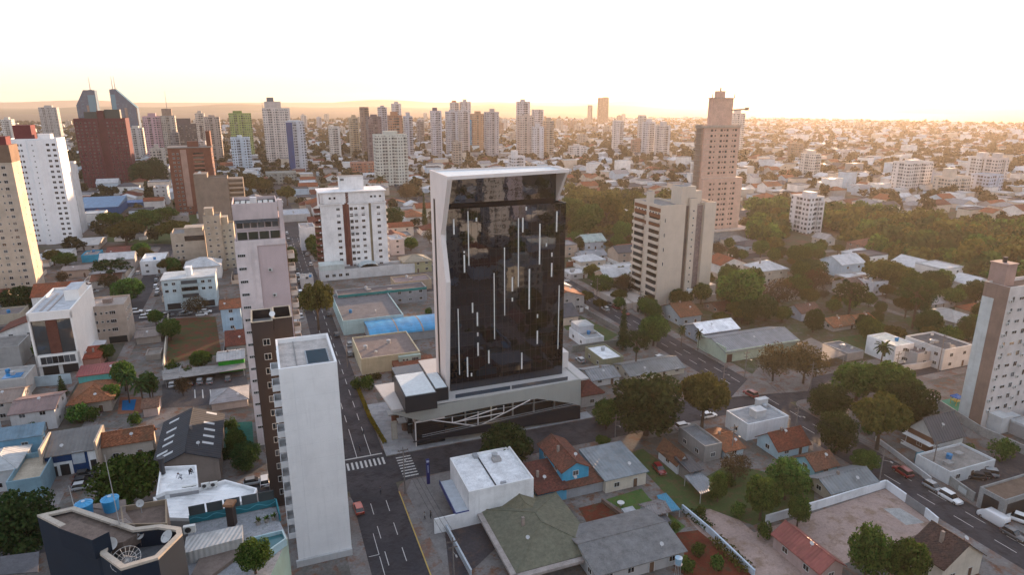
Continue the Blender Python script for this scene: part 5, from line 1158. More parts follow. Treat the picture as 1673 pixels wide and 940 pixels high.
    house('square grey roofed shed at the left end of the long carport', 266,293,296,608,622,7,(.3,.3,.3),(.27,.27,.27),'flat',wins='',name='shed',cat='shed')
    B = house('bright green house with pale grey roof planes', 356,398,402,585,606,8,(.02,.25,.02),(.36,.36,.36),'gx',rh=1.0); lm('the bright green house', B)
    house('grey hip roofed pavilion above the tennis court', 345,404,410,652,665,9,(.4,.38,.36),(.25,.25,.26),'hip',rh=2,wins='')
    house('weathered brown shed with a pale front roof beside the vacant lot', 222,262,268,548,560,10,(.35,.3,.26),(.2,.16,.14),'gx',rh=1.0,wins='',name='shed',cat='shed')
    house('low grey brown outbuilding in front of the weathered brown shed', 237,262,264,578,588,6,(.3,.26,.23),(.22,.2,.18),'flat',wins='',name='shed',cat='shed')
    house('pale blue house with a terracotta roof left of the pinkish grey tower', 360,392,395,502,540,10,(.4,.56,.68),(.26,.09,.045),'gx',rh=1.8)
    house('white flat roofed house with an orange garage door up the side street', 228,268,276,425,447,'px',(.78,.79,.8),(.74,.75,.76),'flat')
    house('white house with a long red tile roof beside the leafy garden', 172,212,222,416,428,'px',(.55,.54,.53),(.18,.06,.045),'gx',rh=2.6)
    house('bright blue walled building below the white faceted tower', 132,160,168,416,428,'px',(.03,.32,.5),(.24,.22,.22),'flat',wins='')
    house('low wall roofed house with a grey pediment behind the bright blue building', 112,160,176,400,408,'px',(.5,.45,.42),(.4,.4,.4),'gx',rh=1.4)
    house('grey brown roofed house in front of the bright blue building', 100,150,154,440,452,'px',(.38,.32,.28),(.19,.16,.15),'shed',rh=1)
    house('orange brown roofed house behind the araucaria trees', 148,196,199,456,468,10,(.45,.4,.36),(.24,.11,.075),'gx',rh=1.6)
    house('sports pavilion with a big blue sheet roof below the wine red tower', 120,192,207,338,352,'px',(.03,.1,.25),(.10,.22,.36),'shed',rh=3,name='pavilion',cat='pavilion',wins='',rmat=sheet((.09,.2,.34),'x',.4))
    house('low blue roofed gallery beside the sports pavilion', 205,250,253,330,336,8,(.05,.13,.26),(.03,.12,.3),'shed',rh=1,wins='',name='pavilion',cat='pavilion')
    house('pale roof of the school hall in front of the blue pavilion', 128,190,195,366,372,'px',(.25,.27,.28),(.3,.31,.32),'flat',wins='',name='pavilion',cat='pavilion')
    house('white four storey flats at the foot of the brick brown tower', 250,272,277,305,334,14,(.5,.5,.5),(.3,.3,.3),'flat',name='apartment_building',cat='apartment building')
    house('low grey offices in front of the brick brown tower', 248,305,320,352,366,14,(.3,.29,.29),(.22,.2,.2),'flat')
    wall('long whitewashed wall behind the terracotta bungalow', [(42,635),(118,628)], 3.2, paint((.45,.55,.6)))
    wall('pale wall between the vacant lot and the brown sheds', [(268,608),(276,522)], 2.2, paint((.48,.44,.36)))
low_left()

def rooftops():
    # the navy tower at the lower left, seen from just above its roof
    z = 40; outer = ppoly([(60,842),(122,828),(222,862),(262,857),(296,862),(298,872),(258,912),(197,930),(163,905),(168,893),(155,890)], z)
    c = Vector(outer[3]); r = empty('apartment_tower', c.x, c.y, 0, 0, 'dark navy tower with satellite dishes and a cream edged roof at lower left', 'apartment tower')
    q = [(p[0]-c.x,p[1]-c.y) for p in outer]; back = ppoly([(60,842),(155,890),(163,905),(197,930),(258,912),(298,872)], z)
    nv = paint((.006,.016,.032), .7, .8); m = MB(); m.prism(q, -.1, z-2.2, 0, 1); m.ring(q, z-2.2, z-.25, .25, 0); m.build('walls', [nv, concrete((.12,.13,.14), .8, .6, 1)], r)
    m = MB(); m.ring(q, z-.25, z, .5); m.build('parapet_cap', concrete((.42,.37,.31), .9, .8), r)
    deck = ppoly([(64,842),(122,831),(218,862),(240,861),(200,884),(150,889)], z-.3); m = MB(); m.prism([(p[0]-c.x,p[1]-c.y) for p in deck], z-1.6, z-.5); m.build('upper_deck', concrete((.17,.13,.11), .9, .5, 1.2), r)
    g_ = [ab(Vector(p)) for p in outer]; occ(min(i[0] for i in g_)-1,max(i[0] for i in g_)+1,min(i[1] for i in g_)-1,max(i[1] for i in g_)+8)
    LANDMARKS.append(('the navy tower roof', c.x, c.y))
    m = MB(); p = ppoly([(95,862),(150,882),(178,868),(122,849)], z+1.6); m.prism([(i[0]-c.x,i[1]-c.y) for i in p], z-.6, z+1.5, 0, 1); m.build('lift_room', [nv, concrete((.17,.13,.11), .9, .5, 1.2)], r)
    def dish(label, px, py, zz, rad, mesh_=False, az=.4, up=.75):
        p = W(px, py, zz); t = empty('satellite_dish', p.x, p.y, zz, az, label, 'satellite dish')
        q = MB(); q.tube((0,0,-1.2),(0,0,-.1),.05); q.build('mast', plain((.3,.3,.3)), t)
        q = MB(); n = 18; k = 3; vs = [(0,0,0)]; F = []
        for i in range(1,k+1):
            for j in range(n):
                a = 2*math.pi*j/n; rr = rad*i/k; vs.append((rr*math.cos(a), rr*math.sin(a), .28*rr*rr/rad))
        for j in range(n): F.append((0,1+j,1+(j+1)%n))
        for i in range(k-1):
            for j in range(n): F.append((1+i*n+j,1+(i+1)*n+j,1+(i+1)*n+(j+1)%n,1+i*n+(j+1)%n))
        M = Matrix.Rotation(up, 4, 'X')
        if not mesh_: q.add([tuple(M@Vector(v)) for v in vs], F); q.build('reflector', plain((.5,.5,.49), .5), t, smooth=True)
        else:
            for j in range(n):
                for i in range(k):
                    a_ = vs[0] if i == 0 else vs[1+(i-1)*n+j]; b_ = vs[1+i*n+j]; c_ = vs[1+i*n+(j+1)%n]; q.tube(M@Vector(a_), M@Vector(b_), .02, n=3); q.tube(M@Vector(b_), M@Vector(c_), .02, n=3)
            q.build('reflector', plain((.55,.55,.53), .5), t)
        q = MB(); f = M@Vector((0,0,rad*.9))
        for s in (0,2.1,4.2): q.tube(M@Vector((rad*.8*math.cos(s),rad*.8*math.sin(s),.2)), f, .02, n=4)
        q.tube(f-Vector((0,0,.08)), f+Vector((0,0,.08)), .07, n=6); q.build('feed_horn', plain((.35,.35,.35)), t)
    dish('white solid dish on the near left of the navy roof', 179,890,z-.2,.62,False,.9,1.0); dish('small grey dish at the middle of the navy roof', 228,875,z-.8,.42,False,.2,.9)
    dish('round grey dish at the right end of the navy roof', 274,878,z-.6,.62,False,-.5,.7); dish('large open mesh dish standing on the navy roof edge', 207,917,z-.6,1.25,True,.3,.5); dish('white dish on the brown rear roof beside the water tanks', 229,823,z-1,.4,False,.3,1.1)
    p = W(262,842,z-2.0); b_ = ppoly([(200,858),(273,856),(272,816),(196,828)], z-2.4); cc = Vector(b_[0]); t = empty('apartment_tower', cc.x, cc.y, 0, 0, 'brown flat rear roof block joined behind the navy tower', 'apartment tower'); q = [(i[0]-cc.x,i[1]-cc.y) for i in b_]
    m = MB(); m.prism(q, -.1, z-3.0, 0, 1); m.ring(q, z-3.0, z-2.4, .16, 2); m.build('walls', [paint((.2,.15,.12)), concrete((.16,.12,.1), .9, .5, 1.2), paint((.3,.23,.16))], t)
    for (px,py,lb) in ((135,818,'left blue water tank with a ribbed lid on the brown roof'),(178,810,'right blue water tank with a ribbed lid on the brown roof')):
        p = W(px,py,z-.6); t = empty('water_tank', p.x, p.y, z-2.4, 0, lb, 'water tank'); bl = plain((.03,.28,.55), .4)
        q = MB(); q.tube((0,0,0),(0,0,1.4),.72,.86,20); q.build('drum', bl, t, smooth=False); q = MB(); q.tube((0,0,1.4),(0,0,1.62),.9,.25,20)
        for j in range(10): a = 2*math.pi*j/10; q.tube((.2*math.cos(a),.2*math.sin(a),1.66),(.86*math.cos(a),.86*math.sin(a),1.46),.03,n=4)
        q.tube((0,0,1.62),(0,0,1.7),.2,.2,10,1); q.build('lid', [plain((.06,.33,.6), .4), plain((.4,.5,.6))], t)
    pl = ppoly([(112,830),(205,816),(205,836),(222,860),(122,828)], z-2.4); cc = Vector(pl[0]); m = MB(); m.prism([(i[0]-cc.x,i[1]-cc.y) for i in pl], z-12, z-2.42); tag(m.build('tank_platform', concrete((.2,.16,.14)), None, (cc.x,cc.y,0)), 'tank platform slab under the two blue water tanks', 'roof slab')
    for (x,y,h,lb) in ((122,828,4.2,'short roof mast left of the blue tanks'),(196,858,9.5,'tall thin antenna pole on the navy roof')):
        p = W(x,y,z); t = empty('antenna', p.x, p.y, z-2, 0, lb, 'antenna'); q = MB(); q.tube((0,0,0),(-.4,.3,h),.05,.03,5); q.build('mast', plain((.35,.35,.35)), t)
        if h > 5:
            q = MB()
            for k in range(5): q.tube((-.9+.1*k,-.2,2+.12*k),(.9-.1*k,.3,2+.12*k),.02,n=3)
            q.build('yagi_arms', plain((.4,.36,.33)), t)
    # white sheet roofs with workers, and the terrace building at their right
    zr = 33; c = None
    for lb, P_, zz in (('upper white metal roof with two workers on it', [(255,812),(262,765),(321,762),(324,798),(270,806)], zr+.5), ('lower white metal roof with a row of air conditioners', [(250,815),(324,800),(368,786),(420,800),(416,812),(330,850),(275,848)], zr)):
        q = ppoly(P_, zz); c = Vector(q[0]); t = empty('commercial_building', c.x, c.y, 0, 0, lb, 'building'); L = [(i[0]-c.x,i[1]-c.y) for i in q]
        m = MB(); m.prism(L, -.1, zz-.3, 0, 1); m.build('walls', [paint((.3,.3,.31)), sheet((.78,.78,.78),'y',1.5,.5)], t); m = MB(); m.ring(L, zz-.3, zz+.15, .2); m.build('parapet', paint((.8,.8,.8)), t)
        LANDMARKS.append(('the white metal roofs', c.x, c.y))
    for k,(x,y) in enumerate(((305,802),(317,800),(336,797),(350,795))):
        p = W(x,y,zr); t = link('air_conditioner', ac_mesh(), None, (p.x,p.y,zr+.05), (0,0,.35)); tag(t, ('leftmost','second','third','rightmost')[k]+' of the white air conditioners on the white metal roof', 'air conditioner', 'air conditioners on the white roof')
    p = W(266,772,zr+.5); t = empty('chimney', p.x, p.y, zr+.4, 0, 'dark round chimney pipe on the upper white roof', 'chimney'); q = MB(); q.tube((0,0,-.1),(0,0,2.0),.32,.32,12); q.tube((0,0,1.9),(0,0,2.2),.45,.45,12); q.build('pipe', plain((.03,.03,.035)), t)
    zt = 34; fl = ppoly([(309,858),(451,829),(457,853),(470,880),(440,945),(300,945)], zt); c = Vector(fl[0]); t = empty('apartment_building', c.x, c.y, 0, 0, 'terrace building with a teal mural wall and tiled deck left of the blank tower', 'apartment building')
    L = lambda q: [(i[0]-c.x,i[1]-c.y) for i in q]; LANDMARKS.append(('the teal mural terrace', c.x, c.y))
    m = MB(); m.prism(L(fl), -.1, zt, 0, 1); m.build('walls', [paint((.05,.12,.15)), groundmat('deck_tiles', [(.3,.31,.32),(.24,.25,.27),(.2,.21,.22)], .5, 5)], t)
    p0, p1, p2 = L(ppoly([(310,857),(451,828),(457,853)], zt)); tl = paint((.02,.16,.2))
    def strip_(a, b, z0, z1, th, name, mat):
        A = Vector(a); Bv = Vector(b); d = (Bv-A).normalized(); n = Vector((-d.y,d.x))*th; q = MB(); q.prism([tuple(A),tuple(Bv),tuple(Bv+n),tuple(A+n)], z0, z1); return q.build(name, mat, t)
    strip_(p0,p1,zt,zt+1.0,.2,'mural_wall',tl); strip_(p1,p2,zt,zt+1.0,.15,'mural_wall',tl)
    A, Bv = Vector(p0), Vector(p1); wv = MB(); n_ = 26; dd = (Bv-A).normalized(); off = Vector((dd.y,-dd.x))*.02
    for i in range(n_):
        u0, u1 = i/n_, (i+1)/n_; a_ = A.lerp(Bv,u0)+off; b_ = A.lerp(Bv,u1)+off; f = lambda u: zt+.55+.2*math.sin(u*26); wv.quad((a_.x,a_.y,f(u0)-.05),(b_.x,b_.y,f(u1)-.05),(b_.x,b_.y,f(u1)+.06),(a_.x,a_.y,f(u0)+.06))
    wv.build('mural_wave', plain((.06,.33,.4)), t)
    for i in range(5):
        a_ = A.lerp(Bv, i/5+.01); b_ = A.lerp(Bv, (i+1)/5-.01); strip_(a_,b_,zt+1.0,zt+2.2,.05,'glass_screen',glass((.06,.08,.085),.1))
    cr = ppoly([(305,890),(400,866),(402,845+8),(398,862),(402,880),(310,905)], zt+1.2); co = L(ppoly([(300,905),(396,880),(396,858),(304,878)], zt+1.5)); q = MB(); q.prism(co, zt, zt+1.5); q.build('corrugated_roof', sheet((.42,.42,.41),'x',2.2,.5), t)
    co = L(ppoly([(405,880),(462,866),(468,880),(440,900),(410,895)], zt+.9)); q = MB(); q.prism(co, zt, zt+.5, 0, 1); q.ring(co, zt+.5, zt+.9, .15, 0); q.build('pool_tank', [paint((.35,.5,.55)), plain((.03,.13,.15), .15)], t)
    a_ = L(ppoly([(380,858)], zt))[0]; q = MB(); q.box(a_[0]-.4,a_[0]+.4,a_[1]-.4,a_[1]+.4,zt,zt+2.6,0); q.box(a_[0]-.55,a_[0]+.55,a_[1]-.55,a_[1]+.55,zt+2.6,zt+2.9,1); q.build('chimney', [plain((.03,.02,.018)), concrete((.26,.14,.08))], t)
    co = L(ppoly([(310,945),(330,905),(385,888),(400,900),(340,945)], zt+.4)); q = MB(); q.prism(co, zt, zt+.4); q.build('brown_roof', concrete((.2,.16,.14)), t)
    for k,(x,y) in enumerate(((422,858),(436,854),(448,850))):
        p = W(x,y,zt); pt = empty('potted_plant', p.x, p.y, zt, k, ('left','middle','right')[k]+' potted plant of the row on the tiled terrace', 'potted plant', 'potted plants on the terrace'); q = MB(); q.tube((0,0,0),(0,0,.45),.22,.3,10); q.build('pot', concrete((.3,.27,.25)), pt); q = MB()
        for i in range(26): a = random.random()*6.28; e = random.uniform(.2,1.2); l = random.uniform(.4,.7); d3 = Vector((math.cos(a)*math.cos(e),math.sin(a)*math.cos(e),math.sin(e)))*l; s3 = Vector((-math.sin(a),math.cos(a),0))*.07; o3 = Vector((0,0,.42)); q.quad(o3,o3+d3*.5-s3,o3+d3,o3+d3*.5+s3)
        q.build('leaves', M_LEAF, pt)
    p = W(311,868,zt+1.6); a = link('air_conditioner', ac_mesh(), None, (p.x,p.y,zt+1.55), (0,0,.3), 1.3); tag(a, 'white air conditioner at the left end of the corrugated terrace roof', 'air conditioner')
    canopy('dark sheet roof hidden at the bottom left corner', [(0,940),(62,935),(64,902),(0,910)], 20, concrete((.1,.1,.11)), False, 'roof_deck', 'roof')
rooftops()

# ------------------------------------------------------------------ trees
def crown_quads(n, clumps, leaf, rs, flat=.0):                 # leaf faces gathered in clumps: returns (n,4,3)
    C = np.array([c[:3] for c in clumps]); Rr = np.array([c[3] for c in clumps]); wts = Rr**2; wts /= wts.sum()
    k = rs.choice(len(C), n, p=wts); d = rs.normal(size=(n,3)); d[:,2] = d[:,2]*.8+.15; d /= np.linalg.norm(d, axis=1)[:,None]
    r = Rr[k]*(.55+.5*rs.random(n)**.6); p = C[k]+d*r[:,None]*np.array([1,1,.85])
    nrm = d+rs.normal(scale=.55, size=(n,3)); nrm /= np.linalg.norm(nrm, axis=1)[:,None]
    t = np.cross(nrm, rs.normal(size=(n,3))); t /= np.linalg.norm(t, axis=1)[:,None]; b = np.cross(nrm, t)
    s = leaf*(.6+.8*rs.random(n))[:,None]; l = s*(.7+.5*rs.random(n))[:,None]
    return np.stack([p-t*s*.5-b*l*.5*.3, p-t*.05*s+b*l*-.5, p+t*s*.5+b*l*.15, p+b*l*.55], axis=1)
def clumps_round(rs, n=18, rx=1.0, rz=.8, cz=0, cr=.38):
    out = []
    for i in range(n):
        z = 1-2*(i+.5)/n; a = i*2.399+rs.random()*.6; q = math.sqrt(max(0,1-z*z)); s = .6+.22*rs.random()
        out.append((rx*s*q*math.cos(a), rx*s*q*math.sin(a), cz+rz*s*z, cr*(.75+.6*rs.random())))
    out.append((0,0,cz,.5)); return out
TREE = {}
def tree_meshes():
    def trunk(h, r, limbs, rs, spread=.6, top=None):
        m = MB(); m.tube((0,0,-.02),(.01,.01,h*.6),r,r*.75,7); m.tube((.01,.01,h*.6),(0,.02,h),r*.75,r*.55,6)
        for i in range(limbs):
            a = i*2.4+rs.random(); z0 = h*(.7+.3*rs.random()); e = Vector((spread*math.cos(a),spread*math.sin(a),z0+.45+.3*rs.random())); mid = Vector((0,0,z0)).lerp(e,.5)+Vector((0,0,.06))
            m.tube((0,0,z0),mid,r*.5,r*.32,5,cap=False); m.tube(mid,e,r*.32,r*.12,4)
        return m.mesh('trunk', M_BARK)
    rs = np.random.default_rng(5)
    # every template is one unit of crown radius wide; crown centre at height 1.25
    for v in range(3):
        TREE['round%d'%v] = (trunk(.75,.085,5,rs), quads_mesh('crown', crown_quads(5600, [(x,y,z+1.25,r) for x,y,z,r in clumps_round(rs,24,1.0,.78,0,.33)], .10, rs), M_LEAF), 2.15)
    for v in range(2):
        TREE['dark%d'%v] = (trunk(.7,.085,5,rs), quads_mesh('crown', crown_quads(6200, [(x,y,z+1.2,r) for x,y,z,r in clumps_round(rs,26,1.0,.95,0,.33)], .095, rs), M_LEAFD), 2.2)
    for v in range(2):
        TREE['wide%d'%v] = (trunk(.75,.075,7,rs,.7), quads_mesh('crown', crown_quads(5200, [(x,y,max(z,-.12)+1.1,r*.8) for x,y,z,r in clumps_round(rs,26,1.05,.42,0,.32)], .095, rs), M_LEAFY), 1.65)
    TREE['brown0'] = (trunk(.7,.06,11,rs,.75), quads_mesh('crown', crown_quads(2000, [(x,y,z+1.2,r) for x,y,z,r in clumps_round(rs,24,1.0,.7,0,.34)], .085, rs), M_LEAFB), 2.0)
    m = MB(); m.tube((0,0,0),(0,0,4.6),.16,.03,6); tr = m.mesh('trunk', M_BARK)
    TREE['conifer'] = (tr, quads_mesh('crown', crown_quads(2200, [(.28*math.cos(i*2.4)*(1-i/36),.28*math.sin(i*2.4)*(1-i/36),.5+i*.128,.62*(1-i/38)+.08) for i in range(34)], .15, rs), M_LEAFD), 5.1)
    # parana pine: bare trunk with flat whorled tufts
    m = MB(); m.tube((0,0,0),(0,0,2.4),.07,.05,7); cl = []
    for i in range(18):
        a = i*2.399; z = 1.5+.9*(i/18); rr = .95-.35*(i/18); e = (rr*math.cos(a),rr*math.sin(a),z+.16); m.tube((0,0,z-.1),e,.03,.015,4); cl.append((*e,.25)); cl.append((e[0]*.6,e[1]*.6,z+.12,.16))
    TREE['pine'] = (m.mesh('trunk', M_BARK), quads_mesh('crown', crown_quads(1800, cl+[(0,0,2.45,.3)], .11, rs), M_LEAFD), 2.7)
    # palm
    m = MB(); m.tube((0,0,0),(.06,0,2.2),.09,.06,7); f = MB()
    for i in range(22):
        a = i*2.399; el = 1.1-1.5*(i/22); P = Vector((.06,0,2.2)); d = Vector((math.cos(a)*math.cos(el),math.sin(a)*math.cos(el),math.sin(el))); sd = Vector((-math.sin(a),math.cos(a),0)); L_ = 1.15
        for k in range(6):
            Q = P+d*(L_/6); d = (d+Vector((0,0,-.22))).normalized(); wd_ = .2*(1-.6*abs(k-2)/4)
            f.quad(P,P+sd*wd_+Vector((0,0,-.07)),Q+sd*wd_*.9+Vector((0,0,-.07)),Q); f.quad(Q,Q-sd*wd_*.9+Vector((0,0,-.07)),P-sd*wd_+Vector((0,0,-.07)),P); P = Q
    TREE['palm'] = (m.mesh('trunk', M_BARK), f.mesh('crown', M_LEAFD), 2.9)
    TREE['bush'] = (None, quads_mesh('leaves', crown_quads(900, [(x,y,z*.8+.7,r) for x,y,z,r in clumps_round(rs,12,.9,.7,0,.4)], .16, rs), M_LEAF), 1.5)
tree_meshes()
TLOOK = {'round':'round leafy green tree','dark':'dense dark green tree','wide':'spreading olive tree','brown':'bare brownish tree','conifer':'slim dark conifer','pine':'dark umbrella shaped pine','palm':'fan crowned palm','bush':'low leafy bush'}
NTREE = 0
def tree(kind, x, y, rad, label=None, z=0, hscale=1.0, look=None):
    global NTREE
    base = kind.rstrip('0123'); tm, cm, hh = TREE[kind]; nm = {'conifer':'conifer_tree','pine':'pine_tree','palm':'palm_tree','bush':'bush'}.get(base,'leafy_tree')
    t = empty(nm, x, y, z, random.uniform(0,6.28), label, 'bush' if base == 'bush' else 'tree', 'trees between the houses' if base != 'bush' else 'garden bushes')
    s = (rad,rad,rad*hscale)
    if tm: link('trunk', tm, t, scale=s)
    link('crown' if base != 'bush' else 'leaves', cm, t, scale=s)
    if not label: pend(t, look or TLOOK[base], x, y)
    NTREE += 1; return t
def ptree(kind, cx, yt, yb, wpx, label=None, look=None):          # from the photo: crown centre x, top y, foot y, crown width
    P = W(cx, yb); h = height_at(P, yt); rad = wpx/FPX*DEPTH(P.x,P.y,h*.5)/2
    hh = TREE[kind][2]; a, b = ab(P); occ(a-rad*.6,a+rad*.6,b-rad*.6,b+rad*.6)
    return tree(kind, P.x, P.y, rad, label, 0, max(.55, min(2.4, h/(hh*rad))), look)
for q in (('wide0',521,462,540,60,'broad olive tree standing in the main street beside the white and brown tower'),('dark0',1055,612,712,118,'largest dark green tree in front of the glass tower podium, beside the junction'),('wide1',1146,612,704,84,'tall olive tree right of the largest dark tree, above the parked white cars'),
 ('dark1',828,698,762,86,'dense dark tree on the cross street behind the plain white box'),('round0',990,650,702,46,'small leafy tree squeezed between podium and the largest dark tree'),('dark0',1364,672,742,60,'dense dark tree on the avenue kerb left of the big olive crown'),('wide0',1432,648,736,94,'big brownish olive crown over the avenue pavement'),
 ('round1',1398,592,656,76,'leafy tree at the back left of the traffic island clump'),('round2',1447,592,664,84,'tallest leafy tree at the back of the traffic island clump'),('dark1',1352,630,684,68,'dark tree at the front left of the traffic island clump'),('dark0',1482,622,702,76,'dark tree by the playground wall at the right of the island clump'),('round0',1410,735,772,44,'low leafy tree leaning over the avenue below the dense dark tree'),
 ('brown0',1262,562,624,60,'brownish tree left of two in front of the mint warehouse end'),('brown0',1312,560,628,66,'brownish tree right of two in front of the mint warehouse end'),('round2',1241,778,852,58,'leafy tree in the yard beside the carport, left of the round yellowish tree'),('round1',1282,750,818,64,'round yellowish green tree behind the small cyan house'),('round0',1302,808,862,36,'small tree at the white wall of the gravel lot'),
 ('round1',1412,858,955,62,'green tree on the gravel lot at the bottom, left of two'),('round2',1476,880,965,62,'orange tinged tree on the gravel lot at the bottom, right of two'),('bush',1248,852,882,26,'scrubby bush at the edge of the gravel lot'),('brown0',1200,742,786,50,'reddish brown bush-like tree behind the concrete house'),
 ('conifer',1017,486,573,22,'tall slim conifer right of the black glass tower'),('round1',1067,514,566,50,'round tree by the avenue right of the slim conifer'),('pine',1038,540,608,42,'umbrella pine among the parked cars right of the glass tower'),('palm',1113,530,566,13,'slender palm left of two before the white roofed hall'),('palm',1140,536,574,13,'slender palm right of two before the white roofed hall'),('palm',1438,558,600,28,'palm in front of the white box shop'),
 ('round2',1210,438,512,76,'large golden green tree right of the beige balcony block'),('wide0',1190,470,506,50,None),('brown0',1270,455,505,56,None),('brown0',1330,440,480,50,None),('wide1',1440,425,475,70,None),('dark0',1325,422,458,48,None),('pine',1385,462,520,54,'dark umbrella pine in front of the stepped white villa'),('pine',1490,455,538,62,'tall dark umbrella pine above the grass terrace'),
 ('dark1',1528,446,490,40,None),('dark0',1592,456,496,36,'rounded dark tree left of the right edge tower top'),('round0',1360,488,512,24,None),('round2',1555,470,500,40,None),('round1',1470,435,478,56,None),('round0',1305,400,430,40,None),
 ('round0',214,742,838,104,'broad green tree in front of the navy fronted shop house'),('dark1',48,806,915,112,'big dark tree at the lower left corner beside the navy tower'),('dark0',404,722,772,46,'dark tree by the tennis court left of the brown slab'),('conifer',104,612,648,20,'small dense conifer left of the terracotta bungalow'),
 ('palm',212,602,660,26,'palm left of the pool house, beside the terracotta bungalow'),('palm',236,612,668,34,'palm right of two by the blue pool'),('round2',182,628,662,32,'tree leaning on the terracotta bungalow'),('bush',130,660,690,42,'wide pale bush in front of the terracotta bungalow'),('bush',152,664,688,26,None),('round1',176,562,590,26,None),('round0',330,572,604,36,'leafy tree in front of the bright green house'),('brown0',322,484,516,40,'bare brown tree in front of the pale aqua flats'),
 ('round2',214,452,500,46,'street tree by the parked cars left of the pale aqua flats'),('pine',186,424,466,54,'pine clump behind the beige four storey building'),('dark1',36,474,506,64,'dark low tree at the left edge below the beige tower'),('round1',108,412,436,34,'round tree in front of the bright blue building'),('wide0',208,362,402,62,'wide leafy tree beside the school hall'),('round0',240,340,378,50,None),('wide1',290,360,396,56,None),('round2',180,346,372,40,None),('round1',270,338,366,44,None),
 ('dark0',235,262,304,40,None),('dark1',258,258,302,36,None),('wide0',425,290,325,40,None),('wide1',408,282,318,36,None),('wide0',470,304,336,30,'round olive tree behind the market hall'),('round1',446,340,372,30,None),('dark0',642,336,380,40,'dark conical leafy tree right of the white and brown tower'),('conifer',694,312,372,12,None),('round1',206,588,640,36,None),('round0',246,606,652,30,None),('palm',252,612,660,26,'palm by the grey shed at the end of the long carport'),('round2',388,700,742,34,None),('brown0',300,618,648,30,'bare tree in the parking court behind the dark warehouse'),('round2',1172,770,822,30,None),('brown0',665,300,330,34,None),('palm',622,285,312,22,None),
 ('round0',1000,742,760,22,None),('round2',984,716,728,26,'low street shrub on the cross street left of the big dark tree'),('brown0',1020,448,485,36,'bare tree left of the beige balcony block'),('round1',930,320,372,44,None),('round2',965,330,380,46,None),('wide0',990,318,372,50,None),('round0',950,345,392,40,None),('round1',1015,360,395,30,None),('round2',870,300,330,30,None)):
    ptree(q[0], q[1], q[2], q[3], q[4], q[5])
for x,y,w,lb in ((1140,903,24,'clipped green bush in the middle of the red soil garden'),(1122,930,28,'bright green bush at the lower end of the red soil garden'),(1078,868,16,None),(990,865,20,'single bush on the red soil bed'),(1170,925,26,None),(1345,942,20,None),(1520,700,30,None),(1635,742,40,'scrubby bush behind the white annex'),(1465,668,30,None),(285,605,24,None),(585,632,22,'yellowish bush in the front garden beside the cream warehouse'),(600,632,26,None),(505,505,22,None),(700,512,14,None),(1100,865,20,None),(1165,812,20,None),(1188,790,24,None),(1145,840,18,None),(1205,838,26,None),(1318,795,22,None),(1085,748,16,None),(246,628,26,None),(222,690,22,None),(310,612,20,None),(150,722,20,None),(108,735,18,None),(58,700,20,None),(380,700,24,None),(1580,740,22,None),(1415,705,22,None)):
    ptree('bush', x, y-w*.7, y+w*.25, w, lb)
_q = W(418,938,34); tree('round1', _q.x, _q.y, 1.7, 'leafy tree growing on the terrace deck left of the blank white tower', 34, 1.1)
# hedges: one plant wall each
def hedge(label, pts, w, h, n, mat, z=KZ, leafs=.28):
    P = [W(x,y) for x,y in pts]; c = P[0]; Q = []; rs = np.random.default_rng(3)
    for p, q in zip(P, P[1:]):
        L = (q-p).length; k = int(n*L); u = rs.random(k); d = (q-p)/L; s = (rs.random(k)-.5)*w
        pos = np.stack([p.x-c.x+d.x*u*L-d.y*s, p.y-c.y+d.y*u*L+d.x*s, h*rs.random(k)**.5], axis=1); t = rs.normal(size=(k,3)); t /= np.linalg.norm(t,axis=1)[:,None]; b = np.cross(t, rs.normal(size=(k,3))); b /= np.linalg.norm(b,axis=1)[:,None]
        Q.append(np.stack([pos-t*leafs/2,pos-b*leafs/2,pos+t*leafs/2,pos+b*leafs/2],axis=1))
    o = link('hedge', quads_mesh('hedge', np.concatenate(Q), mat), None, (c.x,c.y,z)); tag(o, label, 'hedge'); return o
hedge('narrow yellow green hedge strip along the glass tower kerb', [(583,632),(604,684),(629,727)], 1.0, .7, 120, leaf((.10,.095,.015), (.26,.2,.035)), KZ, .25)
hedge('tall dark hedge in front of the dark warehouse roof', [(246,762),(362,744)], 2.2, 3.4, 260, M_LEAFD, 0, .5)
hedge('ragged hedge by the tennis court', [(365,752),(412,740)], 2.0, 2.4, 160, M_LEAFD, 0, .5)
hedge('dark planting bed under the long thin white wall', [(1122,838),(1160,868)], 2.6, .9, 60, M_LEAFD, KZ, .4)
hedge('dry yellowing shrub row beside the long thin white wall', [(1168,885),(1222,940)], 3.0, 1.2, 60, M_LEAFY, KZ, .4)
hedge('low green planting by the cream warehouse wall', [(590,625),(622,618)], 3.0, 1.3, 120, M_LEAFY, KZ, .4)

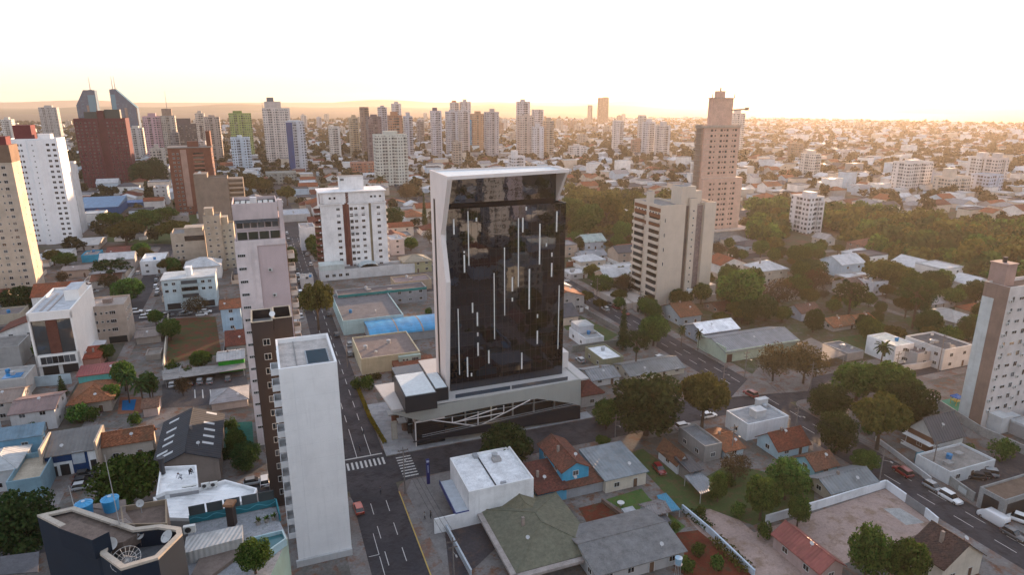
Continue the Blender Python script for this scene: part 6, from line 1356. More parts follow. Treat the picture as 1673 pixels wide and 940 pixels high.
# ------------------------------------------------------------------ vehicles
def car_parts():
    P = {}
    def body(l, w, h, cab0, cab1, van=False):
        m = MB(); x = l/2; y = w/2
        sec = [(-x,.35,.62*h if van else .5*h,.86),(-x*.96,.25,h*.98 if van else .56*h,.96),(cab0,.22,h if van else .60*h,1),(cab1,.22,h if van else .58*h,1),(x*.86,.24,.52*h,.95),(x,.34,.45*h,.84)]
        o = 0; n = 8
        for sx,z0,z1,k in sec:
            yy = y*k; m.v += [(sx,-yy,z0),(sx,yy,z0),(sx,yy*1.02,z0+.25),(sx,yy,z1-.1),(sx,yy*.9,z1),(sx,-yy*.9,z1),(sx,-yy,z1-.1),(sx,-yy*1.02,z0+.25)]
        for i in range(len(sec)-1):
            for j in range(n):
                a, b = i*n+j, i*n+(j+1)%n; m.f.append([a,b,b+n,a+n]); m.m.append(0)
        m.f.append(list(range(n))); m.m.append(0); m.f.append([(len(sec)-1)*n+i for i in range(n)][::-1]); m.m.append(0)
        return m
    def cabin(l, w, h, c0, c1, s0, s1):
        y = w/2*.93; yt = y*.8; zb = .56*h; v = [(c0,-y,zb),(c1,-y,zb),(c1,y,zb),(c0,y,zb),(c0+s0,-yt,h),(c1-s1,-yt,h),(c1-s1,yt,h),(c0+s0,yt,h)]
        m = MB(); m.add(v, [(0,1,5,4),(1,2,6,5),(2,3,7,6),(3,0,4,7)], 0); r = MB(); r.prism([(c0+s0-.06,-yt-.02),(c1-s1+.06,-yt-.02),(c1-s1+.06,yt+.02),(c0+s0-.06,yt+.02)], h-.02, h+.05); return m, r
    P['car'] = (body(4.2,1.75,1.48,-1.2,.75), *cabin(4.2,1.75,1.48,-1.95,.95,.45,.75), 1.3, .32, 1.75, 4.2)
    P['suv'] = (body(4.5,1.85,1.7,-1.3,.8), *cabin(4.5,1.85,1.7,-2.1,1.0,.25,.6), 1.4, .36, 1.85, 4.5)
    P['van'] = (body(5.3,2.0,2.35,-2.2,1.2,True), *cabin(5.3,2.0,1.9,1.15,2.2,.05,.75), 1.65, .36, 2.0, 5.3)
    return P
CP_ = car_parts(); _CM = {}
M_TYRE = plain((.015,.015,.016), .8); M_CGL = plain((.012,.015,.018), .08, 0, .8); M_HL = plain((.6,.6,.58), .2); M_TL = plain((.3,.01,.01), .3)
NC = 0
def vehicle(kind, x, y, ang, col, label=None, look=None, z=.03, group='cars on the streets and in the yards'):
    global NC
    bm, cm, rm, ax, wr, w, l = CP_[kind]; k = (kind, col)
    if k not in _CM:
        pm = bpy.data.materials.new('car_paint'); pm.use_nodes = True; b = pm.node_tree.nodes['Principled BSDF']; b.inputs['Base Color'].default_value = (*col,1); b.inputs['Roughness'].default_value = .3; b.inputs['Coat Weight'].default_value = .6
        wh = MB(); wh.tube((0,-.1,0),(0,.1,0),wr,wr,14,0); wh.tube((0,-.11,0),(0,.11,0),wr*.6,wr*.6,10,1)
        hl = MB(); hl.box(-.06,.06,-.2,.2,-.07,.07)
        if kind not in _CM: _CM[kind] = (cm.mesh('windows', M_CGL), wh.mesh('wheel', [M_TYRE, plain((.35,.35,.36), .4, .6)]), hl.mesh('headlight', M_HL), hl.mesh('tail_light', M_TL))
        _CM[k] = (bm.mesh('body', pm, True), rm.mesh('roof', pm))
    t = empty('parked_car' if kind != 'van' else 'delivery_van', x, y, z, ang, label, 'car' if kind != 'van' else 'van', group)
    B_, Rf = _CM[k]; gl, wh, hl, tl = _CM[kind]; link('body', B_, t); link('roof', Rf, t); link('windows', gl, t)
    d = math.hypot(x, y)
    if d < 330:
        for sx in (-1,1):
            for sy in (-1,1): link('wheel', wh, t, (sx*ax, sy*(w/2-.1), wr))
    if d < 200:
        hh = {'car':.72,'suv':.82,'van':.85}[kind]
        for sy in (-1,1): link('headlight', hl, t, (l/2-.06, sy*w*.33, hh-.12)); link('tail_light', tl, t, (-l/2+.04, sy*w*.36, hh))
    if not label: pend(t, look or 'parked car', x, y)
    NC += 1
CW=(.75,.75,.75); CS=(.3,.31,.32); CB=(.012,.012,.014); CR=(.2,.012,.014); CG=(.08,.085,.09); CO=(.5,.08,.04); CBL=(.03,.06,.12)
up = GA+math.pi/2; cr = GA
def pcar(kind, px, py, ang, col, label=None, look=None):
    p = W(px, py); z = .02 if not label or 'street' in label or 'avenue' in label else KZ+.06
    vehicle(kind, p.x, p.y, ang, col, label, look, KZ+.06 if z > .1 else .03)
for a in (('car',586,835,up+.05,CO,'orange red car with a black roof parked on the main street'),('car',492,520,up+math.pi,CS,'silver car driving up the main street beside the tower balconies'),('suv',491,480,up,CW,'white hatchback on the main street beyond the broad olive tree'),('car',571,566,up,CS,'silver car at the kerb beside the cream warehouse'),('car',572,582,up,CG,'grey car at the kerb behind the silver one'),
  ('suv',1226,647,up+.1,CR,'dark red pickup truck crossing the junction on the avenue'),('suv',1474,775,up-.1,CR,'dark red pickup driving down the avenue'),('car',1524,800,up+math.pi,CS,'silver car with an open yellow-lined bay on the avenue'),('suv',1552,818,up+math.pi,CW,'white suv parked on the avenue before the car park'),('van',1621,853,up,(.6,.6,.61),'white delivery van parked at the avenue kerb'),
  ('car',1655,878,up+math.pi,CG,'dark green grey car behind the white van on the avenue'),('suv',1660,852,up+.4,CW,'white suv under the grey open building at the right edge'),('car',1158,683,cr,CW,'white car parked under the tall olive tree'),('suv',1117,702,cr,CW,'white suv parked in front of the concrete house'),('car',1077,772,up+math.pi-.1,CR,'bright red car parked beside the long white house'),('car',987,692,cr,CBL,'dark blue car parked below the big dark tree'),
  ('car',1592,783,up+.9,CB,'left black car in the walled car park'),('car',1602,780,up+.9,CB,'second black car in the walled car park'),('suv',1611,778,up+.9,CS,'silver suv in the walled car park'),('car',989,507,up,CW,'white car on the avenue left of the beige balcony block'),('car',995,500,up+math.pi,CB,'black car parked at the avenue kerb by the beige block'),('car',1006,504,up+math.pi,CR,'red car parked at the avenue kerb by the beige block'),('car',1022,514,up+math.pi,CR,None),
  ('car',973,467,cr,CW,'white car turning at the far crosswalk'),('suv',1064,598,cr+.2,CW,'white suv in the car yard right of the pine'),('car',1078,588,cr+.2,CW,'white car at the back of the car yard'),('car',1084,593,cr+.2,CS,'silver car at the back of the car yard'),('car',1041,604,cr,CW,None),('car',1050,602,cr,CW,None),('car',1030,606,cr,CS,None),('car',948,592,up,CS,'silver car beside the olive walled box'),('car',1462,545,cr,CW,'white car on the field behind the white box shop'),
  ('car',415,792,cr,CS,'silver car glimpsed between tree and brown slab'),('suv',433,790,up,CW,None),('suv',143,768,cr,CS,'silver suv parked at the navy fronted shop'),('car',141,780,cr,CB,'black car parked in the row at the navy shop'),('car',137,791,cr,CB,None),('car',136,800,cr,CS,'silver hatchback nearest in the row at the navy shop'),
  ('car',282,632,up,CW,'white car under the left bay of the long carport'),('car',312,629,up,CB,None),('car',327,627,up,CS,'silver car in a bay of the long carport'),('car',343,626,up,CS,None),('car',373,622,up,CG,None),
  ('suv',223,512,cr,CW,'white car parked at the corner by the beige four storey building'),('car',238,520,cr,CW,None),('car',247,513,cr+.3,CW,None),('car',275,517,cr,CG,None),('car',300,516,cr,CG,None),('car',305,514,cr,CS,None),('car',337,512,cr,CW,'white car parked above the vacant lot'),('car',330,516,cr,CW,None),('car',255,470,up,CW,None),('car',256,460,up,CS,None),('car',257,483,up,CB,None),('car',258,477,up,CW,None),('car',259,452,up,CS,None),('car',219,475,up,CS,None),('car',222,485,up,CB,None),('car',226,448,up,CW,None),('car',152,468,cr,CW,None),('car',153,478,cr,CS,None)):
    pcar(*a)
for k in range(14): p = xy(52+k*2.6, 312+ (k%2)*6); vehicle(('car','suv')[k%2], p.x, p.y, up, (CW,CB,CS,CG)[k%4], None, ('white','black','silver','grey')[k%4]+' parked car')
for k in range(26):
    b = 150+k*11+random.uniform(-2,2); a = random.choice((12.6,20.0)); c_ = random.choice((0,1,2,3))
    if b > 190 and free(a-.5,a+.5,b-2,b+2,.2): p = xy(a,b); vehicle('car', p.x, p.y, up, (CW,CB,CS,CG)[c_], None, ('white','black','silver','grey')[c_]+' parked car')
for k in range(22):
    b = 275+k*24+random.uniform(-5,5); a = random.choice((120.6,123,126.6,129.4)); c_ = random.choice((0,1,2,3)); p = xy(a,b); vehicle('car', p.x, p.y, up, (CW,CB,CS,CG)[c_], None, ('white','black','silver','grey')[c_]+' car')
A_, B_ = W(975,292), W(1016,236)
for k in range(24): t = k/24+.01; p = A_.lerp(B_,t); n_ = Vector((-(B_-A_).y,(B_-A_).x)).normalized()*random.choice((-5,-2,2,5)); c_ = random.choice((0,1,2)); vehicle('suv', p.x+n_.x, p.y+n_.y, math.atan2((B_-A_).y,(B_-A_).x), (CW,CB,CS)[c_], None, ('white','black','silver')[c_]+' car on the long avenue')

# ------------------------------------------------------------------ poles, people, small furniture
def pole(px, py, h, label, lamp=True, ang=0):
    p = W(px, py); t = empty('utility_pole', p.x, p.y, KZ, GA+ang, label, 'utility pole', 'utility poles along the streets'); cn = concrete((.2,.18,.17))
    q = MB(); q.tube((0,0,0),(0,0,h),.17,.1,7); q.build('pole', cn, t); q = MB(); q.box(-1.1,1.1,-.06,.06,h-.9,h-.75); q.box(-.8,.8,-.06,.06,h-2.0,h-1.88)
    for s in (-1,-.4,.4,1): q.tube((s,0,h-.75),(s,0,h-.5),.05,n=5)
    q.build('crossarm', plain((.12,.1,.09), .7), t)
    if lamp: q = MB(); q.tube((0,0,h-2.8),(0,-1.8,h-2.2),.04,n=5); q.box(-.12,.12,-2.3,-1.7,h-2.3,h-2.12); q.build('lamp_arm', plain((.35,.35,.34), .5), t)
for q in ((662,808,11,'utility pole at the corner kerb beside the slim navy sign'),(742,962,10,'utility pole at the bottom edge by the walled yard'),(568,600,10,'utility pole at the kerb below the cream warehouse'),(1435,770+25,9,'pale lamp post on the avenue by the lot wall end'),(1522,772,8,'utility pole at the teal canopy building'),(1345,680,10,'utility pole left of the island tree clump'),(1298,718,9,'utility pole beside the white cube house'),(1458,640,12,'tall utility pole behind the island tree clump'),(1532,607,12,'utility pole in front of the black glass corner office'),(1216,620,9,'utility pole at the junction by the mint warehouse'),(1180,640,8,'utility pole right of the tall olive tree crown'),(975,488,9,'utility pole at the far crosswalk'),(1045,515,10,'utility pole at the foot of the beige block'),(1005,715,6,'thin street pole below the big dark tree'),(1195,745,8,'utility pole behind the concrete house'),(1323,640,9,'utility pole before the brownish trees')):
    pole(*q)
def cable(label, A, B):
    (xa,ya,ha),(xb,yb,hb) = A, B; P, Q = W(xa,ya), W(xb,yb); q = MB(); n = 14
    for off in (-.9,0,.9):
        d = (Q-P).normalized(); s_ = Vector((-d.y,d.x))*off; f = lambda t: (P.x+(Q.x-P.x)*t+s_.x-P.x, P.y+(Q.y-P.y)*t+s_.y-P.y, KZ+ha-.5+(hb-ha)*t-(Q-P).length*.028*4*t*(1-t))
        for i in range(n): q.tube(f(i/n), f((i+1)/n), .035, n=3, cap=False)
    o = q.build('power_line', M_DARK, None, (P.x,P.y,0)); tag(o, label, 'power line')
for q in (('power cables over the kerb from the corner pole to the bottom edge',(662,808,11),(742,962,10)),('power cables along the avenue from the mint warehouse junction to the white cube house',(1216,620,9),(1298,718,9)),('power cables along the avenue between white cube house and lot wall',(1298,718,9),(1435,795,9)),
  ('power cables from the island tree clump to the black glass corner office',(1458,640,12),(1532,607,12)),('power cables from the beige block foot to the tall olive tree',(1045,515,10),(1180,640,8)),('power cables from the far crosswalk to the beige block foot',(975,488,9),(1045,515,10))):
    cable(*q)
def person(px, py, label, shirt, trousers, pose='stand', z=KZ, ang=0):
    p = W(px, py, z); t = empty('person', p.x, p.y, z, ang, label, 'person'); t.empty_display_size = .3
    walk = .16
    if pose == 'stand': J = {'hip':(0,0,.93),'chest':(0,0,1.3),'neck':(0,0,1.48),'head':(0,-.02,1.66),'lk':(.1,-.1,.5),'la':(.1,walk,.08),'lf':(.1,walk-.16,.03),'rk':(-.1,-.02,.5),'ra':(-.1,-walk,.08),'rf':(-.1,-walk-.16,.03),'ls':(.19,0,1.42),'le':(.25,.08,1.14),'lh':(.24,-.02,.88),'rs':(-.19,0,1.42),'re':(-.25,-.02,1.14),'rh':(-.24,-.14,.92)}
    else: J = {'hip':(0,.1,.42),'chest':(0,-.18,.72),'neck':(0,-.3,.84),'head':(0,-.42,.94),'lk':(.16,-.32,.46),'la':(.14,-.02,.08),'lf':(.14,-.2,.03),'rk':(-.16,-.3,.3),'ra':(-.14,.1,.08),'rf':(-.14,-.08,.03),'ls':(.19,-.22,.8),'le':(.24,-.4,.55),'lh':(.18,-.6,.35),'rs':(-.19,-.22,.8),'re':(-.24,-.45,.6),'rh':(-.16,-.62,.4)}
    K = ['hip','chest','neck','head','lk','la','lf','rk','ra','rf','ls','le','lh','rs','re','rh']; E = [('hip','chest'),('chest','neck'),('neck','head'),('hip','lk'),('lk','la'),('la','lf'),('hip','rk'),('rk','ra'),('ra','rf'),('chest','ls'),('ls','le'),('le','lh'),('chest','rs'),('rs','re'),('re','rh')]
    Rd = dict(hip=.15,chest=.17,neck=.06,head=.11,lk=.075,la=.05,lf=.045,rk=.075,ra=.05,rf=.045,ls=.075,le=.05,lh=.045,rs=.075,re=.05,rh=.045)
    me = bpy.data.meshes.new('body'); me.from_pydata([J[k] for k in K], [(K.index(a),K.index(b)) for a,b in E], []); me.update()
    m_ = bpy.data.materials.new('clothed_figure'); m_.use_nodes = True; n = m_.node_tree; b = n.nodes['Principled BSDF']; s = n.nodes.new('ShaderNodeSeparateXYZ'); n.links.new(_obj(n), s.inputs[0])
    zt = .95 if pose == 'stand' else .45; zh = 1.5 if pose == 'stand' else .87
    c1 = _mix(n, _math(n,'GREATER_THAN',s.outputs[2],zt), trousers, shirt); c2 = _mix(n, _math(n,'GREATER_THAN',s.outputs[2],zh), c1, (.3,.16,.1)); n.links.new(c2, b.inputs['Base Color']); b.inputs['Roughness'].default_value = .8
    me.materials.append(m_); o = bpy.data.objects.new('body', me); COL.objects.link(o); o.parent = t
    sk = o.modifiers.new('skin','SKIN'); sv = me.skin_vertices[0].data
    for i,k in enumerate(K): sv[i].radius = (Rd[k],Rd[k]*.8); sv[i].use_root = (k == 'hip')
    sk.use_smooth_shade = True; o.modifiers.new('sub','SUBSURF').levels = 1
    h = Vector(J['head']); q = MB(); n_ = 8
    for i in range(4):
        for j in range(n_):
            a, e = 2*math.pi*j/n_, i*.4; q.v.append((h.x+.115*math.cos(a)*math.cos(e), h.y+.02+.13*math.sin(a)*math.cos(e), h.z+.03+.12*math.sin(e)))
    for i in range(3):
        for j in range(n_): q.f.append([i*n_+j,i*n_+(j+1)%n_,(i+1)*n_+(j+1)%n_,(i+1)*n_+j]); q.m.append(0)
    q.f.append([3*n_+j for j in range(n_)]); q.m.append(0); q.build('hair', plain((.02,.014,.01), .8), t)
for q in ((622,808,'person in dark clothes walking in the middle of the road',(.06,.07,.09),(.02,.02,.03),'stand',.03,.4),(588,738,'person in navy clothes on the zebra crossing',(.02,.03,.07),(.015,.015,.02),'stand',.03,1.8),(694,850,'person in a light shirt standing on the forecourt',(.35,.34,.33),(.05,.05,.06),'stand',KZ+.04,2.5),(704,848,'person dressed in black beside the light shirted person',(.015,.015,.018),(.012,.012,.014),'stand',KZ+.04,-2),(311,776,'roof worker in dark clothes crouching at the far roof corner',(.04,.04,.05),(.03,.03,.05),'crouch',33.5,.8),(297,783,'roof worker in a pale shirt crouching on white sheets',(.4,.42,.45),(.05,.06,.1),'crouch',33.5,-.5)):
    person(*q)
p = W(1014,828); t = empty('garden_table', p.x, p.y, KZ+.05, 0, 'round white garden table on the lawn', 'table'); q = MB(); q.tube((0,0,.7),(0,0,.76),.75,.75,18); q.build('table_top', plain((.6,.6,.58)), t); q = MB(); q.tube((0,0,0),(0,0,.7),.22,.12,10); q.build('leg', plain((.55,.55,.53)), t)
for (x,y,lb,a) in ((1262,878,'pale concrete bench by the scrubby bush','l'),(1305,915,'pale concrete bench near the bottom red roof','r')):
    p = W(x,y); t = empty('bench', p.x, p.y, KZ, GA-.7, lb, 'bench'); q = MB(); q.box(-1.8,1.8,-.3,.3,.4,.52); q.build('seat', concrete((.45,.43,.42)), t)
    for s in (-1.3,1.3): q = MB(); q.box(s-.15,s+.15,-.25,.25,0,.4); q.build('leg', concrete((.35,.33,.32)), t)
p = W(1108,925,3); t = empty('water_tank', p.x, p.y, 0, 0, 'small blue and white water tank on a stand by the grey roof', 'water tank'); q = MB(); q.tube((0,0,3.4),(0,0,4.6),.55,.65,14); q.build('drum', plain((.25,.4,.52), .4), t); q = MB()
for i in range(4): a = i*1.57; q.tube((.5*math.cos(a),.5*math.sin(a),0),(.4*math.cos(a),.4*math.sin(a),3.4),.06,n=4)
q.tube((0,0,3.3),(0,0,3.42),.7,.7,14); q.build('stand', plain((.3,.3,.3)), t)
# playground frame of the right edge tower
p = W(1560,662); t = empty('playground_set', p.x, p.y, KZ, GA, 'small bright playground set on green matting by the right edge tower', 'playground'); q = MB(); q.box(-4,4,-3,3,0,.03); q.build('matting', plain((.03,.2,.12), .8), t)
q = MB(); q.box(-.9,.9,-.9,.9,1.2,1.35); [q.tube((sx*.8,sy*.8,0),(sx*.8,sy*.8,2.4),.07,n=6) for sx in (-1,1) for sy in (-1,1)]; q.build('tower_frame', plain((.5,.35,.02)), t); q = MB(); q.quad((.9,-.4,1.3),(3.0,-.4,.1),(3.0,.4,.1),(.9,.4,1.3)); q.build('slide', plain((.4,.03,.05)), t); q = MB(); q.hip(-1.1,1.1,-1.1,1.1,2.4,.7); q.build('roof', plain((.03,.12,.4)), t)

# ------------------------------------------------------------------ the rest of the city, along its streets
PARK = [W(*q) for q in ((1222,405),(1228,338),(1350,345),(1500,365),(1673,388),(1800,400),(1800,495),(1600,462),(1480,432),(1330,408),(1300,428))]
PARK2 = [W(*q) for q in ((925,350),(930,318),(1020,325),(1130,345),(1130,372),(1040,385),(935,395))]
def inpoly(p, P):
    c = False; j = len(P)-1
    for i in range(len(P)):
        if (P[i].y > p.y) != (P[j].y > p.y) and p.x < (P[j].x-P[i].x)*(p.y-P[i].y)/(P[j].y-P[i].y)+P[i].x: c = not c
        j = i
    return c
def inview(x, y, z=4, m=40):
    if y < 60: return False
    px, py = PJ(x, y, z); return -m < px < 1673+m and py < 990
WALLS = [(.78,.75,.72),(.58,.5,.41),(.45,.35,.28),(.5,.6,.68),(.66,.54,.44),(.36,.34,.33)]
WLN = ['white','cream','tan','pale blue','peach','grey']
ROOFS = [(.26,.075,.035),(.15,.045,.03),(.2,.2,.21),(.5,.51,.52),(.09,.09,.1),(.3,.11,.055)]
RFN = ['terracotta','maroon tile','grey sheet','pale sheet','dark slate','orange tile']
WM_ = [paint(c) for c in WALLS]; RM_ = [tile(ROOFS[0]),tile(ROOFS[1]),sheet(ROOFS[2]),sheet(ROOFS[3]),concrete(ROOFS[4]),tile(ROOFS[5])]
spots = []
occ(21,119,20,126)
_g = [G(*q) for q in ((1490,640),(1600,712),(1540,625),(1600,640))]; occ(min(i[0] for i in _g), max(i[0] for i in _g), min(i[1] for i in _g), max(i[1] for i in _g))
rnd = random.Random(21)
STA = sorted(SA); STB = sorted(SBn)
for ia in range(len(STA)-1):
    for ib in range(len(STB)-1):
        a0, a1 = STA[ia]+hw(STA[ia])+2.6, STA[ia+1]-hw(STA[ia+1])-2.6; b0, b1 = STB[ib]+7.5, STB[ib+1]-7.5
        cc = xy((a0+a1)/2,(b0+b1)/2); dist = cc.length
        if cc.y < -420 or dist > 3300 or abs(math.atan2(cc.x, max(cc.y,.01))) > R(47) and cc.length > 420: continue
        rows = max(2, int((a1-a0)/25)); ra = (a1-a0)/rows
        for i in range(rows):
            b = b0
            while b < b1-9:
                L = rnd.uniform(8.5,14.5); dp = rnd.uniform(12,18)
                if b+L > b1: break
                if rnd.random() < .93: spots.append((a0+i*ra+rnd.uniform(1,max(1.2,ra-dp-1)), b, dp, L))
                b += L+rnd.uniform(1.5,5)
near, far = [], []
for a,b,w,d in spots:
    c = xy(a+w/2,b+d/2)
    if inpoly(c, PARK) or inpoly(c, PARK2): continue
    dd = c.length
    if dd < 640 and not free(a,a+w,b,b+d,1.0): continue
    (near if inview(c.x,c.y) and dd < 900 else far).append((dd,a,b,w,d))
near.sort(); NIND = 225
far += near[NIND:]; near = near[:NIND]
def hshape(w, d, h, kind, axis, wm, rm):
    m = MB(); r = MB(); rh = .24*min(w,d); o = .4
    m.box(0,w,0,d,-.1,h,0)
    if kind == 'gable':
        m.gwall(0,w,0,d,h,rh*.95,axis); k = o/((d if axis == 'x' else w)/2); r.gable(-o,w+o,-o,d+o,h+.1-rh*k,rh*(1+k),axis)
    elif kind == 'hip': r.hip(-o,w+o,-o,d+o,h+.1,rh)
    else: r.prism([(.0,.0),(w,0),(w,d),(0,d)], h+.001, h+.1); r.ring([(0,0),(w,0),(w,d),(0,d)], h, h+.6, .2)
    return m, r
for dd,a,b,w,d in near:
    wi = rnd.choice((0,0,1,2,3,4,5)); ri = rnd.choice((0,0,1,1,2,2,3,3,4,5)); h = rnd.choice((3.2,3.4,3.6,6.2,6.4)); kd = rnd.choice(('gable','gable','hip','flat')); ax = rnd.choice('xy')
    if kd == 'flat': ri = rnd.choice((2,3,4))
    big = h > 5
    B = Bld('house', None, 'house', a,b,w,d,h, group='houses of the city blocks', pendlook=f"{WLN[wi]} house, {RFN[ri]} {kd} roof")
    if dd < 480 and rnd.random() < .75:
        y_ = MB(); e0, e1 = rnd.uniform(.6,1.2), rnd.uniform(2,3.2); y_.box(-e0-.15,-e0,-e1,d+e0,0,2.1); y_.box(w+e0,w+e0+.15,-e1,d+e0,0,2.1); y_.box(-e0,w*.55,-e1,-e1+.15,0,1.9); y_.box(w*.8,w+e0,-e1,-e1+.15,0,1.9); B.part(y_, 'yard_wall', WM_[rnd.choice((0,0,4,5))])
    m, r = hshape(w,d,h,kd,ax,wi,ri); B.part(m,'walls',WM_[wi]); B.part(r,'roof',RM_[ri])
    if dd < 330: clutter(B, h+.1, 'flat' if kd == 'flat' else 'gx' if kd == 'hip' or ax == 'x' else 'gy', .24*min(w,d))
    if dd < 300:
        f = 'F'+('L' if a > 0 else 'R'); auto_wins(B, f, h, dens=5); B.flush(8)
    elif dd < 420: auto_wins(B, 'F', h, dens=6, door=False); B.flush(3)
# the rest of the houses, merged
fm = MB()
def addhouse(fm, a, b, w, d, h, kd, wi, ri, ax):
    m, r = hshape(w,d,h,kd,ax,0,0)
    for q, mi in ((m,wi),(r,6+ri)):
        o = len(fm.v)
        for p in q.v: v = xy(a+p[0], b+p[1]); fm.v.append((v.x,v.y,p[2]))
        for f in q.f: fm.f.append([i+o for i in f]); fm.m.append(mi)
back = MB()
for dd,a,b,w,d in far:
    c = xy(a+w/2,b+d/2)
    if dd > 2300 and rnd.random() < .35: continue
    kd = rnd.choice(('gable','gable','hip','flat','flat')); ri = rnd.choice((0,1,1,2,2,3,3,3,4) if dd > 700 else (0,0,1,2,3,3,3,4,5)); wi = rnd.choice((0,0,0,1,3,3,4,5)); h = rnd.choice((3.2,3.6,6.2,6.4)) if rnd.random() < .93 else rnd.uniform(9,15)
    if h > 8: kd = 'flat'
    if kd == 'flat': ri = rnd.choice((2,3,3,4))
    addhouse(fm if c.y > 60 else back, a,b,w,d,h,kd,wi,ri,rnd.choice('xy'))
for q, lb in ((fm,'far sea of low houses with red and pale roofs filling the city to the horizon'),(back,'low houses mirrored dimly in the black glass tower')):
    o = q.build('distant_houses', WM_+RM_); tag(o, lb, 'houses', None, 'stuff')
# more tower blocks through the distance
cnt = 0
TWC = [((.55,.52,.5),'white'),((.42,.36,.31),'tan'),((.45,.46,.5),'grey blue'),((.3,.2,.16),'brown'),((.55,.5,.44),'cream'),((.2,.19,.2),'dark grey')]
TG = []
for k in range(1200):
    if cnt >= 66: break
    px = rnd.gauss(760,330) if rnd.random() < .8 else rnd.uniform(0,1673); dist = rnd.uniform(700,2700)
    az = math.atan((px-836.5)/FPX*CP); x, y = dist*math.sin(az), dist*math.cos(az)
    if not (0 < px < 1673) or inpoly(Vector((x,y)), PARK) or inpoly(Vector((x,y)), PARK2): continue
    if dist < 800 and px > 560 and rnd.random() < .85: continue
    if px > 1130 and rnd.random() < .6: continue
    a, b = ab(Vector((x,y))); w = rnd.uniform(10,17); d = rnd.uniform(10,15)
    if not free(a,a+w,b,b+d,4): continue
    h = rnd.uniform(14,44) if px < 1150 else rnd.uniform(10,26)
    if dist < 900: h = min(h, 30)
    c, nm = rnd.choice(TWC); cnt += 1
    B = Bld('apartment_tower', None, 'tower block', a,b,w,d,h, group='tower blocks of the skyline', pendlook=('tall ' if h > 36 else 'low ' if h < 24 else '')+nm+' apartment tower')
    m = MB(); m.box(0,w,0,d,-.1,h,0); m.box(w*.3,w*.6,-1,0,-.1,h-1,0); m.ring([(0,0),(w,0),(w,d),(0,d)],h,h+.9,.4,1); B.part(m,'walls',[facade(c, pu=rnd.choice((2.2,2.8,3.4)), fu=rnd.choice((.4,.55,.7))), paint(c)])
    roofbox(B, w*.3,w*.6,d*.3,d*.7,rnd.uniform(2.5,5),paint(sc(c,.9)),'lift_block',h)
# trees: nearest ones one by one, the rest as masses
tp = []
for k in range(24000):
    r_ = 120+rnd.random()**.75*2900; az = rnd.uniform(-R(46),R(46)); x, y = r_*math.sin(az), r_*math.cos(az)
    a, b = ab(Vector((x,y)))
    if r_ < 700 and not free(a-2,a+2,b-2,b+2,.3): continue
    if min(abs(a-s) for s in SA) < 5.5 or min(abs(b-s) for s in SBn) < 5.5: 
        if rnd.random() < .8: continue
    if r_ < 240: continue
    if rnd.random() < (0 if x > 35 and r_ < 430 else .5 if r_ < 700 else .3): continue
    if x < 0 and r_ < 560 and rnd.random() < .5: continue
    if inpoly(Vector((x,y)), PARK): continue
    if r_ > 1500 and x > 200 and rnd.random() < .3: continue
    tp.append((r_, x, y))
tp.sort(); kinds = ['round0','round1','round2','dark0','dark1','wide0','wide1','brown0','round1','wide0']
vis = [t for t in tp if inview(t[1],t[2],5,10)]
KEEP = max(0, 296-NTREE); ind = set(vis[:KEEP])
for r_,x,y in vis[:KEEP]: tree(rnd.choice(kinds), x, y, rnd.uniform(2.4,4.6), None, 0, rnd.uniform(.9,1.3))
rs = np.random.default_rng(9)
TEMP = {q: [crown_quads(q, clumps_round(rs, 12, 1, .75, 0, .42), s_, rs) for _ in range(5)] for q, s_ in ((260,.36),(90,.62),(40,.95))}
def mass(name, pts, label, mat, cat):
    Q = []
    for x,y,rad,n in pts:
        t = TEMP[n][rs.integers(5)]; a = rs.random()*6.28; c_, s_ = math.cos(a), math.sin(a); p = t.copy(); X = p[:,:,0]*c_-p[:,:,1]*s_; Y = p[:,:,0]*s_+p[:,:,1]*c_; zz = .7+.75*rs.random()**1.5
        p[:,:,0] = X*rad+x; p[:,:,1] = Y*rad+y; p[:,:,2] = (p[:,:,2]*.9+1.05)*rad*zz; Q.append(p)
    o = link(name, quads_mesh(name, np.concatenate(Q), mat)); tag(o, label, cat, None, 'stuff')
rest = [t for t in tp if t not in ind]
L1, L2 = [], []
for r_,x,y in rest:
    n = 260 if r_ < 520 else 90 if r_ < 1100 else 40
    (L1 if rnd.random() < .6 else L2).append((x,y,rnd.uniform(3,5.5)*(.9 if r_ < 900 else 1.1),n))
mass('distant_trees', L1, 'green street and garden trees scattered through the far city', M_LEAFF, 'trees'); mass('distant_trees', L2, 'olive brown trees scattered through the far city', M_LEAFG, 'trees')
def fill(P, step, lo, hi):
    x0, x1 = min(p.x for p in P), max(p.x for p in P); y0, y1 = min(p.y for p in P), max(p.y for p in P); out = []
    x = x0
    while x < x1:
        y = y0
        while y < y1:
            q = Vector((x+rnd.uniform(-3,3), y+rnd.uniform(-3,3)))
            a, b = ab(q)
            if inpoly(q, P) and inview(q.x,q.y,5,60) and free(a-2,a+2,b-2,b+2,1): out.append((q.x,q.y,rnd.uniform(lo,hi),260 if q.length < 650 else 90))
            y += step
        x += step
    return out
_p = W(1324,384)
for k in range(10): q = _p*(1-.03*k); a, b = ab(q); occ(a-14,a+14,b-14,b+6)
f1 = fill(PARK, 6.6, 2.4, 6.4); f2 = fill(PARK2, 7.2, 2.4, 6)
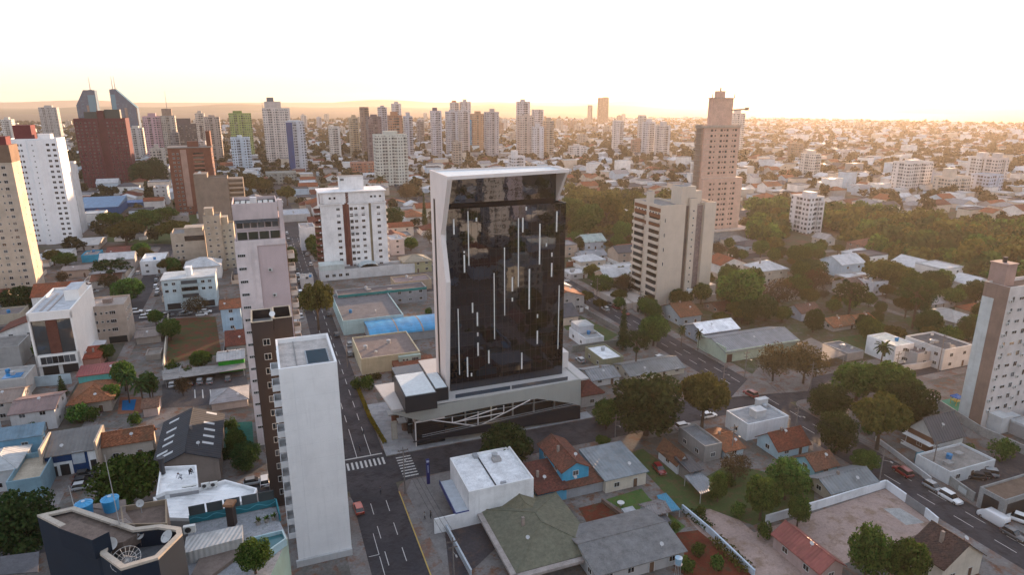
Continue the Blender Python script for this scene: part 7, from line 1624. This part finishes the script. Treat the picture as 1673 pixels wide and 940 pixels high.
mass('woods', [t for i,t in enumerate(f1) if i % 3 == 1], 'dense green park woods at the right behind the houses', M_LEAF, 'woods'); mass('woods', [t for i,t in enumerate(f1) if i % 3 == 2], 'dark crowns standing among the park woods at the right', M_LEAFD, 'woods'); mass('woods', [t for i,t in enumerate(f1) if not i % 3]+f2, 'olive green crowns mixed into the park woods', M_LEAFY, 'woods')
bt = []
for k in range(420):
    x, y = rnd.uniform(-160,330), rnd.uniform(-330,90); a, b = ab(Vector((x,y)))
    if free(a-3,a+3,b-3,b+3) and not inview(x,y,5,60): bt.append((x,y,rnd.uniform(3,5.5),260))
mass('mirrored_trees', bt, 'trees seen only as dark reflections in the black glass tower', M_LEAF, 'trees')
# low hills on the horizon
def hills(label_seed, dist, h, mat, name):
    r2 = random.Random(label_seed); m = MB(); n = 120; prev = None
    for i in range(n+1):
        az = R(-52)+R(104)*i/n; hh = h*(.55+.25*math.sin(i*.21+label_seed)+.2*math.sin(i*.53+2*label_seed))
        row = [(dist*math.sin(az),dist*math.cos(az),-1),((dist+1500)*math.sin(az),(dist+1500)*math.cos(az),hh),((dist+5000)*math.sin(az),(dist+5000)*math.cos(az),-1)]
        if prev: m.quad(prev[0],row[0],row[1],prev[1]); m.quad(prev[1],row[1],row[2],prev[2])
        prev = row
    struct(name, m, mat, True)
hills(1, 5200, 56, groundmat('hill_fields', [(.09,.09,.05),(.12,.09,.06),(.06,.07,.035)], .0008, .01), 'hills')
hills(4, 11000, 105, groundmat('far_hill_fields', [(.10,.09,.06),(.12,.09,.06),(.06,.07,.04)], .0006, .01), 'far_hills')
resolve_labels()

# ------------------------------------------------------------------ haze
hz = MB(); hz.box(-9000,9000,-600,9000,-2,175)
hm = bpy.data.materials.new('haze'); hm.use_nodes = True; n = hm.node_tree; n.nodes.clear()
pv_ = n.nodes.new('ShaderNodeVolumePrincipled'); pv_.inputs['Color'].default_value = (.97,.86,.76,1); pv_.inputs['Density'].default_value = 0.00006; pv_.inputs['Anisotropy'].default_value = .5
o_ = n.nodes.new('ShaderNodeOutputMaterial'); n.links.new(pv_.outputs[0], o_.inputs['Volume'])
o = hz.build('haze', hm); tag(o, 'pale warm sunset haze lying over the whole city', 'haze', None, 'stuff')
